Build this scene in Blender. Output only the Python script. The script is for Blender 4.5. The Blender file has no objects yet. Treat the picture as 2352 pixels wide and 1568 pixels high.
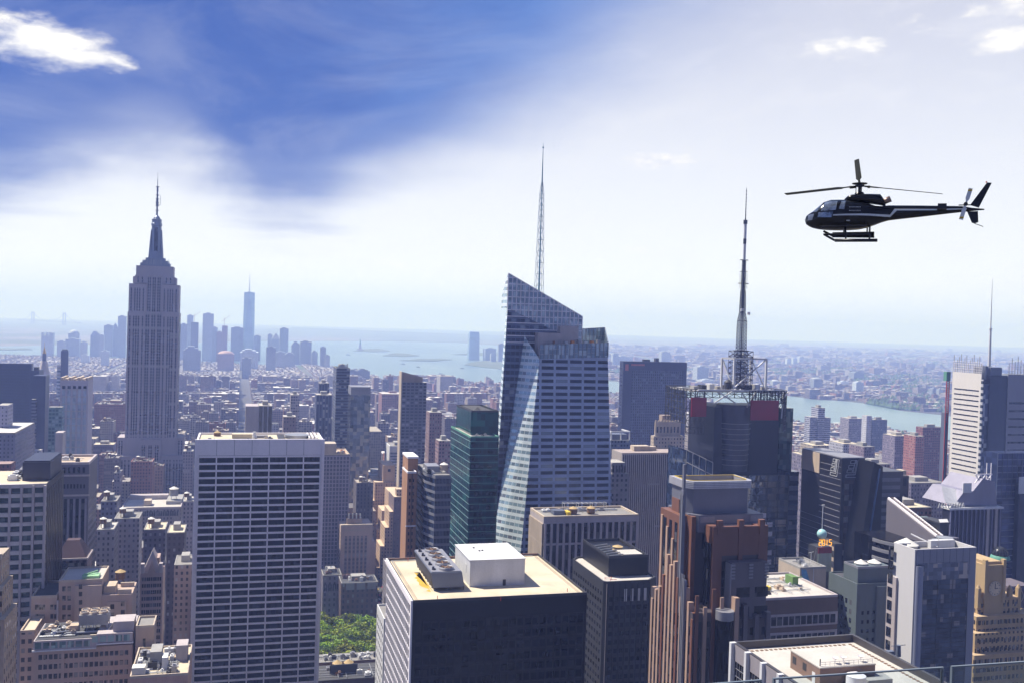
EXPO = .7
SKY_TINT = (.5, .7, 1.1); SKY_BLUE = (.15, .42, 1.9); SKY_MID = (.95, 1.8, 4.1); SKY_BACK = (.62, .82, 1.85)
VEIL_LOW = (5.7, 5.9, 6.15); VEIL_HIGH = (3.45, 3.6, 4.3); VEIL_LIT = (4.8, 4.85, 5.2); VEIL_EDGE = (4.3, 4.9, 5.8)
HAZE_COL = (.35, .47, 1.0); HAZE_D = 1/6700
import bpy, math, random
from mathutils import Vector, Matrix
R = math.radians
rnd = random.Random(7)
SC = bpy.context.scene
COL = SC.collection
# ------------------------------------------------------------------ camera model (sizes in picture units 2352 x 1568)
CW, CH, F = 2352.0, 1568.0, 2250.0
CX, CY = CW/2, CH/2
EYE = 259.0
PITCH, ROLL, GRID = R(1.07), R(1.7), R(15.5)
C = Vector((0, 0, EYE))
_fw = Vector((0, math.cos(PITCH), -math.sin(PITCH)))
_r0 = Vector((1, 0, 0)); _u0 = Vector((0, math.sin(PITCH), math.cos(PITCH)))
_rc = math.cos(ROLL)*_r0 + math.sin(ROLL)*_u0
_uc = math.cos(ROLL)*_u0 - math.sin(ROLL)*_r0
E1 = Vector((math.cos(GRID), math.sin(GRID), 0)); E2 = Vector((-math.sin(GRID), math.cos(GRID), 0))
def ray(U, V): return _fw*F + _rc*(U-CX) + _uc*(CY-V)
def P(U, V, Y):
    d = ray(U, V); return C + d*(Y/d.y)
def G(U, V, z=0.0):
    d = ray(U, V); return C + d*((z-EYE)/d.z)
def proj(q):
    v = q - C; k = F/v.dot(_fw); return CX + v.dot(_rc)*k, CY - v.dot(_uc)*k
def along(a, e, U):
    # distance w so that a + w*e shows at column U
    v = a - C; k = (U-CX)/F
    return (k*v.dot(_fw) - v.dot(_rc)) / (e.dot(_rc) - k*e.dot(_fw))
# ------------------------------------------------------------------ object helpers
def tag(o, label=None, cat=None, group=None, kind=None):
    if label: o['label'] = label
    if cat: o['category'] = cat
    if group: o['group'] = group
    if kind: o['kind'] = kind
    return o
def empty(name, loc, rz=0.0):
    o = bpy.data.objects.new(name, None); COL.objects.link(o)
    o.location = loc; o.rotation_euler = (0, 0, rz); o.empty_display_size = 1
    return o
def link_mesh(name, me, parent=None, loc=None):
    o = bpy.data.objects.new(name, me); COL.objects.link(o)
    if parent is not None: o.parent = parent
    if loc is not None: o.location = loc
    return o
class MB:
    def __init__(s): s.v = []; s.f = []; s.m = []; s.sm = []
    def add(s, vs, fs, mi=0, smooth=False):
        b = len(s.v); s.v += [tuple(v) for v in vs]
        for f in fs: s.f.append([b+i for i in f]); s.m.append(mi); s.sm.append(smooth)
        return s
    def box(s, x0, x1, y0, y1, z0, z1, mi=0):
        if x1 < x0: x0, x1 = x1, x0
        if y1 < y0: y0, y1 = y1, y0
        return s.add([(x0,y0,z0),(x1,y0,z0),(x1,y1,z0),(x0,y1,z0),(x0,y0,z1),(x1,y0,z1),(x1,y1,z1),(x0,y1,z1)],
              [(3,2,1,0),(4,5,6,7),(0,1,5,4),(1,2,6,5),(2,3,7,6),(3,0,4,7)], mi)
    def prism(s, poly, z0, z1, mi=0, top=None):
        # poly: list of (x,y) counter-clockwise; z1 number or list
        n = len(poly); z1s = z1 if isinstance(z1, (list, tuple)) else [z1]*n
        tp = top or poly
        vs = [(x,y,z0) for x,y in poly] + [(tp[i][0],tp[i][1],z1s[i]) for i in range(n)]
        fs = [tuple(reversed(range(n))), tuple(range(n,2*n))] + [(i,(i+1)%n,n+(i+1)%n,n+i) for i in range(n)]
        return s.add(vs, fs, mi)
    def cyl(s, x, y, z0, z1, r0, r1=None, n=16, mi=0, smooth=True, cap=True, ph=0.0):
        r1 = r0 if r1 is None else r1
        vs = []; 
        for (r, z) in ((r0, z0), (r1, z1)):
            for i in range(n):
                a = 2*math.pi*i/n + ph; vs.append((x+r*math.cos(a), y+r*math.sin(a), z))
        s.add(vs, [(i,(i+1)%n,n+(i+1)%n,n+i) for i in range(n)], mi, smooth)
        if cap: s.add([vs[i] for i in range(n)], [tuple(reversed(range(n)))], mi); s.add([vs[n+i] for i in range(n)], [tuple(range(n))], mi)
        return s
    def lathe(s, x, y, prof, n=20, mi=0, smooth=True):
        vs = []
        for (r, z) in prof:
            for i in range(n):
                a = 2*math.pi*i/n; vs.append((x+r*math.cos(a), y+r*math.sin(a), z))
        fs = [(k*n+i, k*n+(i+1)%n, (k+1)*n+(i+1)%n, (k+1)*n+i) for k in range(len(prof)-1) for i in range(n)]
        return s.add(vs, fs, mi, smooth)
    def bar(s, a, b, r, n=4, mi=0, r1=None, smooth=False):
        a = Vector(a); b = Vector(b); d = (b-a)
        if d.length < 1e-6: return s
        d.normalize(); t = Vector((0,0,1)) if abs(d.z) < .9 else Vector((1,0,0))
        u = d.cross(t).normalized(); w = d.cross(u)
        r1 = r if r1 is None else r1; vs = []
        for (p, rr) in ((a, r), (b, r1)):
            for i in range(n):
                an = 2*math.pi*(i+.5)/n; vs.append(p + (u*math.cos(an)+w*math.sin(an))*rr)
        return s.add(vs, [(i,n+i,n+(i+1)%n,(i+1)%n) for i in range(n)] + [tuple(range(n)), tuple(reversed(range(n,2*n)))], mi, smooth)
    def build(s, name, mats, parent=None, loc=None, attr=None):
        me = bpy.data.meshes.new(name); me.from_pydata(s.v, [], s.f)
        ml = mats if isinstance(mats, (list, tuple)) else [mats]
        for m in ml: me.materials.append(m)
        if len(ml) > 1: me.polygons.foreach_set('material_index', s.m)
        if any(s.sm): me.polygons.foreach_set('use_smooth', s.sm)
        me.update()
        return link_mesh(name, me, parent, loc)
# ------------------------------------------------------------------ materials
class N:
    def __init__(s, m): s.t = m.node_tree; s.n = s.t.nodes; s.l = s.t.links
    def new(s, k, **kw):
        x = s.n.new(k)
        for a, b in kw.items(): setattr(x, a, b)
        return x
    def set(s, sock, v):
        if isinstance(v, bpy.types.NodeSocket): s.l.new(v, sock)
        elif v is not None: sock.default_value = v
    def math(s, op, a, b=None, c=None, clamp=False):
        x = s.new('ShaderNodeMath', operation=op); x.use_clamp = clamp
        s.set(x.inputs[0], a)
        if b is not None: s.set(x.inputs[1], b)
        if c is not None: s.set(x.inputs[2], c)
        return x.outputs[0]
    def mix(s, f, a, b, bt='MIX'):
        x = s.new('ShaderNodeMix', data_type='RGBA', blend_type=bt)
        s.set(x.inputs[0], f); s.set(x.inputs[6], a); s.set(x.inputs[7], b); return x.outputs[2]
    def maprange(s, v, a, b, c, d, smooth=False):
        x = s.new('ShaderNodeMapRange'); x.clamp = True
        if smooth: x.interpolation_type = 'SMOOTHSTEP'
        s.set(x.inputs[0], v)
        for i, q in enumerate((a, b, c, d)): s.set(x.inputs[i+1], q)
        return x.outputs[0]
    def noise(s, vec, scale, detail=3, rough=.5, out=0, dim='3D'):
        x = s.new('ShaderNodeTexNoise', noise_dimensions=dim); s.set(x.inputs['Vector'], vec)
        x.inputs['Scale'].default_value = scale; x.inputs['Detail'].default_value = detail; x.inputs['Roughness'].default_value = rough
        return x.outputs[out]
def c4(c): return (c[0], c[1], c[2], 1.0)
_mc = {}
def newmat(name):
    m = bpy.data.materials.new(name); m.use_nodes = True
    n = N(m); b = n.n['Principled BSDF']; return m, n, b
def solid(name, col, rough=.7, metal=0.0, var=.18, scale=.25, spec=.5, streak=True, fine=2.0):
    k = ('s', name)
    if k in _mc: return _mc[k]
    m, n, b = newmat(name)
    tc = n.new('ShaderNodeTexCoord').outputs['Object']
    mp = n.new('ShaderNodeMapping'); n.l.new(tc, mp.inputs[0]); mp.inputs['Scale'].default_value = (1, 1, .25 if streak else 1)
    a = n.noise(mp.outputs[0], scale, 4, .6); c = n.noise(tc, scale*fine*4, 2)
    f = n.math('ADD', n.math('MULTIPLY', a, .7), n.math('MULTIPLY', c, .3))
    g = n.maprange(f, .3, .7, 1-var, 1+var)
    h = n.new('ShaderNodeHueSaturation'); n.l.new(g, h.inputs['Value']); h.inputs['Color'].default_value = c4(col)
    n.l.new(h.outputs[0], b.inputs['Base Color'])
    b.inputs['Roughness'].default_value = rough; b.inputs['Metallic'].default_value = metal
    b.inputs['Specular IOR Level'].default_value = spec
    _mc[k] = m; return m
def glass(name, col, rough=.08, metal=0.0, var=.6, cell=(2.4, 2.4, 3.6), lit=.12, litcol=(.35,.36,.38), wob=.0, spec=.5):
    """window glass: each pane-sized cell gets its own tone, some have blinds"""
    k = ('g', name)
    if k in _mc: return _mc[k]
    m, n, b = newmat(name)
    tc = n.new('ShaderNodeTexCoord').outputs['Object']; gp = n.new('ShaderNodeNewGeometry').outputs['Position']
    dv = n.new('ShaderNodeVectorMath', operation='DIVIDE'); n.l.new(gp, dv.inputs[0]); dv.inputs[1].default_value = cell
    fl = n.new('ShaderNodeVectorMath', operation='FLOOR'); n.l.new(dv.outputs[0], fl.inputs[0])
    wn = n.new('ShaderNodeTexWhiteNoise'); n.l.new(fl.outputs[0], wn.inputs[0])
    v = n.maprange(wn.outputs[0], 0, 1, 1-var, 1+var)
    h = n.new('ShaderNodeHueSaturation'); n.l.new(v, h.inputs['Value']); h.inputs['Color'].default_value = c4(col)
    isl = n.math('GREATER_THAN', wn.outputs[0], 1-lit)
    colr = n.mix(isl, h.outputs[0], c4(litcol))
    n.l.new(colr, b.inputs['Base Color'])
    b.inputs['Roughness'].default_value = rough; b.inputs['Metallic'].default_value = metal
    b.inputs['Specular IOR Level'].default_value = spec
    if wob:
        bp = n.new('ShaderNodeBump'); bp.inputs['Strength'].default_value = wob; bp.inputs['Distance'].default_value = .5
        n.l.new(n.noise(gp, .22, 2), bp.inputs['Height']); n.l.new(bp.outputs[0], b.inputs['Normal'])
    _mc[k] = m; return m
def fmat(name, wall=None, glas=(.03,.04,.06), pu=3.0, pz=3.6, fu=.5, fz=.5, roof=(.35,.33,.3), attr=False, rough=.75, grough=.15, lit=.18, litcol=(.3,.3,.3), var=.15, band=False, uoff=0.0, zoff=0.0, vstrip=False, wmetal=0.0):
    """wall with a regular pattern of window openings, for buildings whose windows are a few pixels"""
    k = ('f', name)
    if k in _mc: return _mc[k]
    m, n, b = newmat(name)
    t = n.new('ShaderNodeTexCoord'); so = n.new('ShaderNodeSeparateXYZ'); n.l.new(t.outputs['Object'], so.inputs[0])
    sn = n.new('ShaderNodeSeparateXYZ'); n.l.new(t.outputs['Normal'], sn.inputs[0])
    ax = n.math('GREATER_THAN', n.math('ABSOLUTE', sn.outputs[0]), n.math('ABSOLUTE', sn.outputs[1]))
    mx = n.new('ShaderNodeMix', data_type='FLOAT'); n.l.new(ax, mx.inputs[0]); n.l.new(so.outputs[0], mx.inputs[2]); n.l.new(so.outputs[1], mx.inputs[3])
    u = mx.outputs[0]
    cu = n.math('DIVIDE', n.math('ADD', u, uoff+5000*pu), pu); cz = n.math('DIVIDE', n.math('ADD', so.outputs[2], zoff), pz)
    fu_ = n.math('FRACT', cu); fz_ = n.math('FRACT', cz)
    def inside(x, fr): return n.math('LESS_THAN', n.math('ABSOLUTE', n.math('SUBTRACT', x, .5)), fr/2)
    if band: wmk = inside(fz_, fz)
    elif vstrip: wmk = inside(fu_, fu)
    else: wmk = n.math('MULTIPLY', inside(fu_, fu), inside(fz_, fz))
    up = n.math('GREATER_THAN', sn.outputs[2], .5)
    wmk = n.math('MULTIPLY', wmk, n.math('SUBTRACT', 1.0, up))
    cb = n.new('ShaderNodeCombineXYZ'); n.l.new(n.math('FLOOR', cu), cb.inputs[0]); n.l.new(n.math('FLOOR', cz), cb.inputs[1]); n.l.new(ax, cb.inputs[2])
    wn = n.new('ShaderNodeTexWhiteNoise'); n.l.new(cb.outputs[0], wn.inputs[0])
    gv = n.maprange(wn.outputs[0], 0, 1, .5, 1.6)
    h = n.new('ShaderNodeHueSaturation'); n.l.new(gv, h.inputs['Value']); h.inputs['Color'].default_value = c4(glas)
    gl = n.mix(n.math('GREATER_THAN', wn.outputs[0], 1-lit), h.outputs[0], c4(litcol))
    no = n.maprange(n.noise(t.outputs['Object'], .12, 5, .65), .3, .7, 1-var, 1+var)
    if attr:
        at = n.new('ShaderNodeAttribute', attribute_name='tint').outputs['Color']; wc = at
    else: wc = n.mix(up, c4(wall), c4(roof))
    h2 = n.new('ShaderNodeHueSaturation'); n.l.new(no, h2.inputs['Value']); n.l.new(wc, h2.inputs['Color'])
    n.l.new(n.mix(wmk, h2.outputs[0], gl), b.inputs['Base Color'])
    n.l.new(n.maprange(wmk, 0, 1, rough, grough), b.inputs['Roughness'])
    if wmetal: n.l.new(n.math('MULTIPLY', wmk, wmetal), b.inputs['Metallic'])
    _mc[k] = m; return m
def emis(name, col, s=1.0):
    m, n, b = newmat(name); b.inputs['Base Color'].default_value = (0,0,0,1)
    b.inputs['Emission Color'].default_value = c4(col); b.inputs['Emission Strength'].default_value = s; return m
# ------------------------------------------------------------------ buildings
HERO = []
class Bld:
    """a building on the street grid. Front (north) face starts at the corner that shows at (U1,V1), Y metres ahead, and runs to column U2.
    local x along the street, y away from the camera, z up; origin at street level under that corner."""
    def __init__(s, name, label, U1, V1, U2, Y, L=None, U0=None, U3=None, cat='building', group=None, rot=0.0):
        a = P(U1, V1, Y); s.h = a.z; g = GRID + rot
        e1 = Vector((math.cos(g), math.sin(g), 0)); e2 = Vector((-math.sin(g), math.cos(g), 0)); s.e1 = e1; s.e2 = e2
        s.w = along(a, e1, U2)
        if U0 is not None: L = along(a, e2, U0)
        if U3 is not None: L = along(a + e1*s.w, e2, U3)
        if L is None or L < 5 or L > 130: print('LBAD', label, L); L = min(130, max(12, L or 20))
        s.L = L; s.o = Vector((a.x, a.y, 0))
        HERO.append((label, U1, V1, U2, Y, s))
        s.root = empty(name, s.o, g); tag(s.root, label, cat, group)
    def top(s, U, V, z=None):
        q = G(U, V, s.h if z is None else z) - s.o
        return q.dot(s.e1), q.dot(s.e2)
    def nf(s, U, V, y=0.0):
        # (x, z) on the front plane
        d = ray(U, V); a = s.o + s.e2*y; t = (a-C).dot(s.e2)/d.dot(s.e2); q = C + d*t - s.o
        return q.dot(s.e1), q.z
    def ef(s, U, V, x=0.0):
        d = ray(U, V); a = s.o + s.e1*x; t = (a-C).dot(s.e1)/d.dot(s.e1); q = C + d*t - s.o
        return q.dot(s.e2), q.z
    def part(s, mb, name, mat, label=None, parent=None):
        o = mb.build(name, mat, parent or s.root)
        if label: o['label'] = label
        return o
    def body(s, mat, z0=0, z1=None, x0=0, x1=None, y0=0, y1=None, name='wall'):
        return s.part(MB().box(x0, s.w if x1 is None else x1, y0, s.L if y1 is None else y1, z0, s.h if z1 is None else z1), name, mat)
    def roof(s, deck, rim, z=None, x0=0, x1=None, y0=0, y1=None, t=.5, ph=1.2):
        """flat roof deck sunk behind a parapet; sits on the body whose top is at z-ph"""
        z = s.h if z is None else z; x1 = s.w if x1 is None else x1; y1 = s.L if y1 is None else y1
        r = MB().box(x0+t, x1-t, y0+t, y1-t, z-ph, z-ph+.15).build('roof', deck, s.root)
        p = MB().box(x0, x1, y0, y0+t, z-ph, z).box(x0, x1, y1-t, y1, z-ph, z).box(x0, x0+t, y0+t, y1-t, z-ph, z).box(x1-t, x1, y0+t, y1-t, z-ph, z)
        p.build('parapet', rim, r)
        return r
_wm = {}
def windows(b, face, u0, u1, z0, z1, nu, nz, fu, fz, mat, plane=None, name='window', dep=.08, most=100, parent=None):
    """nu x nz panes on a face; the topmost (nearest the eye) ones are parts, the rest one stuff part. returns cell sizes"""
    pu = (u1-u0)/nu; pz = (z1-z0)/nz; wu = pu*fu; wz = pz*fz
    key = (face, round(wu, 3), round(wz, 3), mat.name, dep)
    if key not in _wm:
        mb = MB()
        if face == 'N': mb.box(-wu/2, wu/2, -dep, 0, -wz/2, wz/2)
        elif face == 'E': mb.box(-dep, 0, -wu/2, wu/2, -wz/2, wz/2)
        else: mb.box(0, dep, -wu/2, wu/2, -wz/2, wz/2)
        me = bpy.data.meshes.new(name); me.from_pydata(mb.v, [], mb.f); me.materials.append(mat); _wm[key] = me
    me = _wm[key]
    pl = plane if plane is not None else (0 if face in 'NE' else b.w)
    cells = [(j, i) for j in range(nz) for i in range(nu)]
    rest = MB(); k = 0
    for j, i in cells:
        cu = u0+(i+.5)*pu; cz = z1-(j+.5)*pz
        loc = (cu, pl, cz) if face == 'N' else (pl, cu, cz)
        vis = True
        if k < most:
            q = b.o + b.e1*loc[0] + b.e2*loc[1]; q.z = loc[2]; U, V = proj(q); vis = V < 1575 and -8 < U < 2360
        if k < most and vis:
            link_mesh(name, me, parent or b.root, loc); k += 1
        else:
            x, y, z = loc
            if face == 'N': rest.box(x-wu/2, x+wu/2, y-dep, y, z-wz/2, z+wz/2)
            elif face == 'E': rest.box(x-dep, x, y-wu/2, y+wu/2, z-wz/2, z+wz/2)
            else: rest.box(x, x+dep, y-wu/2, y+wu/2, z-wz/2, z+wz/2)
    if rest.v: tag(rest.build(name, mat, parent or b.root), kind='stuff')
def piers(mb, face, u0, u1, z0, z1, n, wid, dep, plane=0.0, mi=0):
    """n+1 vertical ribs"""
    for i in range(n+1):
        u = u0+(u1-u0)*i/n; a, c = u-wid/2, u+wid/2
        if face == 'N': mb.box(a, c, plane-dep, plane, z0, z1, mi)
        elif face == 'E': mb.box(plane-dep, plane, a, c, z0, z1, mi)
        else: mb.box(plane, plane+dep, a, c, z0, z1, mi)
    return mb
def bands(mb, face, u0, u1, z0, z1, n, hgt, dep, plane=0.0, mi=0):
    for i in range(n+1):
        z = z0+(z1-z0)*i/n; a, c = z-hgt/2, z+hgt/2
        if face == 'N': mb.box(u0, u1, plane-dep, plane, a, c, mi)
        elif face == 'E': mb.box(plane-dep, plane, u0, u1, a, c, mi)
        else: mb.box(plane, plane+dep, u0, u1, a, c, mi)
    return mb
def tank(x, y, z, r=2.2, h=3.4, leg=2.5):
    mb = MB()
    for a in range(4):
        an = math.pi/4+a*math.pi/2; mb.bar((x+r*.75*math.cos(an), y+r*.75*math.sin(an), z), (x+r*.75*math.cos(an), y+r*.75*math.sin(an), z+leg), .15)
    mb.cyl(x, y, z+leg, z+leg+h, r, r*.95, 14)
    rf = MB(); rf.cyl(x, y, z+leg+h, z+leg+h+r*.55, r*1.08, .12, 14, smooth=False)
    return mb, rf
def add_tank(b, x, y, z, r=2.2, h=3.4, leg=2.5, wood=None, cap=None):
    m1, m2 = tank(x, y, z, r, h, leg)
    t = m1.build('water_tank', wood or M['tankwood'], b.root); m2.build('tank_roof', cap or M['tancap'], t)
    return t
def units(b, x0, x1, y0, y1, z, n, mat, seed=0, hmin=1.0, hmax=3.0, smin=1.5, smax=5.0, pipes=True):
    """rooftop machinery: each unit a part"""
    q = random.Random(seed)
    for i in range(n):
        w = q.uniform(smin, smax); l = q.uniform(smin, smax); h = q.uniform(hmin, hmax)
        x = q.uniform(x0, max(x0+.1, x1-w)); y = q.uniform(y0, max(y0+.1, y1-l))
        mb = MB().box(x, x+w, y, y+l, z, z+h)
        if q.random() < .6:
            mb.cyl(x+w/2, y+l/2, z+h, z+h+.5, min(w, l)*.32, n=10)
        else:
            mb.box(x+w*.2, x+w*.8, y+l*.2, y+l*.5, z+h, z+h+.6)
        mb.build('rooftop_unit', mat if not isinstance(mat, list) else q.choice(mat), b.root)
    if pipes:
        mb = MB()
        for i in range(max(1, n//3)):
            y = q.uniform(y0, y1); mb.bar((x0, y, z+.5), (x1, y, z+.5), .18, 6)
            x = q.uniform(x0, x1); mb.bar((x, y0, z+.8), (x, y1, z+.8), .15, 6)
        mb.build('duct', M['steel'], b.root)
# ------------------------------------------------------------------ camera, sun, sky
cam = bpy.data.cameras.new('camera'); co = bpy.data.objects.new('camera', cam); COL.objects.link(co)
co.matrix_world = Matrix((( _rc.x, _uc.x, -_fw.x, C.x), (_rc.y, _uc.y, -_fw.y, C.y), (_rc.z, _uc.z, -_fw.z, C.z), (0,0,0,1)))
cam.sensor_width = 36; cam.lens = F/CW*36; cam.clip_start = .1; cam.clip_end = 90000; SC.camera = co
SUN_EL, SUN_AZ = R(58), R(-66.5)
sd = Vector((math.sin(SUN_AZ)*math.cos(SUN_EL), math.cos(SUN_AZ)*math.cos(SUN_EL), math.sin(SUN_EL)))
sl = bpy.data.lights.new('sun', 'SUN'); sl.energy = 5.0; sl.angle = R(.53); sl.color = (1, .94, .86)
so_ = bpy.data.objects.new('sun', sl); COL.objects.link(so_); so_.rotation_euler = sd.to_track_quat('Z', 'Y').to_euler(); so_.location = (0, 0, 900)
SC.view_settings.view_transform = 'Standard'; SC.view_settings.look = 'None'; SC.view_settings.exposure = EXPO; SC.view_settings.gamma = 1
SC.cycles.use_denoising = True
SC.cycles.max_bounces = 6; SC.cycles.diffuse_bounces = 2; SC.cycles.glossy_bounces = 3; SC.cycles.transmission_bounces = 4; SC.cycles.transparent_max_bounces = 10
SC.cycles.volume_bounces = 1; SC.cycles.caustics_reflective = False; SC.cycles.caustics_refractive = False
w = bpy.data.worlds.new('World'); SC.world = w; w.use_nodes = True
n = N(w); bg = n.n['Background']
sky = n.new('ShaderNodeTexSky', sky_type='NISHITA'); sky.sun_disc = False; sky.sun_elevation = SUN_EL; sky.sun_rotation = SUN_AZ
sky.altitude = 250; sky.air_density = 1.0; sky.dust_density = .6; sky.ozone_density = 2.5
tc = n.new('ShaderNodeTexCoord').outputs['Generated']
sp = n.new('ShaderNodeSeparateXYZ'); n.l.new(tc, sp.inputs[0]); x, y, z = sp.outputs
az = n.math('ARCTAN2', x, y)                       # radians right of the view direction
hyp = n.math('SQRT', n.math('ADD', n.math('MULTIPLY', x, x), n.math('MULTIPLY', y, y)))
el = n.math('ARCTAN2', z, hyp)
# cloud layer high above: project the direction on a flat layer so that the streaks flatten towards the horizon
zc = n.math('MAXIMUM', z, .03)
pl = n.new('ShaderNodeCombineXYZ'); n.l.new(n.math('DIVIDE', x, zc), pl.inputs[0]); n.l.new(n.math('DIVIDE', y, zc), pl.inputs[1])
mp = n.new('ShaderNodeMapping'); n.l.new(pl.outputs[0], mp.inputs[0]); mp.inputs['Rotation'].default_value = (0, 0, R(-35)); mp.inputs['Scale'].default_value = (.35, .9, 1)
av = n.new('ShaderNodeCombineXYZ'); n.l.new(n.math('ADD', n.math('MULTIPLY', az, 3.2), n.math('MULTIPLY', el, 2.0)), av.inputs[0]); n.l.new(n.math('SUBTRACT', n.math('MULTIPLY', el, 9.0), n.math('MULTIPLY', az, 1.6)), av.inputs[1])
cir = n.noise(av.outputs[0], 1.1, 8, .6); cir.node.inputs['Distortion'].default_value = .7
cir2 = n.noise(av.outputs[0], 3.6, 7, .62); cir2.node.inputs['Distortion'].default_value = .5
low = n.noise(pl.outputs[0], .35, 3, .5)
# line above which the clear blue shows (a bank of thin cloud covers the rest)
fc = n.new('ShaderNodeFloatCurve'); n.l.new(n.maprange(az, R(-32), R(32), 0, 1), fc.inputs['Value'])
cv = fc.mapping.curves[0]
def azf(U): return (math.degrees(math.atan((U-CX)/F))+32)/64
def elf(U, V): return math.degrees(math.atan((742+(U-CX)*.0297-V)/math.hypot(F, U-CX)))/40
pts = [(0, 450), (180, 385), (360, 355), (520, 460), (660, 505), (820, 430), (1050, 330), (1300, 190), (1480, 40), (1700, -150), (2352, -500)]
cv.points[0].location = (0, elf(0, 460)); cv.points[1].location = (1, .95)
for U, V in pts[:-1]: cv.points.new(azf(U), elf(U, V))
fc.mapping.update()
line = n.math('MULTIPLY', fc.outputs[0], R(40))
d = n.math('ADD', n.math('SUBTRACT', el, line), n.math('ADD', n.math('MULTIPLY', n.math('SUBTRACT', cir, .5), .12), n.math('MULTIPLY', n.math('SUBTRACT', low, .5), .10)))
clear = n.maprange(d, n.maprange(az, R(-6), R(14), R(-2.6), R(-8)), n.maprange(az, R(-6), R(14), R(3.6), R(9)), 0, 1, True)
blue = n.mix(.9, n.mix(1.0, sky.outputs[0], c4(SKY_TINT), 'MULTIPLY'), c4(SKY_BLUE))
streak = n.maprange(cir, .40, .72, 0, 1, True)
clr = n.math('MULTIPLY', clear, n.math('SUBTRACT', 1.0, n.math('MULTIPLY', streak, .2)))
midb = n.maprange(n.math('ADD', az, n.math('MULTIPLY', n.math('SUBTRACT', cir2, .5), .25)), R(-16), R(6), 0, 1, True)
blue = n.mix(n.math('MULTIPLY', midb, .62), blue, c4(SKY_MID))
veil = n.mix(n.maprange(el, R(0), R(17), 0, 1), c4(VEIL_LOW), c4(VEIL_HIGH))
veil = n.mix(n.math('MULTIPLY', n.maprange(cir2, .45, .75, 0, 1, True), .35), veil, c4(VEIL_LIT))
# the thin cloud lies low in the south-west only: overhead and behind the viewer the sky is clear
clr = n.math('MAXIMUM', clr, n.maprange(y, .55, .05, 0, 1, True)); clr = n.math('MAXIMUM', clr, n.maprange(el, R(24), R(42), 0, 1, True))
back = n.maprange(y, .45, -.05, 0, 1, True)
blue = n.mix(back, blue, c4(SKY_BACK))
veil = n.mix(n.maprange(el, R(-.5), R(3.2), 0, 1, True), c4(VEIL_EDGE), veil)
base = n.mix(clr, veil, blue)
# small cumulus: soft patches kept to a few parts of the sky
def patch(U, V, ru, rv, thr, amt, sc=9.0):
    a0 = math.atan((U-CX)/F); e0 = R(elf(U, V)*40)
    du = n.math('DIVIDE', n.math('SUBTRACT', az, a0), ru/F); dv = n.math('DIVIDE', n.math('SUBTRACT', el, e0), rv/F)
    r2 = n.math('ADD', n.math('MULTIPLY', du, du), n.math('MULTIPLY', dv, dv))
    cc = n.new('ShaderNodeCombineXYZ'); n.l.new(n.math('MULTIPLY', az, sc*.8), cc.inputs[0]); n.l.new(n.math('MULTIPLY', el, sc*2), cc.inputs[1]); cc.inputs[2].default_value = U*.01
    nz = n.noise(cc.outputs[0], 1.6, 7, .58)
    v = n.math('SUBTRACT', n.math('ADD', n.math('SUBTRACT', 1.0, r2), n.math('MULTIPLY', n.math('SUBTRACT', nz, .5), 3.2)), thr)
    return n.math('MULTIPLY', n.maprange(v, -.1, 1.0, 0, 1, True), amt), nz
for (U, V, ru, rv, thr, amt, sc_) in ((50, 102, 175, 56, .0, 1.0, 12), (205, 142, 100, 26, .15, .9, 18), (1505, 372, 95, 22, .1, .8, 22), (1900, 120, 150, 36, .65, .7, 22), (2280, 95, 120, 30, .2, .85, 16), (2310, 15, 110, 34, .2, .8, 18), (1450, 572, 40, 14, .45, .35, 26), (930, 605, 150, 30, .9, .3, 16), (2130, 60, 130, 40, 1.0, .6, 22)):
    pf, nz = patch(U, V, ru, rv, thr, amt, sc_)
    base = n.mix(pf, base, n.mix(n.maprange(nz, .35, .65, 0, 1), c4((4.2, 4.3, 4.8)), c4((6.8, 6.5, 5.9))))
n.l.new(base, bg.inputs['Color']); bg.inputs['Strength'].default_value = .12
# ------------------------------------------------------------------ air
def hazebox():
    o = MB().box(-27000, 27000, -3000, 29500, -3.0, 575).build('haze', HZ); tag(o, kind='stuff')
HZ = bpy.data.materials.new('haze'); HZ.use_nodes = True; HZ.node_tree.nodes.clear(); n = N(HZ)
pv = n.new('ShaderNodeVolumePrincipled'); ou = n.new('ShaderNodeOutputMaterial'); n.l.new(pv.outputs[0], ou.inputs['Volume'])
pv.inputs['Color'].default_value = c4(HAZE_COL); pv.inputs['Absorption Color'].default_value = (.75, .86, 1, 1)
pv.inputs['Density'].default_value = HAZE_D; pv.inputs['Anisotropy'].default_value = .05
hazebox()
# ------------------------------------------------------------------ ground, water
M = {}
def groundmat():
    m, n, b = newmat('ground'); t = n.new('ShaderNodeNewGeometry').outputs['Position']
    big = n.noise(t, .0011, 5, .6); fine = n.noise(t, .012, 4, .65)
    town = n.mix(n.maprange(fine, .4, .62, 0, 1), c4((.10, .10, .105)), c4((.24, .22, .2)))
    green = n.mix(fine, c4((.04, .075, .03)), c4((.08, .11, .05)))
    far = n.mix(n.maprange(big, .42, .58, 0, 1), town, green)
    ln = n.new('ShaderNodeVectorMath', operation='LENGTH'); n.l.new(t, ln.inputs[0])
    k = n.maprange(ln.outputs['Value'], 3800, 5200, 0, 1)
    n.l.new(n.mix(k, c4((.07, .07, .075)), far), b.inputs['Base Color']); b.inputs['Roughness'].default_value = .9
    return m
M['ground'] = groundmat()
poly = [(math.sin(a)*28500, math.cos(a)*28500) for a in [R(-44+i*4) for i in range(23)]] 
gpts = [(2600, -2500), (-2600, -2500)][::-1]
vs = [(-2600, -2500, 0), (2600, -2500, 0)] + [(x_, y_, 0) for x_, y_ in reversed(poly)]
tag(MB().add(vs, [tuple(range(len(vs)))]).build('ground', M['ground']), kind='structure')
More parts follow.
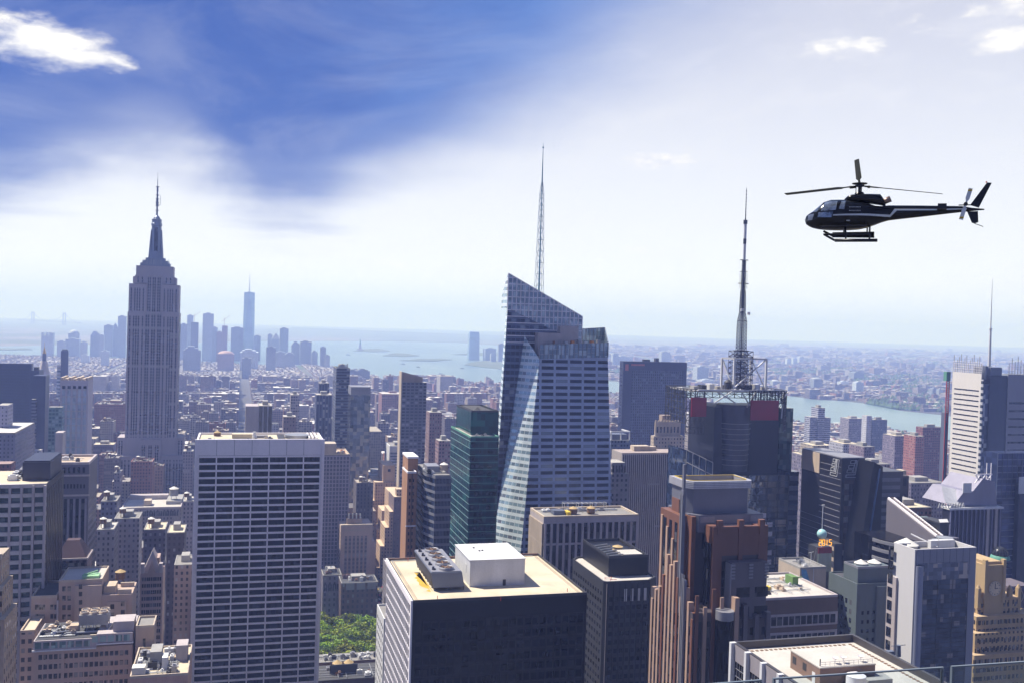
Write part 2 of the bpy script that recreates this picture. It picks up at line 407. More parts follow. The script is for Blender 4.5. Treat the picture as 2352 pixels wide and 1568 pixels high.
def watermat():
    m, n, b = newmat('water'); t = n.new('ShaderNodeNewGeometry').outputs['Position']
    b.inputs['Base Color'].default_value = (.06, .12, .13, 1); b.inputs['Roughness'].default_value = .28; b.inputs['IOR'].default_value = 1.33
    mp = n.new('ShaderNodeMapping'); n.l.new(t, mp.inputs[0]); mp.inputs['Scale'].default_value = (1, .35, 1)
    nz = n.math('ADD', n.noise(mp.outputs[0], .05, 5, .7), n.math('MULTIPLY', n.noise(mp.outputs[0], .002, 3), 2.0))
    bp = n.new('ShaderNodeBump'); bp.inputs['Strength'].default_value = .5; bp.inputs['Distance'].default_value = 6; n.l.new(nz, bp.inputs['Height']); n.l.new(bp.outputs[0], b.inputs['Normal'])
    n.l.new(n.mix(n.maprange(n.noise(mp.outputs[0], .0015, 4, .6), .4, .6, 0, 1), c4((.10, .17, .18)), c4((.15, .23, .23))), b.inputs['Base Color'])
    return m
M['water'] = watermat()
WPIX = [(-90, 815), (160, 815), (640, 842), (700, 838), (760, 842), (800, 852), (850, 868), (985, 876), (1060, 883), (1150, 890), (1300, 897), (1425, 907), (1590, 930), (1700, 950), (1847, 974), (1958, 983), (2040, 988), (2099, 999), (2175, 1015), (2420, 1062),
        (2420, 992), (2168, 953), (2067, 942), (1981, 925), (1932, 920), (1870, 917), (1817, 909), (1590, 885), (1415, 876), (1300, 866), (1240, 862), (1240, 800), (1160, 794), (1050, 787), (900, 784), (620, 783), (300, 790), (-90, 796)]
def flat(px, z, name, mat, kind='structure'):
    vs = [G(u, v, z) for u, v in px]
    return tag(MB().add(vs, [tuple(range(len(vs)))]).build(name, mat), kind=kind)
flat(WPIX, 1.0, 'water', M['water'])
M['far_land'] = solid('far_land', (.09, .12, .07), .9, scale=.004, var=.4, streak=False)
M['pier'] = solid('pier', (.28, .27, .25), .9, scale=.02, streak=False)
def island(px, name='island', mat=None, h=4.0):
    q = [G(u, v, 1.0) for u, v in px]; a = sum((q[i].x*q[(i+1)%len(q)].y-q[(i+1)%len(q)].x*q[i].y) for i in range(len(q)))
    if a < 0: q.reverse()
    return tag(MB().prism([(v.x, v.y) for v in q], 1.2, h).build(name, mat or M['far_land']), kind='structure')
island([(1066, 838), (1080, 833), (1110, 829), (1250, 828), (1250, 866), (1200, 856), (1160, 849), (1110, 843)], 'peninsula')
island([(810, 806), (840, 802), (868, 801), (892, 805), (896, 807), (860, 808)])
island([(879, 817), (905, 811), (935, 812), (964, 817), (930, 819)])
island([(919, 828), (960, 825), (1010, 824), (1038, 826), (1000, 829)])
island([(1040, 814), (1100, 810), (1250, 808), (1250, 815), (1120, 817)])
island([(-90, 801), (60, 800), (75, 803), (-90, 805)], 'island')
for px in ([(1640, 940), (1700, 944), (1760, 955), (1720, 960), (1640, 948)], [(1985, 988), (2040, 981), (2046, 984), (1995, 992)], [(1900, 976), (1952, 971), (1958, 974), (1908, 981)], [(1850, 966), (1892, 962), (1896, 965), (1856, 971)]):
    island(px, 'pier', M['pier'], 6)
def wooded(px, name, z=6):
    pass
# hills at the back
def hills(name, prof, Y, base=0, wid=3500):
    vs = []; nn = len(prof)
    for (U, V) in prof:
        t = P(U, V, Y); hgt = max(4, t.z)
        a = P(U, 760, Y-wid); vs.append((a.x, a.y, .3)); vs.append((t.x, t.y, hgt)); c = P(U, 760, Y+wid); vs.append((c.x, c.y, .3))
    fs = []
    for i in range(nn-1):
        b_ = i*3; fs += [(b_, b_+3, b_+4, b_+1), (b_+1, b_+4, b_+5, b_+2)]
    return tag(MB().add(vs, fs, smooth=True).build(name, M['far_land']), kind='structure')
rr = random.Random(3)
hp = [(-200, 752), (0, 747), (140, 745), (260, 750), (420, 757), (600, 757), (680, 752), (730, 754), (800, 757), (900, 761), (1000, 765), (1120, 770), (1250, 776)]
hills('hills', hp, 16500)
hp = [(u_, 772 + (u_-900)*.0178 + rr.uniform(-1.5, 1.5) + (3 if u_ < 1200 else 0)) for u_ in range(900, 2640, 60)]
hills('hills', hp, 24500, wid=3200)
# ------------------------------------------------------------------ shared materials
S_ = solid
M['steel'] = S_('steel', (.35, .36, .38), .45, .6); M['darksteel'] = S_('darksteel', (.05, .05, .06), .5, .3)
M['tankwood'] = S_('tankwood', (.17, .10, .06), .85); M['tancap'] = S_('tank_cap', (.42, .30, .14), .8); M['whitecap'] = S_('white_cap', (.62, .6, .55), .7)
M['white'] = S_('white_paint', (.60, .60, .61), .6); M['offwhite'] = S_('travertine', (.80, .76, .78), .7, var=.07, scale=.06)
M['black'] = S_('black_granite', (.009, .009, .012), .4, var=.25, spec=.25); M['charcoal'] = S_('charcoal', (.03, .03, .035), .6)
M['gravel'] = S_('tan_gravel', (.52, .45, .33), .95, var=.22, scale=.12, streak=False, fine=8); M['greyroof'] = S_('grey_roof', (.22, .21, .20), .95, scale=.1, streak=False)
M['whiteroof'] = S_('white_roof', (.46, .43, .39), .9, var=.16, scale=.1, streak=False, fine=4); M['darkroof'] = S_('dark_roof', (.06, .06, .065), .95, streak=False, scale=.2)
M['tan'] = S_('tan_stone', (.46, .36, .27), .85); M['beige'] = S_('beige_stone', (.46, .38, .30), .85); M['buff'] = S_('buff_brick', (.34, .26, .21), .9)
M['limestone'] = S_('limestone', (.33, .29, .27), .85, var=.1); M['brownbrick'] = S_('brown_brick', (.15, .085, .06), .9); M['redbrick'] = S_('red_brick', (.22, .09, .065), .9)
M['copperstone'] = S_('copper_granite', (.165, .072, .048), .55, var=.14); M['palestone'] = S_('pale_granite', (.42, .37, .37), .6)
M['bluegrey'] = S_('blue_grey_metal', (.14, .16, .22), .45, .3, var=.1); M['greymetal'] = S_('grey_metal', (.26, .26, .29), .5, .3, var=.08)
M['yellow'] = S_('yellow_paint', (.6, .42, .04), .7); M['red'] = S_('red_paint', (.5, .05, .03), .6); M['green'] = S_('green_copper', (.09, .26, .20), .7)
M['orange'] = S_('orange_paint', (.65, .22, .04), .6); M['concrete'] = S_('concrete', (.30, .29, .28), .9)
M['gl'] = glass('window_glass', (.011, .013, .022), .12, lit=.13, litcol=(.09, .09, .10), spec=.3); M['gldark'] = glass('dark_glass', (.005, .005, .008), .2, lit=.07, litcol=(.03, .03, .035), spec=.15)
M['glblue'] = glass('blue_glass', (.03, .05, .11), .07, .35, wob=.25, lit=.05, litcol=(.10, .13, .2)); M['glteal'] = glass('teal_glass', (.006, .055, .065), .08, .25, wob=.2, lit=.10, litcol=(.02, .12, .12))
M['glgreen'] = glass('green_glass', (.03, .07, .075), .1, .2, lit=.16, litcol=(.13, .17, .16)); M['glblind'] = glass('blind_window', (.03, .028, .03), .25, lit=.40, litcol=(.24, .22, .19), cell=(1.5, 1.5, 2.6))
# ------------------------------------------------------------------ white slab tower with dark windows
b = Bld('office_tower', 'broad white slab tower with a grid of black windows, tallest in the left foreground', 452, 1008, 742, 540, L=32)
W, H = b.w, b.h
b.body(M['offwhite'], z1=H-1.2)
b.roof(M['gravel'], M['offwhite'], t=.9)
zw = b.nf(600, 1047)[1]                       # underside of the blank top band
fl = 3.93; nf = int((zw-2)/fl); z0 = zw-nf*fl
x0, x1 = b.nf(462, 1050)[0], W-1.3
windows(b, 'N', 1.2, W-1.2, z0, zw, 7, nf, .93, .70, M['gldark'], dep=.07)
mb = MB(); piers(mb, 'N', 1.2, W-1.2, 0, zw+.0, 7, .75, .5)
mb.build('pier', M['offwhite'], b.root)
mb = MB(); bands(mb, 'N', 1.2, W-1.2, z0, zw, nf, 1.12, .3); mb.build('spandrel', M['offwhite'], b.root)
mb = MB().box(-.9, 0.72, -1.2, 0, 0, H); mb.box(W-.72, W+.9, -1.2, 0, 0, H); mb.build('corner_pier', M['offwhite'], b.root)
mb = MB().box(.72, W-.72, -.6, 0, zw+.75, H)
mb.build('blank_band', M['offwhite'], b.root)
for i in range(1, 7): x = 1.2+(W-2.4)*i/7; b.part(MB().box(x-.12, x+.12, -.68, -.6, zw+.75, H-.3), 'panel_joint', M['greymetal'])
b.part(MB().box(1.2, W-1.2, -.12, -.0, zw+.2, zw+.75), 'louvre_slot', M['black'])
r = H-1.0
mb = MB().box(W*.27, W*.44, 12, 18, r, r+2.4); mb.build('roof_bulkhead', M['gravel'], b.root)
mb = MB().box(W*.44, W*.56, 13, 16, r, r+1.5); mb.build('duct', M['greymetal'], b.root)
add_tank(b, W*.15, 24, r-1, 2.0, 2.0, 1.0)
b.part(MB().cyl(W*.45, 10, r, r+4, 1.3, .9, 10).box(W*.44, W*.47, 8.5, 11, r, r+1.2), 'exhaust_stack', M['white'])
b.part(MB().cyl(W*.795, 14, r, r+1.2, 6.5, 6.5, 28).cyl(W*.795, 14, r+1.2, r+2.0, 6.9, 6.9, 28), 'cooling_fan', M['steel'])
b.part(MB().box(W*.64, W*.70, 4, 28, r+.02, r+.25).box(W*.88, W*.97, 4, 28, r+.02, r+.25), 'roof_well', M['charcoal'])
for k in range(3): b.part(MB().box(W*(.89+k*.03), W*(.90+k*.03), 4, 28, r+.25, r+1.5), 'roof_beam', M['offwhite'])
units(b, W*.05, W*.62, 3, 9, r, 6, [M['greymetal'], M['charcoal'], M['gravel']], 5, .5, 1.4, 1, 3)
# ------------------------------------------------------------------ black tower in the centre
b = Bld('office_tower', 'black glass tower in centre foreground with tan gravel roof and white rooftop box', 948, 1378, 1348.5, 340, U0=889.5)
W, H, L = b.w, b.h, b.L
b.body(M['black'], z1=H-1.0)
r_ = b.roof(M['gravel'], M['charcoal'], t=.45, ph=1.0)
mb = MB().box(.45, W-.45, L-1.2, L-.45, H-.85, H+.1); mb.build('parapet_lining', M['brownbrick'], b.root)
NF = 26; fl = 4.0; zt = H-7.5
windows(b, 'N', 1.0, W-1.0, zt-NF*fl, zt, 22, NF, .72, .6, M['gldark'], dep=.05)
mb = MB(); piers(mb, 'N', 1.0, W-1.0, 0, zt, 22, .28, .22); bands(mb, 'N', 1.0, W-1.0, zt-NF*fl, zt, NF, .5, .12); mb.build('mullion_grid', M['black'], b.root)
windows(b, 'E', 1.0, L-1.0, H-2.5-34*fl, H-2.5, 22, 34, .78, .76, M['gldark'], dep=.05)
mb = MB(); piers(mb, 'E', 1.0, L-1.0, 0, H-2.5, 22, .62, .22); mb.build('pier', M['offwhite'], b.root)
mb = MB(); bands(mb, 'E', 1.0, L-1.0, H-2.5-34*fl, H-2.5, 34, .85, .14); mb.build('spandrel', M['offwhite'], b.root)
b.part(MB().box(-.6, 0, 0, L, H-2.1, H+.05).box(-.65, .0, -.25, .9, 0, H), 'corner_pier', M['offwhite'])
rz = H-.85
def rect_top(b, px, z):
    q = [b.top(u, v, z) for u, v in px]; xs = [a for a, _ in q]; ys = [c for _, c in q]; return xs, ys
# white box
xf, yf = b.top(1078.5, 1347, rz); xr, yr = b.top(1204, 1341, rz)
hb = None
d = ray(1078.5, 1286.6); t_ = ((b.o+b.e1*xf+b.e2*yf)-C).dot(b.e2)/d.dot(b.e2); zb = (C+d*t_).z
xb, yb = b.top(1046, 1250, zb)
pent = MB().box(xf, xr, yf, yb, rz, zb).build('penthouse', M['white'], b.root)
MB().box(xf+(xr-xf)*.60, xf+(xr-xf)*.655, yf-.08, yf, rz, rz+2.3).build('door', M['charcoal'], pent)
MB().box(xf+(xr-xf)*.70, xf+(xr-xf)*.97, yf+.8, yf+4, zb+.01, zb+.12).build('roof_hatch', M['tan'], pent)
MB().box(xf-.35, xr+.25, yf-.25, yb, zb-.01, zb+.22).box(xf-.1, xf+.0, yf+6, yf+8, rz+4, rz+7).build('roof_edge', M['white'], pent)
for k, (a, c) in enumerate(((.3, .5), (.36, .52), (.25, .7))): MB().box(xf+(xr-xf)*a, xf+(xr-xf)*a+.7, yf+(yb-yf)*c, yf+(yb-yf)*c+.7, zb+.22, zb+.6).build('vent', M['darksteel'], pent)
# cooling tower, wider at its top
xa, ya = b.top(996, 1357, rz); xc, _ = b.top(1063, 1349.5, rz)
d = ray(989.7, 1314.7); t_ = ((b.o+b.e2*(ya))-C).dot(b.e2)/d.dot(b.e2); q = C+d*t_; zc_ = q.z; xl = (q-b.o).dot(b.e1)
d = ray(1061, 1312); t_ = ((b.o+b.e2*(ya))-C).dot(b.e2)/d.dot(b.e2); xh = ((C+d*t_)-b.o).dot(b.e1)
_, ye = b.top(953, 1262.5, zc_)
zl = rz+1.3
ct = MB().prism([(xa, ya), (xc, ya), (xc, ye), (xa, ye)], zl, zc_, top=[(xl, ya-.2), (xh, ya-.2), (xh, ye), (xl, ye)]).build('cooling_tower', M['bluegrey'], b.root)
mb = MB()
for k in range(9):
    yy = ya+.5+(ye-ya-1)*k/8
    for xx in (xa+.3, (xa+xc)/2, xc-.3): mb.box(xx-.15, xx+.15, yy-.15, yy+.15, rz, zl)
mb.box(xa, xc, ya, ye, zl-.35, zl-.02)
mb.build('support_frame', M['darksteel'], ct)
mb = MB()
for k in range(13):
    z_ = zl+.3+(zc_-zl-.6)*k/12; f_ = (z_-zl)/(zc_-zl); x_ = xa+(xl-xa)*f_
    mb.box(x_-.16, x_-.02, ya+.5, ye-.5, z_-.12, z_+.06)
mb.build('louvre', M['darksteel'], ct)
MB().box(xl+.3, xh-.3, ya+.3, ye-.3, zc_+.005, zc_+.3).build('deck', M['greymetal'], ct)
for k in range(5):
    yc = ya+3.6+(ye-ya-7.2)*k/4; xm = (xl+xh)/2+.6
    fn = MB(); 
    fn.lathe(xm, yc, [(2.75, zc_+.3), (2.75, zc_+1.3), (2.6, zc_+1.3), (2.6, zc_+.3)], 24)
    fn = fn.build('fan_shroud', M['greymetal'], ct)
    bl = MB()
    for a in range(6):
        an = a*math.pi/3+k*.4; bl.bar((xm, yc, zc_+.95), (xm+2.3*math.cos(an), yc+2.3*math.sin(an), zc_+1.0), .28, 4)
    bl.cyl(xm, yc, zc_+.8, zc_+1.15, .5, .4, 10); bl.build('fan_blades', M['tankwood'], fn)
    MB().cyl(xm, yc, zc_+.33, zc_+.38, 2.55, n=24).build('fan_well', M['black'], fn)
    MB().cyl(xl+1.5, yc-.2, zc_+.3, zc_+1.5, .55, .4, 10).box(xl+1.1, xl+2.4, yc-.5, yc+.1, zc_+.3, zc_+.8).build('fan_motor', M['darksteel'], ct)
mb = MB()
for (ua, va) in ((1, 1),):
    for xx in (1.6, 2.4, W-2.4, W-1.6):
        mb.box(xx-.07, xx+.07, 2, L-3, rz+.004, rz+.12)
    for k in range(40):
        yy = 2+(L-5)*k/39; mb.box(1.5, 2.5, yy-.08, yy+.08, rz+.13, rz+.19); mb.box(W-2.5, W-1.5, yy-.08, yy+.08, rz+.13, rz+.19)
mb.build('roof_track', M['tan'], b.root)
b.part(MB().bar((W*.3, L-2.2, rz+.4), (1.5, L-2.2, rz+.4), .15, 6).bar((1.5, L-2.2, rz+.4), (1.5, L*.6, rz+.4), .15, 6).bar((W-3, L-2, rz+.4), (W*.72, L-2, rz+.4), .15, 6), 'roof_pipe', M['steel'])
for (u_, v_) in ((1005, 1375), (1303, 1358), (937, 1288), (1150, 1379)):
    x_, y_ = b.top(u_, v_, rz); b.part(MB().cyl(x_, y_, rz, rz+1.3, .12, n=6), 'standpipe', M['red'])
stain = MB(); 
q = random.Random(2); pts_ = []
for k in range(15): pts_.append((xa-.6-1.6*abs(math.sin(k*1.7))-.5*q.random()-(1.4 if 3 < k < 12 else 0), ya-1+(ye-ya)*.8*k/14))
poly_ = [(xa-.2, ya-1+(ye-ya)*.8), (xa-.2, ya-1)] + pts_[::-1]
stain.add([(x_, y_, rz+.012) for x_, y_ in poly_], [tuple(range(len(poly_)))]).build('water_stain', S_('ochre_stain', (.50, .33, .04), .9, var=.2, streak=False), b.root)
# ------------------------------------------------------------------ slim white block left of the black tower
b = Bld('office_building', 'narrow bright white block peeping out left of the black centre tower', 882, 1420, 960, 450, U0=866)
b.body(M['white'], z1=b.h-1); b.roof(M['greyroof'], M['white'], t=.5, ph=1)
windows(b, 'E', 1, b.L-1, b.h-3-30*3.8, b.h-3, 5, 30, .4, .4, M['gl'], dep=.05)
windows(b, 'N', 1, b.w-1, b.h-3-30*3.8, b.h-3, 6, 30, .5, .45, M['gl'], dep=.05)
# ------------------------------------------------------------------ black chamfered tower right of it
b = Bld('office_tower', 'dark cut corner tower with pale roof and black penthouse, right of the black centre tower', 1388, 1335, 1516, 425, L=46)
W, H, L = b.w, b.h, b.L
ch = 5.0
p_ = [(0, 0), (W-ch, 0), (W, ch), (W, L), (4, L), (-1.5, L-5), (-1.5, 1.5)]
p_ = [(1.2, 0), (W-ch, 0), (W, ch), (W, L), (3.5, L), (0, L-4), (0, 1.2)]
b.part(MB().prism(p_, 0, H-.8), 'wall', M['charcoal'])
def inset(p, d):
    cx = sum(a for a, _ in p)/len(p); cy = sum(c for _, c in p)/len(p); 
    return [(cx+(a-cx)*(1-d/max(1, math.hypot(a-cx, c-cy))), cy+(c-cy)*(1-d/max(1, math.hypot(a-cx, c-cy)))) for a, c in p]
pi_ = inset(p_, .9)
mb = MB()
for i in range(len(p_)):
    j = (i+1) % len(p_); q4 = [p_[i], p_[j], pi_[j], pi_[i]]; mb.prism(q4, H-.8, H)
mb.build('parapet', M['charcoal'], b.root)
b.part(MB().prism(pi_, H-.8, H-.65), 'roof', M['whiteroof'])
windows(b, 'E', 2, L-5, H-4-36*3.7, H-4, 12, 36, .45, .42, M['gldark'], dep=.05)
windows(b, 'N', 2, W-ch-.5, H-13-32*3.7, H-6, 7, 33, .6, .5, M['gldark'], dep=.05)
mb = MB(); piers(mb, 'N', 1.6, W-ch, 0, H-1, 7, .3, .25); mb.build('pier', M['black'], b.root)
b.part(MB().box(1.15, 1.35, -.2, 0, 0, H-1), 'corner_trim', M['palestone'])
for k in range(4): b.part(MB().box(W*.36+k*3.1, W*.36+k*3.1+1.3, -.12, 0, H-9, H-3.5), 'pale_window', M['whitecap'])  # panes in plain pale paint
xa, ya = W*.22, L*.22; pz_ = H+7.5
pen = MB().prism([(xa, ya), (W-1.6, ya), (W-1.6, L-1.5), (xa, L-1.5)], H-.6, pz_).build('penthouse', M['black'], b.root)
MB().box(xa, W-1.6, ya, ya+.4, pz_, pz_+1.2).box(xa, xa+.4, ya+.4, L-1.5, pz_, pz_+1.2).box(xa+.4, W-1.6, L-1.9, L-1.5, pz_, pz_+1.2).box(W-2, W-1.6, ya+.4, L-1.9, pz_, pz_+1.2).build('parapet', M['charcoal'], pen)
MB().box(xa+8, W-3, ya+3, ya+12, pz_+.01, pz_+.9).build('roof_slab', M['whiteroof'], pen)
MB().cyl(W*.62, ya+16, pz_, pz_+1.5, 2.5, 2.0, 14).cyl(W*.62, ya+16, pz_+1.5, pz_+2.3, 2.6, .2, 14).build('water_tank', M['tancap'], pen)
mb = MB()
for k in range(6): mb.bar((xa+1, ya+2+k*4, pz_+.6), (xa+8, ya+3+k*4, pz_+1.1), .3, 4, 0)
mb.build('duct', M['steel'], pen)
b.part(MB().bar((W*.1, 6, H), (W*.1+3, 6, H), .12).bar((W*.1, 6, H-.6), (W*.1, 6, H+.5), .1).bar((W*.1+3, 6, H-.6), (W*.1+3, 6, H+.5), .1).bar((W*.15, 3, H), (W*.15+3, 3, H), .12).bar((W*.15, 3, H-.6), (W*.15, 3, H+.5), .1), 'davit', M['red'])
# ------------------------------------------------------------------ white ribbed slab with tanks behind it
b = Bld('office_tower', 'white ribbed block with two tan roof tanks, behind the black centre tower', 1249, 1185, 1467, 520, U0=1218)
W, H, L = b.w, b.h, b.L
b.body(M['gldark'], z1=H-4)
b.part(MB().box(0, W, 0, L, H-4, H-1.2), 'top_band', M['palestone']); b.roof(M['greyroof'], M['beige'], t=1.0)
nn = 15
for i in range(nn):
    xx = .9+(W-1.8)*(i+.5)/nn
    b.part(MB().box(xx-.9, xx+.9, -.08, 0, 0, H-4.2), 'window_strip', M['gl'])
mb = MB(); piers(mb, 'N', .9, W-.9, 0, H-4, nn, 1.25, .8); mb.build('pier', M['palestone'], b.root)
mb = MB(); 
for z_ in (H-15, H-60): mb.box(.3, W-.3, -.6, 0, z_-.5, z_+.5)
mb.build('belt_course', M['palestone'], b.root)
windows(b, 'E', .9, L-.9, H-4-30*3.7, H-4, 14, 30, .5, .8, M['gl'], dep=.05)
mb = MB(); piers(mb, 'E', .9, L-.9, 0, H-4, 14, 1.1, .7); mb.box(-.6, 0, 0, L, H-15.5, H-14.5); mb.build('side_pier', M['beige'], b.root)
r = H-1.0
add_tank(b, W*.36, 9, r, 2.3, 2.6, .6, wood=M['tankwood'], cap=M['tancap']); add_tank(b, W*.55, 9, r, 2.3, 2.6, .6, wood=M['tankwood'], cap=M['tancap'])
b.part(MB().box(W*.15, W*.27, 8, 14, r, r+2.2), 'roof_bulkhead', M['bluegrey']); b.part(MB().box(W*.28, W*.32, 6, 12, r, r+1.8), 'rooftop_unit', M['yellow'])
mb = MB()
for k in range(2):
    y_ = 14+k*4; mb.bar((W*.3, y_, r+5), (W*.75, y_, r+4.2), .15, 4); 
    for x_ in (.3, .45, .6, .75): mb.bar((W*x_, y_, r), (W*x_, y_, r+5), .15, 4)
for k in range(10): mb.bar((W*(.3+.05*k), 14, r+4.8), (W*(.3+.05*k), 18, r+4.8), .1, 4)
mb.build('steel_gantry', M['white'], b.root)
units(b, 4, W-6, 16, L-6, r, 14, [M['greymetal'], M['white'], M['tan'], M['charcoal']], 8, .8, 2.0, 1.5, 4)
# ------------------------------------------------------------------ teal glass tower
b = Bld('glass_tower', 'teal green glass tower with a stepped top, left of the sloping crystal tower', 1081, 1001, 1146, 560, U0=1036)
W, H, L = b.w, b.h, b.L
b.body(M['glteal'], z1=H-1); b.roof(M['whiteroof'], M['green'], t=.5, ph=1)
x0_, z2 = b.nf(1087, 947, 10); x1_ = W+3
up_ = MB().box(3.0, W+3, 13, L-1, 0, z2).build('upper_block', M['glteal'], b.root)
MB().box(3.0, W+3, 13, 13.5, z2, z2+1).box(3, 3.5, 13.5, L-1, z2, z2+1).box(W+2.5, W+3, 13.5, L-1, z2, z2+1).box(3.5, W+2.5, L-1.5, L-1, z2, z2+1).build('parapet', M['charcoal'], up_)
MB().box(5, W, 16, L-4, z2, z2+.8).cyl(W*.5, 20, z2+.8, z2+2.4, 2.2, .2, 10).build('roof_plant', M['darkroof'], up_)
NFl = 42
windows(b, 'N', .5, W-.5, H-3-NFl*4.0, H-3, 7, NFl, .85, .45, glass('teal_dark', (.004, .02, .028), .1, lit=.1, litcol=(.02, .07, .08)), dep=.05)
mb = MB(); bands(mb, 'N', 0, W, H-3-NFl*4, H-3, NFl, .25, .12); mb.build('floor_line', M['green'], b.root)
mb = MB(); bands(mb, 'E', 0, L, H-3-NFl*4, H-3, NFl, .35, .15); mb.build('side_floor_line', S_('pale_teal_metal', (.22, .36, .36), .4, .4), b.root)
windows(b, 'E', .5, L-.5, H-3-NFl*4, H-3, 8, NFl, .92, .7, glass('teal_lit', (.008, .06, .07), .08, .3, lit=.12, litcol=(.03, .2, .2), wob=.3), dep=.04)  # east panes painted brighter than the front ones, as if sunlit
units(b, 2, W-4, 2, 10, H-.9, 6, [M['charcoal'], M['greymetal']], 4, .6, 1.6, 1, 3)
# ------------------------------------------------------------------ banded glass tower with a cut corner
b = Bld('office_tower', 'silver glass tower with white floor bands and a cut corner, left of the teal tower', 1000, 1092, 1036, 520, L=30)
W, H, L = b.w, b.h, b.L
q1 = P(956, 1066, 560)-b.o; q1 = (q1.dot(b.e1), q1.dot(b.e2)); q2 = P(976, 1086, 530)-b.o; q2 = (q2.dot(b.e1), q2.dot(b.e2))
p_ = [(0, 0), (W, 0), (W, L+12), (q1[0]+1, L+12), q1, q2]
b.part(MB().prism(p_, 0, H), 'wall', M['glblue'])
mb = MB()
for k in range(40):
    z_ = H-.8-k*4.0
    if z_ < 20: break
    pb = [(a*1.0+(a-W/2)*.012, c-.25) for a, c in p_]; mb.prism(pb, z_-.7, z_+.7)
mb.build('floor_band', M['greymetal'], b.root)
mb = MB()
for k in range(12): x_ = W*k/11; mb.box(x_-.1, x_+.1, -.42, -.25, 0, H)
mb.build('mullion', M['greymetal'], b.root)
b.part(MB().prism(inset(p_, 1.0), H+.0, H+.3), 'roof', M['greyroof'])
add_tank(b, W*.75, 9, H+.3, 2.2, 3.0, 1.5, wood=M['tan'], cap=M['whitecap'])
b.part(MB().box(-3, 4, 8, 20, H+.3, H+4), 'roof_bulkhead', M['greymetal'])
units(b, -4, W-3, 4, 24, H+.3, 10, [M['greymetal'], M['white'], M['charcoal']], 11, .8, 2.4, 1, 3)
# ------------------------------------------------------------------ orange brick slim tower
b = Bld('apartment_tower', 'slim orange brick tower with white quoins, left of the silver banded tower', 936, 1082, 957, 530, U0=924)
W, H, L = b.w, b.h, b.L
ob = S_('orange_brick', (.36, .19, .11), .85)
b.body(ob, z1=H-1); b.roof(M['greyroof'], M['offwhite'], t=.5, ph=1)
b.part(MB().box(1.5, W+2, 8, L+8, 0, H+6), 'upper_shaft', ob); b.part(MB().box(1.2, W+2.3, 7.7, L+8.3, H+6, H+7), 'cornice', M['offwhite'])
windows(b, 'N', .6, W-.6, H-90, H-3, 2, 24, .35, .5, M['gl'], dep=.05)
mb = MB()
for k in range(2): mb.box(-.4, W+.2, -.4, -.02, H-30-k*60, H-29.3-k*60)
mb.build('belt_course', M['offwhite'], b.root)
b.part(MB().box(W*.45, W*.62, -.25, -.0, 0, H-1), 'pilaster', M['brownbrick'])
# ------------------------------------------------------------------ tall art deco tower with mast
est = S_('deco_limestone', (.36, .32, .34), .8, var=.08)
esw = fmat('deco_window_strip', (.13, .13, .16), (.012, .014, .025), pu=50, pz=3.6, fz=.62, band=True, lit=.05, rough=.5)
b = Bld('art_deco_tower', 'tall grey art deco tower with setbacks and a needle mast, left of the white slab', 293, 716, 411, 1208, L=41)
W, L = b.w, b.L; xm = W/2
zC = b.h; zB = b.nf(355, 653)[1]; zA = b.nf(355, 611)[1]; zS1 = b.nf(416, 1004)[1]; zS2 = b.nf(416, 1044)[1]
def tier(x0, x1, y0, y1, z1, z0=0): MB().box(x0, x1, y0, y1, z0, z1).build('setback_tier', est, b.root)
def strips(xs, y, z0, z1, w=1.7):
    for x_ in xs:
        b.part(MB().box(x_-w/2, x_+w/2, y-.12, y, z0, z1), 'window_strip', esw)
# core and wings
tier(8, W-8, 1.6, L-1, zC+.5); cx0, cx1 = W*.335, W*.665
b.part(MB().box(0, cx0, 0, L, 0, zC).box(cx1, W, 0, L, 0, zC), 'side_wing', est)
wB = 58.5/2
b.part(MB().box(xm-wB, cx0+1.0, .8, L-2, zC+.0, zB).box(cx1-1.0, xm+wB, .8, L-2, zC+.0, zB), 'upper_wing', est)
tier(cx0+1.0, cx1-1.0, 2.4, L-3, zB+1, zC+.5)
wA = 45.5/2
tier(xm-wA, xm+wA, 4, L-5, zB+10.5, zB+1.0); tier(xm-wA-2.5, xm+wA+2.5, 5, L-6, zB+9, zB+.5) ; tier(xm-wA+1, xm+wA-1, 4.4, L-5.4, zA, zB+10.5)
b.part(MB().box(xm-8.5, xm+8.5, 2.3, 6, zB+1.0, zA-9), 'crown_bay', est)
ws = cx0
strips([ws*f for f in (.14, .36, .50, .64, .87)], 0, zS1, zC-5); strips([W-ws*f for f in (.14, .36, .50, .64, .87)], 0, zS1, zC-5)
strips([xm+q for q in (-8.2, -5.6, -1.4, 1.4, 5.6, 8.2)], 1.6, zS1-0, zC-.5, 2.0); strips([xm+q for q in (-6.8, -4.6, -1.1, 1.1, 4.6, 6.8)], 2.3, zC+1, zA-14, 1.5)
strips([xm-wB+q for q in (3, 7.2, 10, 12.8, 17)], .8, zC+1.5, zB-5, 1.5); strips([xm+wB-q for q in (3, 7.2, 10, 12.8, 17)], .8, zC+1.5, zB-5, 1.5)
strips([xm+q for q in (-19, -14, 14, 19)], 3.98, zB+1.5, zB+9, 1.6)
for k in (-6, 0, 6): b.part(MB().lathe(xm+k-5*.0, 2.2, [(1.1, zA-13.8), (1.1, zA-12.6), (.7, zA-11.6), (.05, zA-11)], 10), 'arch', M['palestone'])
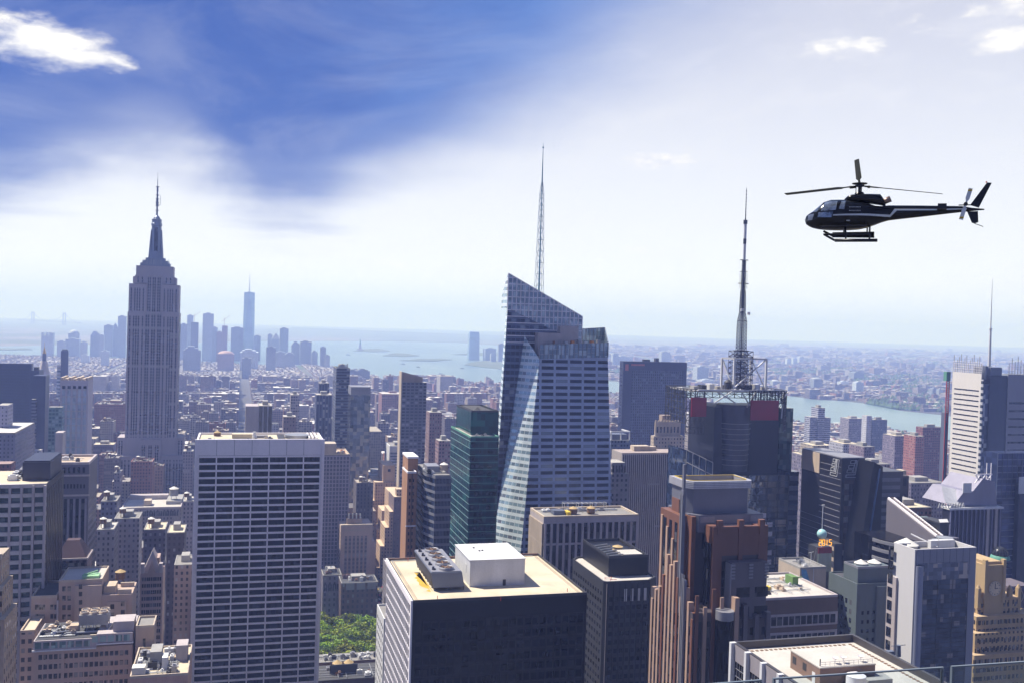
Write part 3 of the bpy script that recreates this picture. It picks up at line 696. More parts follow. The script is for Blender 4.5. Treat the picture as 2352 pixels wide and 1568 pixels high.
# lower shoulders
SW = 78.0
b.part(MB().box(xm-SW/2, 0, 2, L-3, 0, zS1).box(W, xm+SW/2, 2, L-3, 0, zS1), 'shoulder', est)
b.part(MB().box(xm-SW/2-2.5, xm-13.5, -7, 2.0, 0, zS2).box(xm+13.5, xm+SW/2+.8, -7, 2.0, 0, zS2), 'shoulder', est)
b.part(MB().box(xm-12.5, xm+12.5, -4, 1.6, 0, zS1-2).cyl(xm, -1.2, zS1-2, zS1-1.0, 2, n=8), 'entrance_bay', est)
strips([xm+q for q in (-9, -6.6, -1.2, 1.2, 6.6, 9)], -4, 0, zS1-9, 1.7)
for s in (-1, 1):
    strips([xm+s*q for q in (17, 20.5, 24, 28.5, 32, 35.5, 38.2)], -7, 0, zS2-5, 1.7)
    strips([xm+s*q for q in (33.5, 36.5)], 2, zS2, zS1-4, 1.5)
for k in range(6): b.part(MB().box(W, W+.12, 4+k*6, 5.8+k*6, zS1, zC-5), 'window_strip', esw)
for k in range(5): b.part(MB().box(-.12, 0, 4+k*6, 5.8+k*6, zS1, zC-5), 'window_strip', esw)
# crown tiers
zt = zA; mm = S_('mast_metal', (.20, .23, .30), .4, .5, var=.1)
z5 = b.nf(361, 586, 18)[1]; z6 = b.nf(361, 503, 18)[1]; cy = L/2-1
b.part(MB().box(xm-17.5, xm+17.5, cy-12, cy+12, zt, zt+4).box(xm-15, xm+15, cy-10.5, cy+10.5, zt+4, zt+7).box(xm-11.5, xm+11.5, cy-9, cy+9, zt+7, zt+10.5), 'observation_deck', mm)
for k in range(26):
    q = random.Random(k); x_ = xm-18+36*q.random(); b.part(MB().bar((x_, cy-12.2, zt+2), (x_, cy-12.2, zt+6+3*q.random()), .22), 'antenna', M['steel'])
zt2 = zt+10.5
mst = MB().lathe(xm, cy, [(9.0, zt2), (8.2, zt2+4), (6.6, zt2+12), (6.2, zt2+22), (5.9, z6-9), (6.6, z6-8.5), (6.6, z6-6), (5.8, z6-5.4), (5.8, z6-2), (6.2, z6-1.6), (6.2, z6-.8), (4.6, z6-.4), (3.6, z6+1.8), (1.6, z6+4.2), (.3, z6+5)], 24, smooth=False).build('mooring_mast', mm, b.root)
for s_ in (-1, 1):
    b.part(MB().prism([(xm+s_*7.4-1.4, cy-5), (xm+s_*7.4+1.4, cy-5), (xm+s_*7.4+1.4, cy+5), (xm+s_*7.4-1.4, cy+5)], zt2, z6-14, top=[(xm+s_*5.8-.7, cy-3), (xm+s_*5.8+.7, cy-3), (xm+s_*5.8+.7, cy+3), (xm+s_*5.8-.7, cy+3)]), 'buttress', mm)
b.part(MB().box(xm-2.1, xm+2.1, cy-7.1, cy-5, zt2+3, z6-11), 'glazed_front', M['gl'])
ztip = b.nf(361, 396, 19)[1]; z0_ = z6+4
ant = MB()
H_ = ztip-z0_
for (r0, a, c) in ((1.5, 0, .22), (2.1, .22, .38), (1.3, .38, .56), (1.5, .56, .66), (.55, .66, .85), (.22, .85, 1.0)):
    ant.cyl(xm, cy, z0_+H_*a, z0_+H_*c, r0*.8, r0*.62, 8)
for a in (.12, .22, .3, .38, .47, .66): ant.cyl(xm, cy, z0_+H_*a, z0_+H_*a+.7, 2.3, n=8)
ant.bar((xm, cy, z0_+H_*.25), (xm+3.6, cy, z0_+H_*.25), .3).bar((xm+3.6, cy, z0_+H_*.25), (xm+3.6, cy, z0_+H_*.47), .3)
ant.build('antenna_mast', S_('antenna_blue', (.09, .11, .18), .5, .3), b.root)
EMP = b
# ------------------------------------------------------------------ sloping crystal tower
b = Bld('crystal_tower', 'sloping faceted glass tower with a pointed glass crown and a tall white lattice spire', 1168, 628, 1336, 625, L=40)
o = b.root; inv = Matrix.Rotation(-GRID, 3, 'Z')
def Lc(q): return tuple(inv @ (q - b.o))
def PL(U, V, y):     # point of the picture on the plane y (local) behind the front
    d = ray(U, V); a = b.o+b.e2*y; t = (a-C).dot(b.e2)/d.dot(b.e2); return Lc(C+d*t)
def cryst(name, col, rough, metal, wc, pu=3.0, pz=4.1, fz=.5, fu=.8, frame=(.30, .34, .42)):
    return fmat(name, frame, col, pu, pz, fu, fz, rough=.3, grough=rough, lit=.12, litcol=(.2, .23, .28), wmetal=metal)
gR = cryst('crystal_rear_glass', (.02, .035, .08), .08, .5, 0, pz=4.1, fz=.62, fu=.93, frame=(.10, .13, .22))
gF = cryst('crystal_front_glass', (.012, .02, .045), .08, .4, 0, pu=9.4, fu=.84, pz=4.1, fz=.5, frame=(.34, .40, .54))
gL = cryst('crystal_lit_glass', (.30, .42, .50), .15, .35, 0, pu=3.0, fu=.92, fz=.5, frame=(.72, .80, .84))  # paler tones carry the sunlight painted onto the east facets
yR = 0; 
def solid_pts(tops, bots, name, mats, mi=None):
    n_ = len(tops); vs = list(bots)+list(tops); fs = [tuple(range(n_))[::-1], tuple(range(n_, 2*n_))]+[(i, (i+1) % n_, n_+(i+1) % n_, n_+i) for i in range(n_)]
    me = bpy.data.meshes.new(name); me.from_pydata(vs, [], fs)
    for m_ in mats: me.materials.append(m_)
    me.polygons.foreach_set('material_index', mi or [0]*len(fs)); me.update(); 
    return link_mesh(name, me, o)
# rear volume (its roof slopes down to the right)
zb = 0.0
def down(U, V, y, z=0.0):
    x_, y_, _ = PL(U, V, y); return (x_, y_, z)
A0 = PL(1166, 700, 0); A1 = PL(1336, 775, 0)
zlow = PL(1166, 704, 0)[2]-1
bl = PL(1133, 1230, 0); dz = (A0[2]-bl[2]); sx = (bl[0]-A0[0])/dz      # lean of the left edge
gx = A0[0]+sx*A0[2]
zr = PL(1336, 800, 0)[2]
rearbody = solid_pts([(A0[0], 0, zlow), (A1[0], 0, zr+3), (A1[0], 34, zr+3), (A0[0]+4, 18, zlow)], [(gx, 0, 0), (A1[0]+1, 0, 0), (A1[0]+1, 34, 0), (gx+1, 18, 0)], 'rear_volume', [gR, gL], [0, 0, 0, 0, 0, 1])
# glass crown screen of the rear volume: mullions, panes
pk = PL(1168, 628, 0); rt = PL(1335, 727, 0)
crown = MB()
def quadbox(pa, pb, pc, pd, th, mi=0):
    # vertical panel between four points in plane y, thickness th
    vs = [pa, pb, pc, pd]+[(q_[0], q_[1]+th, q_[2]) for q_ in (pa, pb, pc, pd)]
    return vs, [(0, 1, 2, 3), (7, 6, 5, 4), (0, 4, 5, 1), (1, 5, 6, 2), (2, 6, 7, 3), (3, 7, 4, 0)]
def slope_screen(x0, x1, z0a, z0b, z1a, z1b, y, name, nU, dzr=4.1):
    mg = MB(); vs, fs = quadbox((x0, y, z0a), (x1, y, z0b), (x1, y, z1b), (x0, y, z1a), .3); mg.add(vs, fs)
    pn = mg.build(name, glass('crown_glass', (.20, .27, .34), .08, .3, var=.25, lit=.35, litcol=(.42, .5, .55), cell=(3, 3, 3)), o)
    ms = MB()
    for i in range(nU+1):
        f_ = i/nU; xx = x0+(x1-x0)*f_; ms.box(xx-.28, xx+.28, y-.3, y-.01, z0a+(z0b-z0a)*f_, z1a+(z1b-z1a)*f_)
    z_ = min(z0a, z0b)
    while z_ < max(z1a, z1b):
        lim = (z_-z1a)/(z1b-z1a) if z1a != z1b else 2
        xe = x1 if z_ <= z1b else x0+(x1-x0)*lim
        if z_ >= min(z0a, z0b) and xe > x0: ms.box(x0, xe, y-.3, y-.02, z_-.3, z_+.3)
        z_ += dzr
    ms.bar((x0, y, z1a), (x1, y, z1b), .4)
    ms.build('mullion', M['offwhite'], pn)
slope_screen(A0[0], A1[0], zlow, zr+3, pk[2], rt[2], 0.0, 'crown_screen', 18)
# solid lit return at the left of the crown
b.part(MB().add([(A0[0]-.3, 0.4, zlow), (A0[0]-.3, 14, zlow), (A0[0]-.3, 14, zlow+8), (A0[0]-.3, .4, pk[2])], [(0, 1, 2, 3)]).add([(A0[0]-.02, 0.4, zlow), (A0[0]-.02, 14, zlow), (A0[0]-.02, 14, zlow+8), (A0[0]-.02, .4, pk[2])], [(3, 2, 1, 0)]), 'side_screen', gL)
for k in range(9):
    x0_ = A1[0]*.30+k*.0
b.part(MB().box(A1[0]*.28, A1[0]*.58, -.1, 0, zlow-28, zlow-20).box(A1[0]*.28, A1[0]*.95, -.1, 0, zlow-40, zlow-34), 'louvre_panel', S_('dark_blue_panel', (.05, .06, .11), .5))
# front volume with the lit east facet
T1 = PL(1240, 791, -14); T0 = PL(1205, 772, 0); T2 = PL(1397, 787, -14); B1 = PL(1196, 1255, -22); B0 = PL(1131, 1250, -2); B2 = PL(1409, 1255, -22)
def ext(t, b_):
    k = t[2]/(t[2]-b_[2]); return (t[0]+(b_[0]-t[0])*k, t[1]+(b_[1]-t[1])*k, 0.0)
tops = [T0, T1, T2, (T2[0], 26, T2[2]+1), (T0[0]+2, 26, T0[2])]
bots = [ext(T0, B0), ext(T1, B1), ext(T2, B2), (ext(T2, B2)[0], 30, 0), (ext(T0, B0)[0], 30, 0)]
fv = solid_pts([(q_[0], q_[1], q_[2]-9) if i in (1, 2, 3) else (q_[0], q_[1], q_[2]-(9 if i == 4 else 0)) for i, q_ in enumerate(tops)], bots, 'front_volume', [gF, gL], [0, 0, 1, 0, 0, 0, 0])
# glass parapet screens on top of the front volume
def panel(pa, pb, za0, zb0, name, mt, nU):
    # screen between two top points with bottoms at za0/zb0
    dx = Vector(pb)-Vector(pa); nrm = Vector((dx.y, -dx.x, 0)).normalized()*.2
    vs = [(pa[0], pa[1], za0), (pb[0], pb[1], zb0), tuple(pb), tuple(pa)]; vs += [tuple(Vector(q_)-nrm) for q_ in vs]
    pn = MB().add(vs, [(0, 1, 2, 3), (7, 6, 5, 4), (0, 4, 5, 1), (1, 5, 6, 2), (2, 6, 7, 3), (3, 7, 4, 0)]).build(name, mt, o)
    ms = MB()
    for i in range(nU+1):
        f_ = i/nU; q_ = Vector(pa).lerp(Vector(pb), f_); z0_ = za0+(zb0-za0)*f_; ms.bar((q_.x+nrm.x, q_.y+nrm.y, z0_), (q_.x+nrm.x, q_.y+nrm.y, q_.z), .24)
    for f_ in (.34, .67, 1.0):
        ms.bar(Vector((pa[0], pa[1], za0)).lerp(Vector(pa), f_)+nrm, Vector((pb[0], pb[1], zb0)).lerp(Vector(pb), f_)+nrm, .2)
    ms.build('mullion', M['greymetal'] if mt.name != 'x' else M['white'], pn)
cg = bpy.data.materials['crown_glass']
panel(T1, T2, T1[2]-9.2, T2[2]-9.2, 'parapet_screen', cg, 16)
bk0 = PL(1338, 755, 24); bk1 = PL(1389, 752, 24)
panel(bk0, bk1, T2[2]-8, T2[2]-8, 'back_screen', cg, 6)
panel((T2[0]+.05, T2[1]+.3, T2[2]), bk1, T2[2]-9, T2[2]-8, 'side_screen', cg, 8)
# roof plant
zz = T2[2]-9
def pbox(U0, V0, U1, V1, y, dep, mat, name):
    y -= 11; dep = min(dep, 7)
    a = PL(U0, V0, y); c_ = PL(U1, V1, y); return b.part(MB().box(a[0], c_[0], y, y+dep, zz, a[2]), name, mat)
pbox(1236, 764, 1292, 790, 3, 8, M['palestone'], 'roof_bulkhead'); pbox(1287, 748, 1328, 790, 5, 10, M['palestone'], 'roof_bulkhead')
q_ = PL(1308, 745, -4); b.part(MB().cyl(q_[0], -4, q_[2], q_[2]+2.4, 1.2, 1.0, 10), 'water_tank', M['white'])
for k in range(9):
    a = PL(1250+k*15, 784, -6); b.part(MB().box(a[0], a[0]+2.2, -8, -5, zz, a[2]+(k % 3)*.5), 'rooftop_unit', [M['white'], M['orange'], M['greymetal']][k % 3])
# clusters of windows standing out on the dark face
# spire: lattice needle
sb = PL(1240, 672, 17); st = PL(1245.5, 330, 17)
sp_ = MB(); zb_, zt_ = sb[2]-18, st[2]; x_, y_ = (sb[0]+st[0])/2, 17
def wid(z_): f_ = (z_-zb_)/(zt_-zb_); return 2.4*(1-f_)+.5 if f_ < .78 else .42
nseg = 12
for k in range(nseg):
    z1_ = zb_+(zt_-zb_)*.78*k/nseg; z2_ = zb_+(zt_-zb_)*.78*(k+1)/nseg; r1, r2 = wid(z1_), wid(z2_)
    cs = [(1, 1), (-1, 1), (-1, -1), (1, -1)]
    for i in range(4):
        a, c_ = cs[i], cs[(i+1) % 4]
        sp_.bar((x_+a[0]*r1, y_+a[1]*r1, z1_), (x_+a[0]*r2, y_+a[1]*r2, z2_), .13)
        sp_.bar((x_+a[0]*r2, y_+a[1]*r2, z2_), (x_+c_[0]*r2, y_+c_[1]*r2, z2_), .15)
        sp_.bar((x_+a[0]*r1, y_+a[1]*r1, z1_), (x_+c_[0]*r2, y_+c_[1]*r2, z2_), .13)
lat = sp_.build('lattice_spire', S_('spire_white', (.42, .5, .56), .5), o)
MB().cyl(x_, y_, zb_, zb_+(zt_-zb_)*.78, .75, .3, 10).build('spire_core', S_('spire_blue', (.16, .34, .42), .4), lat)
MB().cyl(x_, y_, zb_+(zt_-zb_)*.77, zt_, .5, .12, 8).cyl(x_, y_, zt_-3, zt_-2.2, .55, n=8).build('spire_needle', S_('spire_blue', (.2, .4, .5), .4), lat)
# ------------------------------------------------------------------ dark blue monolith behind
b = Bld('office_slab', 'wide dark blue slab with a framed grid of fine ribs, right of the crystal tower', 1432, 829, 1578, 1384, U0=1424)
W, H = b.w, b.h; nb = S_('navy_panel', (.018, .022, .07), .4, .2)
b.body(nb)
a = b.nf(1452, 850); c_ = b.nf(1568, 860)
xx0, xx1, zt = a[0], c_[0], a[1]
b.part(MB().box(xx0, xx1, -.3, 0, 0, zt), 'window_field', fmat('ribbed_navy', (.055, .065, .13), (.008, .01, .03), pu=3.2, pz=3.8, fu=.55, fz=.75, lit=.03, litcol=(.1, .12, .2)))
b.part(MB().box(W*.34, W*.44, 6, 12, H, H+3).box(W*.53, W*.58, 6, 12, H, H+5), 'rooftop_unit', M['charcoal'])
b.part(MB().box(3, 8, -.2, 0, H-13, H-4).box(12, W*.33, -.2, 0, H-6, H-3.5), 'red_sign', S_('faded_red', (.4, .1, .1), .6))
windows(b, 'E', 2, b.L-2, 60, H-8, 4, 30, .8, .3, M['glblue'], dep=.1)
# ------------------------------------------------------------------ stepped beige tower in front of it
b = Bld('stepped_tower', 'small cream stepped stone tower in front of the dark blue slab', 1500, 1036, 1575, 960, U0=1490)
W, H = b.w, b.h
sm = fmat('cream_stone', (.47, .38, .30), (.05, .045, .05), 3.2, 3.6, .42, .5, roof=(.4, .35, .3))
b.body(sm); z2 = b.nf(1540, 1000, 5)[1]; z3 = b.nf(1540, 967, 8)[1]; z4 = b.nf(1540, 953, 10)[1]
b.part(MB().box(W*.05, W*.97, 3, b.L, H, z2), 'setback_tier', sm)
up = MB().box(W*.12, W*.90, 6, b.L-3, z2, z3).build('setback_tier', S_('cream_plain', (.47, .38, .30), .85), b.root)
for k in range(7): MB().box(W*(.17+.105*k), W*(.21+.105*k), 5.85, 6, z2+3, z3-5).build('window', M['gl'], up)
b.part(MB().box(W*.38, W*.66, 10, 18, z3, z4), 'roof_bulkhead', M['buff'])
for k in range(9): b.part(MB().box(W*(.12+.087*k), W*(.155+.087*k), 6, 7, z3, z3+1.6), 'merlon', M['beige'])
# ------------------------------------------------------------------ vertical ribbed slab
b = Bld('office_slab', 'grey slab with closely spaced vertical ribs in front of the cream stepped tower', 1430, 1039, 1576, 780, U0=1407)
W, H, L = b.w, b.h, b.L
b.body(M['gldark'], z1=H-1.5); b.part(MB().box(0, W, 0, L, H-1.5, H), 'roof', S_('dusty_roof', (.33, .27, .25), .9, streak=False))
for i in range(33):
    x_ = W*(i)/32; b.part(MB().box(x_-.42, x_+.42, -.7, 0, 0, H-.6), 'rib', M['palestone'])
b.part(MB().box(-.6, 0, 0, L, 0, H), 'side_wall', M['limestone'])
b.part(MB().box(W*.25, W*.5, 10, 18, H, H+4).box(W*.5, W*.62, 12, 18, H, H+3.2), 'roof_bulkhead', M['beige'])
for k, z_ in enumerate((H-26, H-60, H-92)): b.part(MB().box(W*(.42+.1*k), W*(.58+.12*k), -.5, -.02, z_, z_+1.2), 'louvre', M['greymetal'])
# pale building squeezed between crystal tower and ribbed slab
b = Bld('apartment_building', 'pale stone building with arched top windows squeezed between crystal tower and ribbed slab', 1404, 1062, 1446, 700, L=22)
pm = fmat('pale_mid', (.36, .32, .34), (.03, .035, .05), 3.4, 3.5, .45, .55); b.body(pm, z1=b.h-8); b.part(MB().box(1, b.w*.8, 1, 18, b.h-8, b.h), 'top_storey', pm)
for k in range(5): b.part(MB().box(1.8+k*2.2, 2.8+k*2.2, .9, 1, b.h-7, b.h-2), 'window', M['gl'])
b = Bld('glass_building', 'small blue building with a white roof frame beside the dark slab', 1404, 990, 1448, 900, L=20)
b.body(fmat('bluish_mid', (.14, .17, .26), (.02, .03, .06), 3, 3.6, .6, .5), z1=b.h-8); fr = MB()
for x_ in (0, b.w/2, b.w-1): fr.box(x_, x_+1, 0, 1, b.h-8, b.h)
fr.box(0, b.w, 0, 1, b.h-1, b.h+.2).box(0, 1, 1, 20, b.h-1, b.h+.2).box(b.w-1, b.w, 1, 20, b.h-1, b.h+.2); fr.build('roof_frame', M['white'], b.root)
b.part(MB().box(2, b.w-2, 3, 16, b.h-8, b.h-3), 'penthouse', M['bluegrey'])
# ------------------------------------------------------------------ media tower with truss crown and mast
b = Bld('media_tower', 'dark glass tower with a steel truss crown, red screens and a tall dark lattice mast', 1640, 1092, 1812, 632, L=55, U0=None)
W, H, L = b.w, b.h, b.L
mg = glass('patch_mirror', (.26, .31, .40), .05, .75, var=.8, cell=(3, 3, 4), wob=.9, lit=.3, litcol=(.55, .50, .42))  # patchy reflections painted in as pale and dark panes
b.body(mg, z1=H)
NFl = 26
for i in range(8): b.part(MB().box(W*i/7-.25, W*i/7+.25, -.3, 0, 0, H), 'mullion', M['charcoal'])
mb = MB(); bands(mb, 'N', 0, W, H-NFl*4.1, H, NFl, .3, .2); mb.build('floor_line', M['charcoal'], b.root)
for k in range(14): 
    z_ = H-28-k*6.2
    b.part(MB().box(W*.30, W*(.80 if k % 3 else .72), -.14, -.02, z_, z_+3.2), 'stone_panel', M['offwhite'])
    if k % 2: b.part(MB().box(W*.84, W*.98, -.14, -.02, z_, z_+4.6), 'stone_panel', M['beige'])
# east wing with fine grid
q0 = P(1577, 1032, 655); qw = Vector((q0.x, q0.y, 0))-b.o; ex, ey = qw.dot(b.e1), qw.dot(b.e2); zE = q0.z
zE2 = P(1640, 1062, 632).z
ew = MB().prism([(ex, ey), (-.2, 2), (-.2, L), (ex, L)], 0, [zE, zE2, zE2, zE]).build('east_wing', M['glblue'], b.root)
mw = MB(); dv = Vector((-.2-ex, 2-ey, 0))
for i in range(5):
    q_ = Vector((ex, ey, 0))+dv*(i/4); mw.bar((q_.x, q_.y-.2, 0), (q_.x, q_.y-.2, zE+(zE2-zE)*i/4), .3)
for k in range(14):
    mw.bar((ex, ey-.2, zE-k*8.2), (-.2, 1.8, zE2-k*8.2), .35)
mw.build('mullion', M['greymetal'], ew)
b.part(MB().box(.1, W*.11, -.35, -.0, H-85, H), 'copper_strip', glass('copper_mirror', (.35, .16, .12), .1, .6, cell=(3, 3, 3), wob=.8, lit=.3, litcol=(.05, .03, .03)))
# west tower part
b.part(MB().box(W+.1, W+8, 1, L, 0, H+2), 'west_wing', glass('navy_glass', (.02, .04, .09), .1, .3, lit=.02))
for k in range(16): b.part(MB().box(W+.3, W+7.8, .6, 1, H-4-k*6.5, H-1-k*6.5), 'spandrel', M['bluegrey'])
gt = P(1845, 940, 650); b.part(MB().box(W-1, W+9, 12, L-10, H+2, gt.z), 'glass_fin', M['glgreen'])
# upper dark drum and blocks
zTop = b.nf(1700, 893, 8)[1]
core_ = MB().box(3, W-4, 8, 46, H, zTop-12).build('upper_block', S_('ink_wall', (.016, .018, .035), .5, .1), b.root)
xc_, _z = b.nf(1690, 1000, 8); rd = 11.5
dr = MB().cyl(xc_, 12, H+2, b.nf(1690, 928, 8)[1], rd*.86, rd, 28).build('curved_bay', S_('dark_drum', (.07, .07, .10), .35, .4), b.root)
for k in range(9): MB().cyl(xc_, 12, H+6+k*3.4, H+6.35+k*3.4, rd*(.88+.013*k)+.12, n=28).build('drum_ring', M['steel'], dr)
# truss frame
tr = MB()
X0, X1 = b.nf(1590, 900, 0)[0], b.nf(1818, 900, 0)[0]; zt0 = b.nf(1700, 975, 0)[1]; zt1 = b.nf(1700, 896, 0)[1]
def truss(pa, pb, z0_, z1_, nx, nz, r=.32):
    pa = Vector(pa); pb = Vector(pb)
    for i in range(nx+1):
        q_ = pa.lerp(pb, i/nx); tr.bar((q_.x, q_.y, z0_), (q_.x, q_.y, z1_), r)
    for k in range(nz+1):
        z_ = z0_+(z1_-z0_)*k/nz; tr.bar((pa.x, pa.y, z_), (pb.x, pb.y, z_), r)
        if k < nz:
            zn = z0_+(z1_-z0_)*(k+1)/nz
            for i in range(nx):
                q1_, q2_ = pa.lerp(pb, i/nx), pa.lerp(pb, (i+1)/nx)
                if (i+k) % 2: q1_, q2_ = q2_, q1_
                tr.bar((q1_.x, q1_.y, z_), (q2_.x, q2_.y, zn), r*.6)
xr1, xr2 = X0+ (X1-X0)*.12, X0+(X1-X0)*.62
truss((X0, 8, 0), (xr1, 0, 0), zt0-6, zt1, 4, 7); truss((X0, 8, 0), (X0, 40, 0), zt0, zt1, 7, 5)
truss((xr2-4, -1, 0), (X1-6, -1, 0), zt1-8, zt1, 12, 3); truss((X1-6, -1, 0), (X1, 6, 0), zt0-4, zt1, 3, 8); truss((X1, 6, 0), (X1, 40, 0), zt0, zt1, 7, 5)
truss((X0+2, 42, 0), (X1-2, 42, 0), zt1-8, zt1, 12, 3)
tr.build('truss_frame', M['darksteel'], b.root)
pls = MB()
for (u0_, v0_, u1_, v1_) in ((1640, 893, 1690, 925), (1690, 893, 1640, 925), (1700, 893, 1722, 930), (1740, 893, 1715, 935), (1800, 896, 1795, 960), (1780, 940, 1810, 900)):
    a = b.nf(u0_, v0_, 1); c_ = b.nf(u1_, v1_, 1); pls.bar((a[0], 1, a[1]), (c_[0], 1, c_[1]), .5)
pls.bar((X0+4, 0, zt1), (X1-4, 0, zt1), .7); pls.bar((X0+4, 24, zt1), (X1-4, 24, zt1), .7)
pls.build('white_brace', M['white'], b.root)
b.part(MB().box(X0+3, X1-3, 4, 40, zt1-1.6, zt1-.6), 'crown_deck', M['concrete'])
rs = S_('red_screen', (.27, .012, .035), .5, var=.4, scale=.02)
a = b.nf(1588, 912, -1); c_ = b.nf(1621, 956, -1); b.part(MB().box(a[0], c_[0], -1.6, -1, c_[1], a[1]), 'red_screen', rs)
a = b.nf(1724, 918, -1.5); c_ = b.nf(1786, 964, -1.5); b.part(MB().box(a[0], c_[0], -2.3, -1.6, c_[1], a[1]), 'red_screen', rs)
for k in range(10): 
    x_ = X0+8+k*5.6; b.part(MB().box(x_, x_+3.6, 14, 20, zt1-.6, zt1+1.5+(k*7 % 3)*.8), 'rooftop_unit', [M['concrete'], M['charcoal'], M['white']][k % 3])
# white portal frame
wf = MB(); zf = b.nf(1700, 823, 12)[1]; 
q = [b.nf(1660, 880, 12)[0], b.nf(1687, 880, 4)[0], b.nf(1748, 880, 20)[0]]
cor = [(q[0], 14), (q[1], 5), (q[2], 14), (q[2]-6, 24)]
for i in range(4):
    a, c_ = cor[i], cor[(i+1) % 4]; wf.bar((a[0], a[1], zt1-1), (a[0], a[1], zf), .85); wf.bar((a[0], a[1], zf), (c_[0], c_[1], zf), .75)
wf.bar((cor[0][0], cor[0][1], zf), (cor[1][0], cor[1][1], zt1), .6); wf.bar((cor[1][0], cor[1][1], zt1+1), (cor[2][0], cor[2][1], zf), .5)
wf.bar((cor[2][0], cor[2][1], zt1), (cor[3][0], cor[3][1], zf), .4)
wf.build('portal_frame', M['white'], b.root)
# mast
xm_ = b.nf(1704, 800, 14)[0]; ym = 15
zm = lambda V: b.nf(1706, V, 14)[1]
mt = MB()
def lat(r0, r1, za, zb2, n_, br=.2):
    for k in range(n_):
        z1_, z2_ = za+(zb2-za)*k/n_, za+(zb2-za)*(k+1)/n_; ra, rb = r0+(r1-r0)*k/n_, r0+(r1-r0)*(k+1)/n_
        cs = [(1, 1), (-1, 1), (-1, -1), (1, -1)]
        for i in range(4):
            a, c_ = cs[i], cs[(i+1) % 4]
            mt.bar((xm_+a[0]*ra, ym+a[1]*ra, z1_), (xm_+a[0]*rb, ym+a[1]*rb, z2_), br*1.0)
            mt.bar((xm_+a[0]*rb, ym+a[1]*rb, z2_), (xm_+c_[0]*rb, ym+c_[1]*rb, z2_), br)
            mt.bar((xm_+a[0]*ra, ym+a[1]*ra, z1_), (xm_+c_[0]*rb, ym+c_[1]*rb, z2_), br*.8)
            mt.bar((xm_+c_[0]*ra, ym+c_[1]*ra, z1_), (xm_+a[0]*rb, ym+a[1]*rb, z2_), br*.8)
lat(5.8, 5.8, zt1-1, zm(806), 7); lat(3.4, 3.2, zt1-1, zm(806), 9); lat(2.5, 2.3, zm(806), zm(738), 9); lat(2.3, 1.3, zm(738), zm(716), 3); lat(1.5, 1.2, zm(716), zm(668), 8); lat(1.0, .9, zm(668), zm(598), 14, .15)
mt.cyl(xm_, ym, zt1, zm(806), .7, .6, 8).cyl(xm_, ym, zm(806), zm(598), .4, .3, 8)
mt.build('lattice_mast', S_('mast_navy', (.025, .028, .06), .5, .3), b.root)
for V_, r_2 in ((815, 6.8), (806, 5.5), (738, 3.0), (652, 3.6), (625, 2.6), (598, 2.8)): b.part(MB().box(xm_-r_2, xm_+r_2, ym-.6, ym+.6, zm(V_), zm(V_)+.5), 'platform', M['darksteel'])
for k in range(20): b.part(MB().bar((xm_-3, ym, zm(662-k*1.8)), (xm_+3, ym, zm(662-k*1.8)), .09), 'aerial', M['darksteel'])
for (V_, s_) in ((712, -2.6), (720, 2.4), (835, 0), (850, 1.5), (880, -1), (812, -.2)): b.part(MB().cyl(xm_+s_, ym-4.2, zm(V_)-.9, zm(V_)+.9, 1.0, n=12), 'dish_antenna', M['white'])
b.part(MB().cyl(xm_, ym, zm(598), zm(560), .95, n=10).cyl(xm_, ym, zm(548), zm(514), 1.0, n=10), 'mast_tube', M['white'])
b.part(MB().cyl(xm_, ym, zm(560), zm(548), 1.05, n=10).cyl(xm_, ym, zm(514), zm(505), 1.35, n=10), 'mast_collar', M['darksteel'])
tipz = zm(430); tp = MB().cyl(xm_, ym, zm(505), tipz, .38, .15, 6)
for k in range(9): tp.cyl(xm_, ym, zm(503-k*8), zm(501-k*8), .5, n=6)
tp.build('mast_tip', M['darksteel'], b.root)
b.part(MB().cyl(b.nf(1672, 880, 6)[0], 6, zt1, zt1+5, 2.6, 2.4, 12).cyl(b.nf(1672, 880, 6)[0], 6, zt1+5, zt1+6.5, 2.6, 1, 12), 'satellite_dish', M['charcoal'])
# ------------------------------------------------------------------ right edge: tower with striped screen wall
b = Bld('newspaper_tower', 'pale striped tower with fin screens and a white needle mast at the right edge', 2262, 866, 2440, 876, U0=2190)
W, H, L = b.w, b.h, b.L
pale = S_('ceramic_screen', (.66, .62, .58), .7, var=.04)
b.body(S_('navy_core', (.03, .04, .08), .3, .3), z1=H+2, x0=6)
zlo = b.ef(2255, 905)[1]
b.part(MB().box(-1, -.2, 3, L, 0, H+3), 'screen_wall', pale)
fp = (zlo-20)/ (1135-905) * 11.2
for k in range(34):
    z_ = b.ef(2258, 898+k*11.9)[1]
    if z_ < 5: break
    b.part(MB().box(-1.12, -1.0, 5.5, L-3, z_-.55, z_+.55), 'window_band', M['gl'])
b.part(MB().box(0, 6, 1.5, L-4, 0, H-6), 'glass_notch', glass('notch_glass', (.05, .07, .14), .1, .4, cell=(3, 3, 4), lit=.2, litcol=(.3, .33, .4)))
b.part(MB().box(-1.2, -.2, 0.5, 3, 0, H-2), 'ladder_edge', fmat('edge_slots', (.45, .45, .48), (.02, .03, .05), 50, 5.4, fz=.5, band=True, lit=0))
xg = b.nf(2305, 1000, 2)[0]
b.part(MB().box(xg, W, -.8, -.0, 0, H+3), 'screen_wall', S_('shaded_screen', (.24, .235, .28), .7, var=.06))  # front screen painted grey to show it in shade
for k in range(26):
    z_ = b.nf(2330, 925+k*18)[1]
    if z_ < 5: break
    b.part(MB().box(xg+2, W-2, -.92, -.8, z_-.8, z_+.8), 'window_band', M['gl'])
for k in range(16):
    y_ = 4+k*(L-5)/15; hh = 12+ (k*5 % 7)*1.3; b.part(MB().bar((-.6, y_, H), (-.6, y_, H+hh), .28, 4), 'roof_fin', M['steel'])
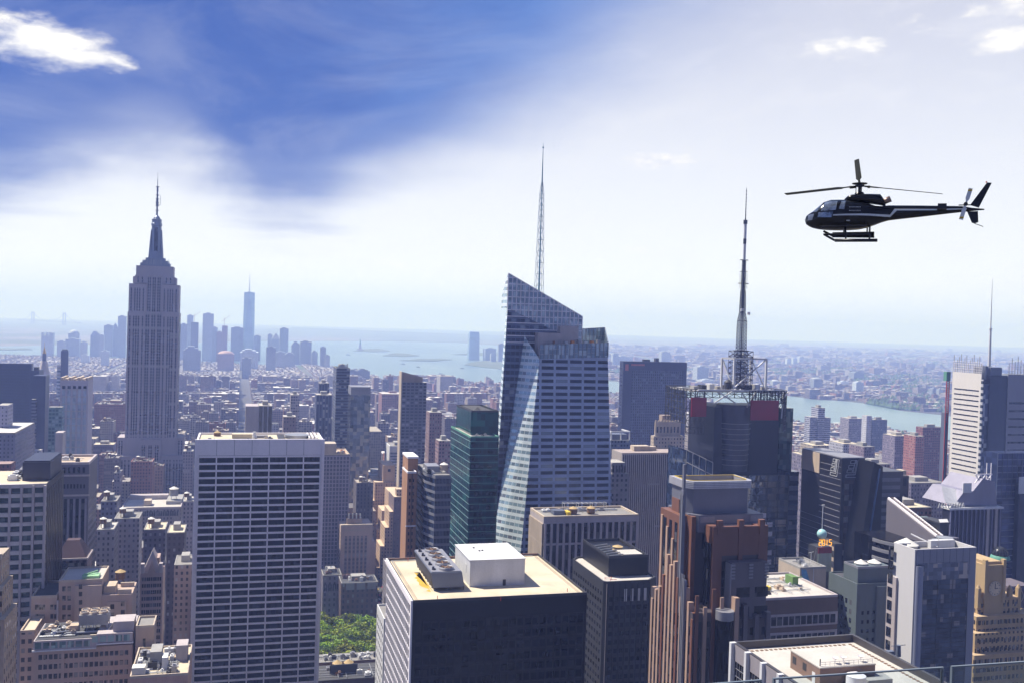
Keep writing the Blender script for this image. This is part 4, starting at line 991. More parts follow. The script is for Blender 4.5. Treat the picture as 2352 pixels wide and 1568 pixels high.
for k in range(20):
    x_ = xg+1+k*3.2; b.part(MB().bar((x_, -.4, H), (x_, -.4, H+13+(k*3 % 5)*1.6), .3, 4), 'roof_fin', M['steel'])
fs_ = MB()
for k in range(6): fs_.bar((-.6, 3, H+2+k*2.2), (-.6, L, H+2+k*2.2), .22); fs_.bar((xg, -.4, H+2+k*2.2), (W, -.4, H+2+k*2.2), .22)
for k in range(28): fs_.bar((-.6, 3+k*(L-3)/27, H), (-.6, 3+k*(L-3)/27, H+12), .16)
fs_.build('screen_frame', M['offwhite'], b.root)
b.part(MB().box(8, 20, 2, 24, H+2, H+9).box(4, 7, 4, 10, H-2, H+10), 'roof_plant', M['bluegrey'])
q0 = P(2272, 840, 895)-b.o; q1 = P(2283, 640, 895)-b.o; xq, yq = q0.dot(b.e1), q0.dot(b.e2)
b.part(MB().cyl(xq, yq, H-4, H+(q1.z-H)*.48, 1.5, .9, 10).cyl(xq, yq, H+(q1.z-H)*.48, q1.z, .55, .12, 8).cyl(xq, yq, H+(q1.z-H)*.48, H+(q1.z-H)*.48+1, 1.5, n=8), 'needle_mast', M['white'])
# ------------------------------------------------------------------ blue tower at right edge in front
b = Bld('glass_tower', 'blue glass tower cropped by the right edge, below the striped tower', 2292, 1040, 2450, 640, U0=2286)
b.body(glass('blue_violet_glass', (.05, .07, .17), .1, .4, cell=(5, 5, 4), lit=.05, litcol=(.12, .14, .25), wob=.2))
mb = MB(); bands(mb, 'N', 0, b.w, 40, b.h, 34, .5, .25); mb.build('floor_line', M['bluegrey'], b.root)
mb = MB(); piers(mb, 'N', 0, b.w, b.h-30, b.h, 14, .25, .3); mb.build('mullion', M['bluegrey'], b.root)
xg = b.nf(2332, 1100)[0]; b.part(MB().box(xg, b.w, -4, 0, 0, b.h-20), 'front_wing', S_('navy_wall', (.03, .035, .065), .4, .2)); b.part(MB().box(xg-1, xg+4, -4.5, -4.0, b.h-26, b.h-15), 'white_frame', M['white'])
# construction tower with hoist beside striped tower
b = Bld('hoist_tower', 'thin red and green construction hoist against the left edge of the striped tower', 2175, 853, 2184, 960, L=8)
z1 = b.nf(2178, 970)[1]; hh = MB()
for k in range(24):
    z_ = z1+(b.h-z1)*k/24; zn = z1+(b.h-z1)*(k+1)/24; hh.bar((0, 0, z_), (3.4, 0, zn), .3); hh.bar((3.4, 0, z_), (0, 0, zn), .3)
for x_ in (0, 3.4): hh.bar((x_, 0, 0), (x_, 0, b.h), .4)
b.part(hh, 'hoist_mast', M['red']); b.part(MB().box(-.5, 4, -.5, 4, b.h-9, b.h), 'hoist_cabin', M['green']); b.part(MB().box(.2, 3.5, .3, 6, 0, z1+10), 'core_wall', M['bluegrey'])
# ------------------------------------------------------------------ copper granite art deco tower (right foreground)
b = Bld('stepped_tower', 'brown granite stepped tower with pale vertical piers and a grey crown, right foreground', 1640, 1400, 1762, 330, L=40)
cg_, pg_ = M['copperstone'], M['palestone']; crw = S_('crown_metal', (.17, .175, .22), .5, .3, var=.07); pier_l = S_('pink_granite', (.40, .27, .20), .55, var=.08); dk = S_('dark_granite', (.075, .06, .065), .45, var=.15)
W, L = b.w, b.L
def zN(V, U=1700, y=0): return b.nf(U, V, y)[1]
def xN(U, V, y=0): return b.nf(U, V, y)[0]
def yE(U, V, x): return b.ef(U, V, x)[0]
# tall back core with crown: N face of crown 1578-1727 at V 1108
yc = 14.0
cx0, cx1 = xN(1578, 1130, yc), xN(1728, 1130, yc); zc1 = zN(1104, 1640, yc); zc0 = zN(1160, 1640, yc)
core = [(cx0+2.5, yc), (cx1-1.5, yc), (cx1, yc+2), (cx1, yc+17), (cx0, yc+17), (cx0, yc+3)]
b.part(MB().prism(core, 0, zc0-10), 'core_wall', dk)
cr = MB().prism([(cx0+2.7, yc+.3), (cx1-1.7, yc+.3), (cx1-.3, yc+2.2), (cx1-.3, yc+13), (cx0+.3, yc+13), (cx0+.3, yc+3.2)], zc0-10, zc1-2.2).build('crown', crw, b.root)
rim = MB()
oc = [(cx0+2.2, yc-.5), (cx1-1.0, yc-.5), (cx1+.5, yc+1.8), (cx1+.5, yc+14), (cx0-.5, yc+14), (cx0-.5, yc+2.6)]
ic = [(cx0+3.2, yc+1.2), (cx1-2, yc+1.2), (cx1-1, yc+3), (cx1-1, yc+12.5), (cx0+1, yc+12.5), (cx0+1, yc+4)]
for i in range(6):
    j = (i+1) % 6; rim.prism([oc[i], oc[j], ic[j], ic[i]], zc1-2.6, zc1)
rim.build('crown_rim', S_('pale_metal', (.34, .34, .39), .5, .2), cr)
for k in range(4):
    lo = [(a, c_) for a, c_ in oc]; mb = MB()
    for i in (0, 5):
        j = (i+1) % 6; a, c_ = Vector((*oc[i], 0)), Vector((*oc[j], 0)); mb.bar((a.x, a.y-.1, zc1-.5-k*.6), (c_.x, c_.y-.1, zc1-.5-k*.6), .14)
    mb.build('rim_line', M['white'], cr)
MB().prism(ic, zc1-2.2, zc1-2.0).build('crown_roof', S_('ochre_roof', (.2, .16, .08), .9), cr)
fr_ = MB()
for i in range(6):
    j = (i+1) % 6; fr_.bar((*ic[i], zc1+.1), (*ic[j], zc1+.1), .15)
fr_.build('crown_rail', M['yellow'], cr)
# second ring
zs = zN(1180, 1640, yc-2); x2a, x2b = xN(1593, 1190, yc-3), xN(1752, 1190, yc-3)
b.part(MB().prism([(x2a+2, yc-3), (x2b, yc-3), (x2b, yc+17), (x2a-.5, yc+17), (x2a-.5, yc)], zs-6, zs), 'crown_base', crw)
b.part(MB().box(x2a+1, x2b-.5, yc-2, yc+18, 0, zs-6), 'setback_wall', dk)
for k in range(3): b.part(MB().box(x2a+4+k*7.4, x2a+9.6+k*7.4, yc-2.15, yc-2, zs-12, zs-6.6), 'window', M['gldark'])
b.part(MB().box(x2b-5, x2b+.05, yc-3.2, yc-3, zs-2.6, zs-.5), 'louvre', M['greymetal']); b.part(MB().box(x2a+2.5, x2a+8, yc-3.2, yc-3, zs-2.6, zs-.5), 'louvre', M['greymetal'])
b.part(MB().box(x2a-.6, x2a+1, yc-3, yc+16, 0, zs-.5), 'copper_pier', cg_)
# east flank: flat lit side with bright piers, a grey shaft and a slim turret
XE = x2a-4.4; LE = 35.0
xs_ = XE; x2 = x2a-.2
zlow_ = zN(1404, 1665, 0)
b.part(MB().box(XE, xN(1682, 1480, 0), 0.2, LE, 0, zlow_), 'lower_wall', dk); b.part(MB().box(XE+.2, x2b, yc, LE, 0, zlow_-2), 'lower_wall', dk)
b.part(MB().box(x2-3.2, x2a+1.0, yc+1, 31, zlow_-4, b.ef(1536, 1172, x2-3.2)[1]), 'copper_wing', cg_)
b.part(MB().box(x2-1.2, x2a+1.0, yc+6, 26, zlow_-4, b.ef(1545, 1140, x2-1.2)[1]), 'copper_wing', cg_)
for k in range(3):
    y_ = yc+2.5+k*4.6; b.part(MB().box(x2-3.35, x2-3.2, y_, y_+2.0, zlow_, b.ef(1536, 1190, x2-3.2)[1]), 'window_strip', M['gl'])
    b.part(MB().box(x2-3.7, x2-3.2, y_+2.5, y_+3.9, zlow_-6, b.ef(1536, 1230-(k % 3)*22, x2-3.2)[1]), 'pale_pier', pier_l)
np_ = 12
for k in range(np_):
    y_ = .4+k*(LE-2)/(np_-1); hh_ = zlow_+(-2, 3, 7, 3, 9, 14, 12, 15, 7, 2, 0, -4)[k]
    b.part(MB().box(XE-.4, XE+.0, y_-.7, y_+.7, 0, hh_).box(XE, XE+1.4, y_-.7, y_+.7, zlow_, max(zlow_+.2, hh_)), 'pale_pier', pier_l if k % 4 else cg_)
    if k < np_-1:
        for r_ in range(12): b.part(MB().box(XE-.15, XE, y_+.9, y_+(LE-2)/(np_-1)-.9, zlow_-8-r_*6.4, zlow_-4-r_*6.4), 'window', M['gl'])
        pass
for k in range(5): b.part(MB().box(XE+.6+k*3.1, XE+1.9+k*3.1, -.3, .2, 0, zlow_+(6, 2, 8, 5, 0)[k]), 'pale_pier', pier_l if k % 2 else cg_); b.part(MB().box(XE+2.2+k*3.1, XE+3.2+k*3.1, .08, .2, 0, zlow_-3), 'window_strip', M['gl'])
ysh = b.ef(1563, 1300, XE-2)[0]
b.part(MB().box(XE-.9, XE-.2, ysh-1.5, ysh+1.5, 0, b.ef(1563, 1330, XE-2)[1]), 'grey_shaft', crw)
for d_ in (-1.9, 0, 1.9): b.part(MB().box(XE-1.1, XE-.9, ysh+d_*.6-.15, ysh+d_*.6+.15, 0, b.ef(1563, 1318, XE-2)[1]), 'shaft_line', M['greymetal'])
ysu = b.ef(1563, 1200, x2-4.5)[0]
b.part(MB().box(x2-4.3, x2-3.3, ysu-1.1, ysu+1.1, zlow_-3, b.ef(1563, 1125, x2-5)[1]).box(x2-4.1, x2-3.3, ysu-.6, ysu+.6, b.ef(1563, 1125, x2-5)[1], b.ef(1560, 1064, x2-5)[1]), 'turret', crw)
for d_ in (-1.3, 1.3): b.part(MB().box(x2-4.5, x2-4.3, ysu+d_*.6-.15, ysu+d_*.6+.15, zlow_, b.ef(1563, 1135, x2-5)[1]), 'shaft_line', M['greymetal'])
# middle block: N face 1634..1762 top V 1210, copper top band, big windows
xa, xb = xN(1640, 1215, 4), xN(1760, 1212, 4); z1 = zN(1207, 1700, 4)
b.part(MB().box(xa, xb, 4, yc-3.05, 0, z1-1.0), 'front_block', dk)
b.part(MB().box(xa-.5, xb+.5, 3.5, 5, z1-10, z1).box(xa-.5, xa+3, 3.45, 9, 0, z1-.2).box(xb-3, xb+.5, 3.45, 9, z1-48, z1-.2), 'copper_frame', cg_)
b.part(MB().box((xa+xb)/2-.8, (xa+xb)/2+.8, 3.3, 5, z1-32, z1-.0), 'copper_pier', cg_)
b.part(MB().box(xa+.5, xb-.5, 5, yc-3.1, z1-1.0, z1-.8), 'roof', M['beige'])
for f_ in (.10, .50, .90): b.part(MB().box(xa+(xb-xa)*f_-1.0, xa+(xb-xa)*f_+1.0, 3.1, 4.6, z1-2.8, z1+2.2), 'merlon', cg_)
for k, (f0, f1) in enumerate(((.17, .46), (.54, .84))):
    b.part(MB().box(xa+(xb-xa)*f0, xa+(xb-xa)*f1, 3.85, 4.0, z1-30, z1-12), 'great_window', M['gldark'])
    mb = MB()
    for j in range(1, 5): mb.box(xa+(xb-xa)*(f0+(f1-f0)*j/5)-.08, xa+(xb-xa)*(f0+(f1-f0)*j/5)+.08, 3.75, 3.85, z1-30, z1-12)
    for j in range(1, 6): mb.box(xa+(xb-xa)*f0, xa+(xb-xa)*f1, 3.72, 3.85, z1-30+3*j-.08, z1-30+3*j+.08)
    mb.build('mullion', M['charcoal'], b.root)
b.part(MB().box(xa-.65, xa-.5, 4.6, 9.5, 60, z1-6), 'side_window', M['gl'])
# grey front bay: N face 1692..1757 from V 1290
xc, xd = xN(1680, 1300, 0), xN(1762, 1300, 0); z2 = zN(1290, 1720, 0)
gry = S_('grey_granite', (.115, .10, .115), .5, var=.12)
b.part(MB().box(xc, xd, 0, 3.95, 0, z2), 'grey_bay', gry)
for f_ in (.0, .5, .94): 
    for k in range(5): b.part(MB().box(xc+(xd-xc)*f_-.1, xc+(xd-xc)*f_+1.4, -.25, 0, z2-1.2-k*1.1, z2-.6-k*1.1), 'crown_line', M['greymetal'])
for r_ in range(11):
    for k in range(2):
        b.part(MB().box(xc+2.2+k*7.0, xc+7.2+k*7.0, -.1, 0, z2-12-r_*6.6, z2-8.6-r_*6.6), 'window', M['gl'])
b.part(MB().box(xc-.35, xc+.0, -.3, 4, 0, z2-.5), 'corner_pier', M['greymetal'])
# lower front piers
for f_ in (.02, .30, .62, .94):
    h_ = zN(1385+(f_*37 % 1)*30, 1700, -2); x_ = xc+(xd-xc)*f_; b.part(MB().box(x_, x_+1.6, -2.2, -.05, 0, h_), 'front_pier', gry)
b.part(MB().box(xc+.4, xd+.5, -1.3, -.15, 0, zN(1420, 1700, -1)), 'lower_wall', dk)
windows(b, 'N', xc+2.2, xd-.4, zN(1420, 1700, -1)-70, zN(1420, 1700, -1)-2, 5, 14, .55, .55, M['gl'], plane=-1.3, dep=.06)
# corner turret with ringed top (1653..1680, V 1400)
xq, zq = xN(1668, 1400, -3), zN(1402, 1668, -3)
b.part(MB().cyl(xq, -2, 0, zq-3, 3.0, 3.0, 8), 'corner_turret', M['gldark']); b.part(MB().cyl(xq, -2, zq-3, zq, 3.3, 3.3, 8), 'turret_ring', M['greymetal'])
b.part(MB().box(xq+3.0, xq+4.6, -3.5, 3, 0, zN(1372, 1682, -3)), 'pale_pier', pier_l)
# ------------------------------------------------------------------ low banded building right of it
b = Bld('office_building', 'low brown building with white bands and pale cluttered roof, right of the brown granite tower', 1752, 1373, 1925, 400, L=38)
W, H, L = b.w, b.h, b.L
b.body(S_('umber_panel', (.13, .08, .065), .6), z1=H-1); b.roof(M['whiteroof'], M['palestone'], t=.6, ph=1.0)
for k in range(8):
    z_ = H-8-k*7.6
    b.part(MB().box(0, W, -.25, 0, z_-4.4, z_+1.0), 'floor_band', M['palestone'])
    if k < 6:
        for j in range(12): b.part(MB().box(1+j*(W-2)/12+.3, 1+(j+1)*(W-2)/12-.2, -.35, -.25, z_-3.6, z_), 'window', M['gl'])
units(b, 4, W-6, 6, L-8, H-.9, 16, [M['white'], M['tan'], M['greymetal'], M['charcoal']], 21, .5, 1.6, 1, 3.5)
b.part(MB().box(W*.7, W*.78, 18, 24, H-.9, H+3).bar((W*.7, 18, H+3), (W*.8, 16, H+3.5), .3), 'green_machine', S_('bright_green', (.13, .24, .07), .7))
b.part(MB().box(W*.25, W*.31, 12, 15, H-.9, H+1), 'yellow_box', M['yellow'])
# ------------------------------------------------------------------ greenish grey building
b = Bld('office_building', 'dark green grey building with square windows and two white cone tanks on top', 1969, 1340, 2046, 470, U0=1904)
gg = S_('green_grey_panel', (.10, .125, .13), .6, var=.08)
W, H, L = b.w, b.h, b.L
b.body(gg, z1=H-.8); b.roof(M['darkroof'], gg, ph=.8)
windows(b, 'E', 3, L*.72, H-8-20*4.4, H-8, 4, 20, .5, .52, M['gl'], dep=.06)
windows(b, 'N', 2, W*.6, H-12-20*4.4, H-12, 3, 20, .4, .4, M['gldark'], dep=.05)
pz = b.nf(1990, 1300, 3)[1]; p0 = b.nf(1971, 1299, 3)[0]
pe = MB().box(p0, W+4, 3, L*.62, H-.8, pz-1).build('penthouse', gg, b.root)
MB().box(p0, W+4, 3, 3.5, pz-1, pz).box(p0, p0+.5, 3.5, L*.62, pz-1, pz).box(p0+.5, W+4, L*.62-.5, L*.62, pz-1, pz).build('parapet', M['greymetal'], pe)
for f_ in (.35, .72):
    x_ = p0+(W+4-p0)*f_; MB().cyl(x_, 11, pz-1, pz-.2, 3.0, n=16).cyl(x_, 11, pz-.2, pz+1.6, 3.3, .1, 16, smooth=False).build('water_tank', M['whitecap'], pe)
b.part(MB().prism([(W*.55, -1.0), (W+4, -1.0), (W+4, 0), (W*.62, 0)], 0, H-1.5), 'folded_bay', gg)
# ------------------------------------------------------------------ white slab on the right
b = Bld('office_tower', 'white walled slab with a blank bright side and a dark mirror glass front, right foreground', 2102, 1261, 2243, 395, U0=2054)
W, H, L = b.w, b.h, b.L
b.body(S_('white_wall', (.56, .55, .56), .7, var=.03, scale=.05), z1=H-2.4)
b.roof(M['greyroof'], S_('white_wall', (.6, .58, .58), .7, var=.03, scale=.05), t=.6, ph=2.4)
gp_ = S_('grey_panel', (.25, .25, .30), .6, var=.04)
b.part(MB().box(.6, W-.4, -.35, 0, 0, H+.05), 'front_panel', gp_)
mb = MB()
for i in range(1, 9): b.part(MB().box(.6+(W-1)*i/9-.05, .6+(W-1)*i/9+.05, -.4, -.35, H-11, H), 'panel_joint', M['charcoal'])
zg = b.nf(2150, 1330)[1]
mir = glass('mirror_blue', (.05, .07, .13), .04, .55, var=.5, cell=(2.6, 2.6, 1.9), wob=.9, lit=.05, litcol=(.25, .25, .3))
b.part(MB().box(xg_ if False else W*.12, W*.86, -.6, -.35, 0, zg), 'glass_front', mir)
b.part(MB().box(W*.0+.6, W*.86, -.55, -.35, zg+.05, zg+7), 'glass_band', glass('mirror_pale', (.14, .17, .27), .04, .6, var=.5, cell=(2, 2, 1.6), wob=.9, lit=.2, litcol=(.4, .38, .42)))
b.part(MB().cyl(W*.07, -.2, 0, zg+6, 1.7, n=20), 'round_pier', S_('blue_pier', (.26, .28, .38), .4, .2))
mb = MB(); bands(mb, 'N', W*.12, W*.86, zg-60, zg, 30, .12, .12, -.6); piers(mb, 'N', W*.12, W*.86, 0, zg, 3, .14, .15, -.6); mb.build('mullion', M['charcoal'], b.root)
b.part(MB().box(-.9, 0, L-3.2, L+2.5, 0, b.ef(2048, 1320)[1]), 'side_shaft', M['palestone'])
sb = MB()
for k in range(30): sb.box(-1.0, -.9, L-1, L+2, 4+k*5.6, 8+k*5.6)
b.part(sb, 'shaft_grille', M['gl'])
r = H-2.3
b.part(MB().cyl(W*.22, 14, r, r+1.2, 4.6, n=20).cyl(W*.22, 14, r+1.2, r+3.8, 4.9, .2, 20, smooth=False), 'water_tank', M['whitecap'])
b.part(MB().cyl(W*.86, 14, r, r+3.5, 3.4, n=18).cyl(W*.72, 13, r, r+2.8, 2.6, n=18), 'cooling_tower', M['steel'])
for k in range(3): b.part(MB().cyl(1.5+k*2.0, L-1.5, r+2, r+2.4, 1.0, n=12).cyl(1.5+k*2.0, L-1.5, r, r+2, .15, n=6), 'dish_antenna', M['white'])
b.part(MB().bar((W*.45, 20, r+4), (W*.58, 8, r+1), .3).box(W*.5, W*.9, L-4, L-2, r, r+3.4).bar((W*.62, 9, r), (W*.62, 9, r+5), .12), 'roof_pipe', M['white'])
# ------------------------------------------------------------------ stepped clock tower building with globe
b = Bld('clock_tower', 'golden stepped stone tower with clock faces and a dark globe on top, lower right corner', 2256, 1420, 2372, 455, L=34)
W, H, L = b.w, b.h, b.L; gold = S_('golden_brick', (.42, .30, .16), .85, var=.12); gw = fmat('golden_brick_windows', (.42, .30, .16), (.035, .028, .03), 2.35, 4.0, .42, .5, roof=(.45, .33, .2), lit=.12, litcol=(.3, .24, .16), rough=.85)
def zz(V, U=2300, y=0): return b.nf(U, V, y)[1]
def xx_(U, V, y=0): return b.nf(U, V, y)[0]
# the building is stepped: wide low tiers to a narrow top
tiers = [((2238, 2420), 1500, -6), ((2240, 2400), 1450, -3), ((2243, 2380), 1412, 0), ((2250, 2345), 1372, 3)]
for (ua, ub), V_, y_ in tiers:
    b.part(MB().box(xx_(ua, V_, y_), xx_(ub, V_, y_), y_, 30+y_, 0, zz(V_, 2300, y_)), 'stepped_tier', gw)
def rows(ua, ub, V_, y_, n_, cnt):
    x0, x1 = xx_(ua, V_, y_), xx_(ub, V_, y_); z_ = zz(V_, 2300, y_)
    for r_ in range(cnt):
        for i in range(n_):
            x_ = x0+(x1-x0)*(i+.5)/n_; b.part(MB().box(x_-.55, x_+.55, y_-.08, y_, z_-3.4-r_*4.0, z_-1.4-r_*4.0), 'window', M['glblind'])
ct0, ct1 = xx_(2263, 1340, 2.4), xx_(2306, 1340, 2.4); ctz = zz(1290, 2290, 7)
tw = MB().box(ct0, ct1, 2.4, 20, 0, ctz).build('clock_stage', gold, b.root)
MB().box(ct0+1, ct1-1, 3.6, 19, ctz, ctz+1.4).build('stage_top', gold, tw)
xc_ = (ct0+ct1)/2; zcl = zz(1350, 2284, 2.4); rcl = 3.3
def clock(xc, zc, y, r, par, face, ax='N'):
    pts = []
    def put(a, rr, dy): return (xc+rr*math.sin(a), y-dy, zc+rr*math.cos(a)) if ax == 'N' else (y+dy, xc+rr*math.sin(a), zc+rr*math.cos(a))
    n_ = 32; f_ = MB(); vs = [put(2*math.pi*i/n_, r, .25) for i in range(n_)]+[put(2*math.pi*i/n_, r, 0) for i in range(n_)]
    f_.add(vs, [tuple(range(n_))[::-1 if ax == 'N' else 1], tuple(range(n_, 2*n_))]+[(i, (i+1) % n_, n_+(i+1) % n_, n_+i) for i in range(n_)])
    fo = f_.build('clock_face', face, par)
    hd = MB(); 
    for i in range(12): a = math.pi*i/6; hd.bar(put(a, r*.76, .32), put(a, r*.92, .32), r*.035)
    hd.build('hour_marks', M['charcoal'], fo)
    MB().bar(put(0, 0, .4), put(math.radians(3), r*.72, .4), r*.04).bar(put(0, 0, .4), put(math.radians(88), r*.5, .4), r*.05).build('clock_hands', M['charcoal'], fo)
    rg = MB()
    for i in range(n_): rg.bar(put(2*math.pi*i/n_, r*1.02, .3), put(2*math.pi*(i+1)/n_, r*1.02, .3), r*.05)
    rg.build('clock_rim', M['beige'], fo)
clock(xc_, zcl, 2.4, rcl, tw, S_('clock_cream', (.62, .50, .34), .7))
MB().box(ct0-.6, ct0+.9, 2.0, 4, zcl-7, ctz+2.5).build('corner_buttress', gold, tw); MB().box(ct1-.9, ct1+.6, 2.0, 4, zcl-7, ctz+2.5).build('corner_buttress', gold, tw)
# right hand clock: shade painted into its dark brick and dial
x2 = xx_(2335, 1360, 12); wd = MB().box(x2-5, x2+9, 12, 26, 0, zz(1345, 2335, 12)).build('west_stage', S_('shaded_brick', (.12, .10, .12), .85), b.root)
clock(x2, zz(1368, 2335, 12), 12, 3.6, wd, M['charcoal'])
for (U_, V_) in ((2250, 1356), (2322, 1356), (2342, 1354)):
    x_, z_ = b.nf(U_, V_, 3); b.part(MB().box(x_-.9, x_+.9, 2.8, 4.8, z_-8, z_+1).cyl(x_, 3.8, z_+1, z_+2.6, 1.1, .3, 8), 'finial', gold)
xg, zgl = b.nf(2297, 1273, 13); zb_ = zz(1300, 2297, 13)
b.part(MB().lathe(xg, 13, [(4.6, ctz), (4.2, ctz+1.5), (3.0, ctz+2.2), (2.8, zgl-5), (3.3, zgl-4.2), (2.2, zgl-3.4), (.1, zgl-3.2)], 20), 'copper_cupola', M['green'])
b.part(MB().lathe(xg, 13, [(max(.05, 3.7*math.sin(math.pi*i/12)), zgl+.2-3.7*math.cos(math.pi*i/12)) for i in range(13)], 24), 'globe', S_('globe_glass', (.02, .022, .03), .2))
mb = MB()
for i in range(8):
    a = math.pi*i/8
    for k in range(16): mb.bar((xg+3.8*math.sin(2*math.pi*k/16)*math.cos(a), 13+3.8*math.sin(2*math.pi*k/16)*math.sin(a), zgl+.2+3.8*math.cos(2*math.pi*k/16)), (xg+3.8*math.sin(2*math.pi*(k+1)/16)*math.cos(a), 13+3.8*math.sin(2*math.pi*(k+1)/16)*math.sin(a), zgl+.2+3.8*math.cos(2*math.pi*(k+1)/16)), .1)
mb.build('globe_ribs', M['darksteel'], b.root)
rows(2252, 2345, 1376, 3, 11, 3); rows(2245, 2352, 1415, 0, 12, 3); rows(2243, 2352, 1455, -3, 12, 4); rows(2241, 2352, 1503, -6, 12, 6)
# ------------------------------------------------------------------ dark tower with white outlined letters
b = Bld('office_tower', 'dark tower with thin white floor lines and outlined letters EY on both upper corners', 1935, 1050, 1987, 600, U0=1843)
W, H, L = b.w, b.h, b.L
b.body(S_('ink_panel', (.018, .018, .026), .35, .2))
mg2 = glass('bronze_mirror', (.16, .11, .09), .06, .6, var=.8, cell=(3, 3, 3.4), wob=.8, lit=.22, litcol=(.38, .36, .33))
zlet = b.ef(1900, 1115)[1]
b.part(MB().box(2, W-1.5, -.15, 0, 0, b.nf(1960, 1100)[1]), 'mirror_front', mg2)
mb = MB(); piers(mb, 'N', 2, W-1.5, 0, b.nf(1960, 1100)[1], 5, .15, .22, 0); bands(mb, 'N', 2, W-1.5, 40, b.nf(1960, 1100)[1], 20, .2, .2); mb.build('mullion', M['charcoal'], b.root)
for k in range(44):
    z_ = H-6-k*3.9
    if z_ > 4: b.part(MB().box(-.22, 0, 1, L-1 if k > 8 else L*.52, z_-.11, z_+.11), 'floor_line', S_('dim_line', (.30, .30, .34), .5))
b.part(MB().box(-.3, 0, L*.54, L, b.ef(1880, 1085)[1], H-.5), 'beige_panel', M['tan'])
b.part(MB().box(-.2, W, -.2, L, H-.6, H+.1), 'roof_edge', M['greymetal'])
b.part(MB().box(W, W+4, 2, L, 0, H-2), 'west_strip', M['glgreen'])
wh = emis('x', (0, 0, 0), 0); bpy.data.materials.remove(wh)
def ltr(put, name):
    mb = MB()
    def loop(p, closed=True):
        for i in range(len(p)-(0 if closed else 1)): mb.bar(put(*p[i]), put(*p[(i+1) % len(p)]), .17)
    # stylised E: three hollow bars on a slanted stem, stylised Y: hollow strokes that join at the foot
    for k in range(3):
        x0 = (.28, .16, .06)[k]; z0 = (.80, .53, .27)[k]
        loop([(x0, z0), (x0+.36, z0), (x0+.40, z0+.17), (x0+.04, z0+.17)])
    loop([(.80, .98), (1.0, .98), (.78, .0), (.0, .0), (.03, .15), (.64, .15)])
    loop([(.62, .98), (.73, .98), (.60, .26), (.48, .26)])
    mb.build(name, M['white'], b.root)
ya, z1_ = b.ef(1913, 1052); yb_, z0_ = b.ef(1934, 1112); ya = b.ef(1909, 1055)[0]; yb_ = b.ef(1929, 1060)[0]
z1_ = b.ef(1920, 1052)[1]; z0_ = b.ef(1912, 1090)[1]
ltr(lambda u, v: (-.4, ya+(yb_-ya)*u, z0_+(z1_-z0_)*v), 'letter_logo')
xa_, xb_ = b.nf(1943, 1058)[0], b.nf(1977, 1058)[0]; z1n = b.nf(1960, 1055)[1]; z0n = b.nf(1955, 1095)[1]
ltr(lambda u, v: (xa_+(xb_-xa_)*u, -.35, z0n+(z1n-z0n)*v), 'letter_logo')
# lower annex with stripes
xn, yn = 0, 0
an = MB().box(-6, -.4, -4, L*.3, 0, b.nf(1870, 1250, -4)[1]).build('striped_annex', M['ink'] if 'ink' in M else M['charcoal'], b.root)
for k in range(7): MB().box(-6.15, -6, -3.5, L*.28, b.nf(1870, 1258, -4)[1]-2.2-k*6.5, b.nf(1870, 1258, -4)[1]+.2-k*6.5).build('spandrel', M['tan'], an)
# ------------------------------------------------------------------ blade tower, brown tower
b = Bld('office_tower', 'slim dark tower with grey bands and a slanted blue edge, right of the lettered tower', 2025, 1082, 2075, 590, L=34)
W, H, L = b.w, b.h, b.L
b.body(S_('slate_panel', (.05, .05, .065), .4), x0=0)
for k in range(36):
    z_ = H-5-k*4.6
    if z_ > 3: b.part(MB().box(.4, W-2, -.2, 0, z_-1.1, z_+1.1), 'spandrel', S_('slate_band', (.17, .17, .20), .5))
bx = P(1985, 1320, 588)-b.o; bx = bx.dot(b.e1); zb_ = b.nf(1985, 1320)[1]; zt_ = H+1; slope = bx/(zt_-zb_); xb0 = slope*zt_
b.part(MB().add([(xb0-5, -.5, 0), (.4, -.5, 0), (.4, L, 0), (xb0-5, L, 0), (-6, -.5, H+6), (.4, -.5, H+3), (.4, L, H+3), (-6, L, H+6)], [(3, 2, 1, 0), (4, 5, 6, 7), (0, 1, 5, 4), (1, 2, 6, 5), (2, 3, 7, 6), (3, 0, 4, 7)]), 'slanted_wall', M['black'])
b.part(MB().bar((xb0-1.0, -.9, 0), (-2.0, -.9, H+2), .55, 4), 'slanted_edge', S_('blue_trim', (.10, .16, .30), .4, .3))
b = Bld('office_tower', 'plain brown topped tower with a black louvre band, behind the slanted blue edge', 2012, 1093, 2088, 680, L=30)
W, H, L = b.w, b.h, b.L; um = S_('umber_tower', (.06, .045, .045), .6)
b.body(um); b.part(MB().box(4, W-2, -.2, 0, H-7, H-1.5), 'louvre_band', M['black'])
windows(b, 'N', 2, W-2, H-14-20*4, H-12, 10, 20, .5, .5, M['gldark'], dep=.05)
# ------------------------------------------------------------------ wedge roofed tower with curved base
b = Bld('office_tower', 'grey tower with a wedge shaped sloping skylight roof above curved glass bands', 2146, 1232, 2204, 500, U0=2035)
W, H, L = b.w, b.h, b.L
wall_ = S_('taupe_panel', (.16, .145, .165), .5, var=.06)
zhi = b.ef(2035, 1145)[1]
sl_ = [(0, 0), (0, L)]
b.part(MB().add([(0, 0, 0), (6, 0, 0), (6, L, 0), (0, L, 0), (0, 0, H), (6, 0, H), (6, L, zhi), (0, L, zhi)], [(3, 2, 1, 0), (4, 5, 6, 7), (0, 1, 5, 4), (1, 2, 6, 5), (2, 3, 7, 6), (3, 0, 4, 7)]), 'wedge_wall', wall_)
b.part(MB().bar((1.0, -.5, H+.6), (1.0, L, zhi+.7), .7, 4).bar((4.6, -.5, H+.6), (4.6, L, zhi+.7), .5, 4), 'roof_rail', M['offwhite'])
lg = MB()
for k in range(26): f_ = k/25; lg.bar((.9, L*f_, H+.7+(zhi-H)*f_), (4.8, L*f_, H+.7+(zhi-H)*f_), .22)
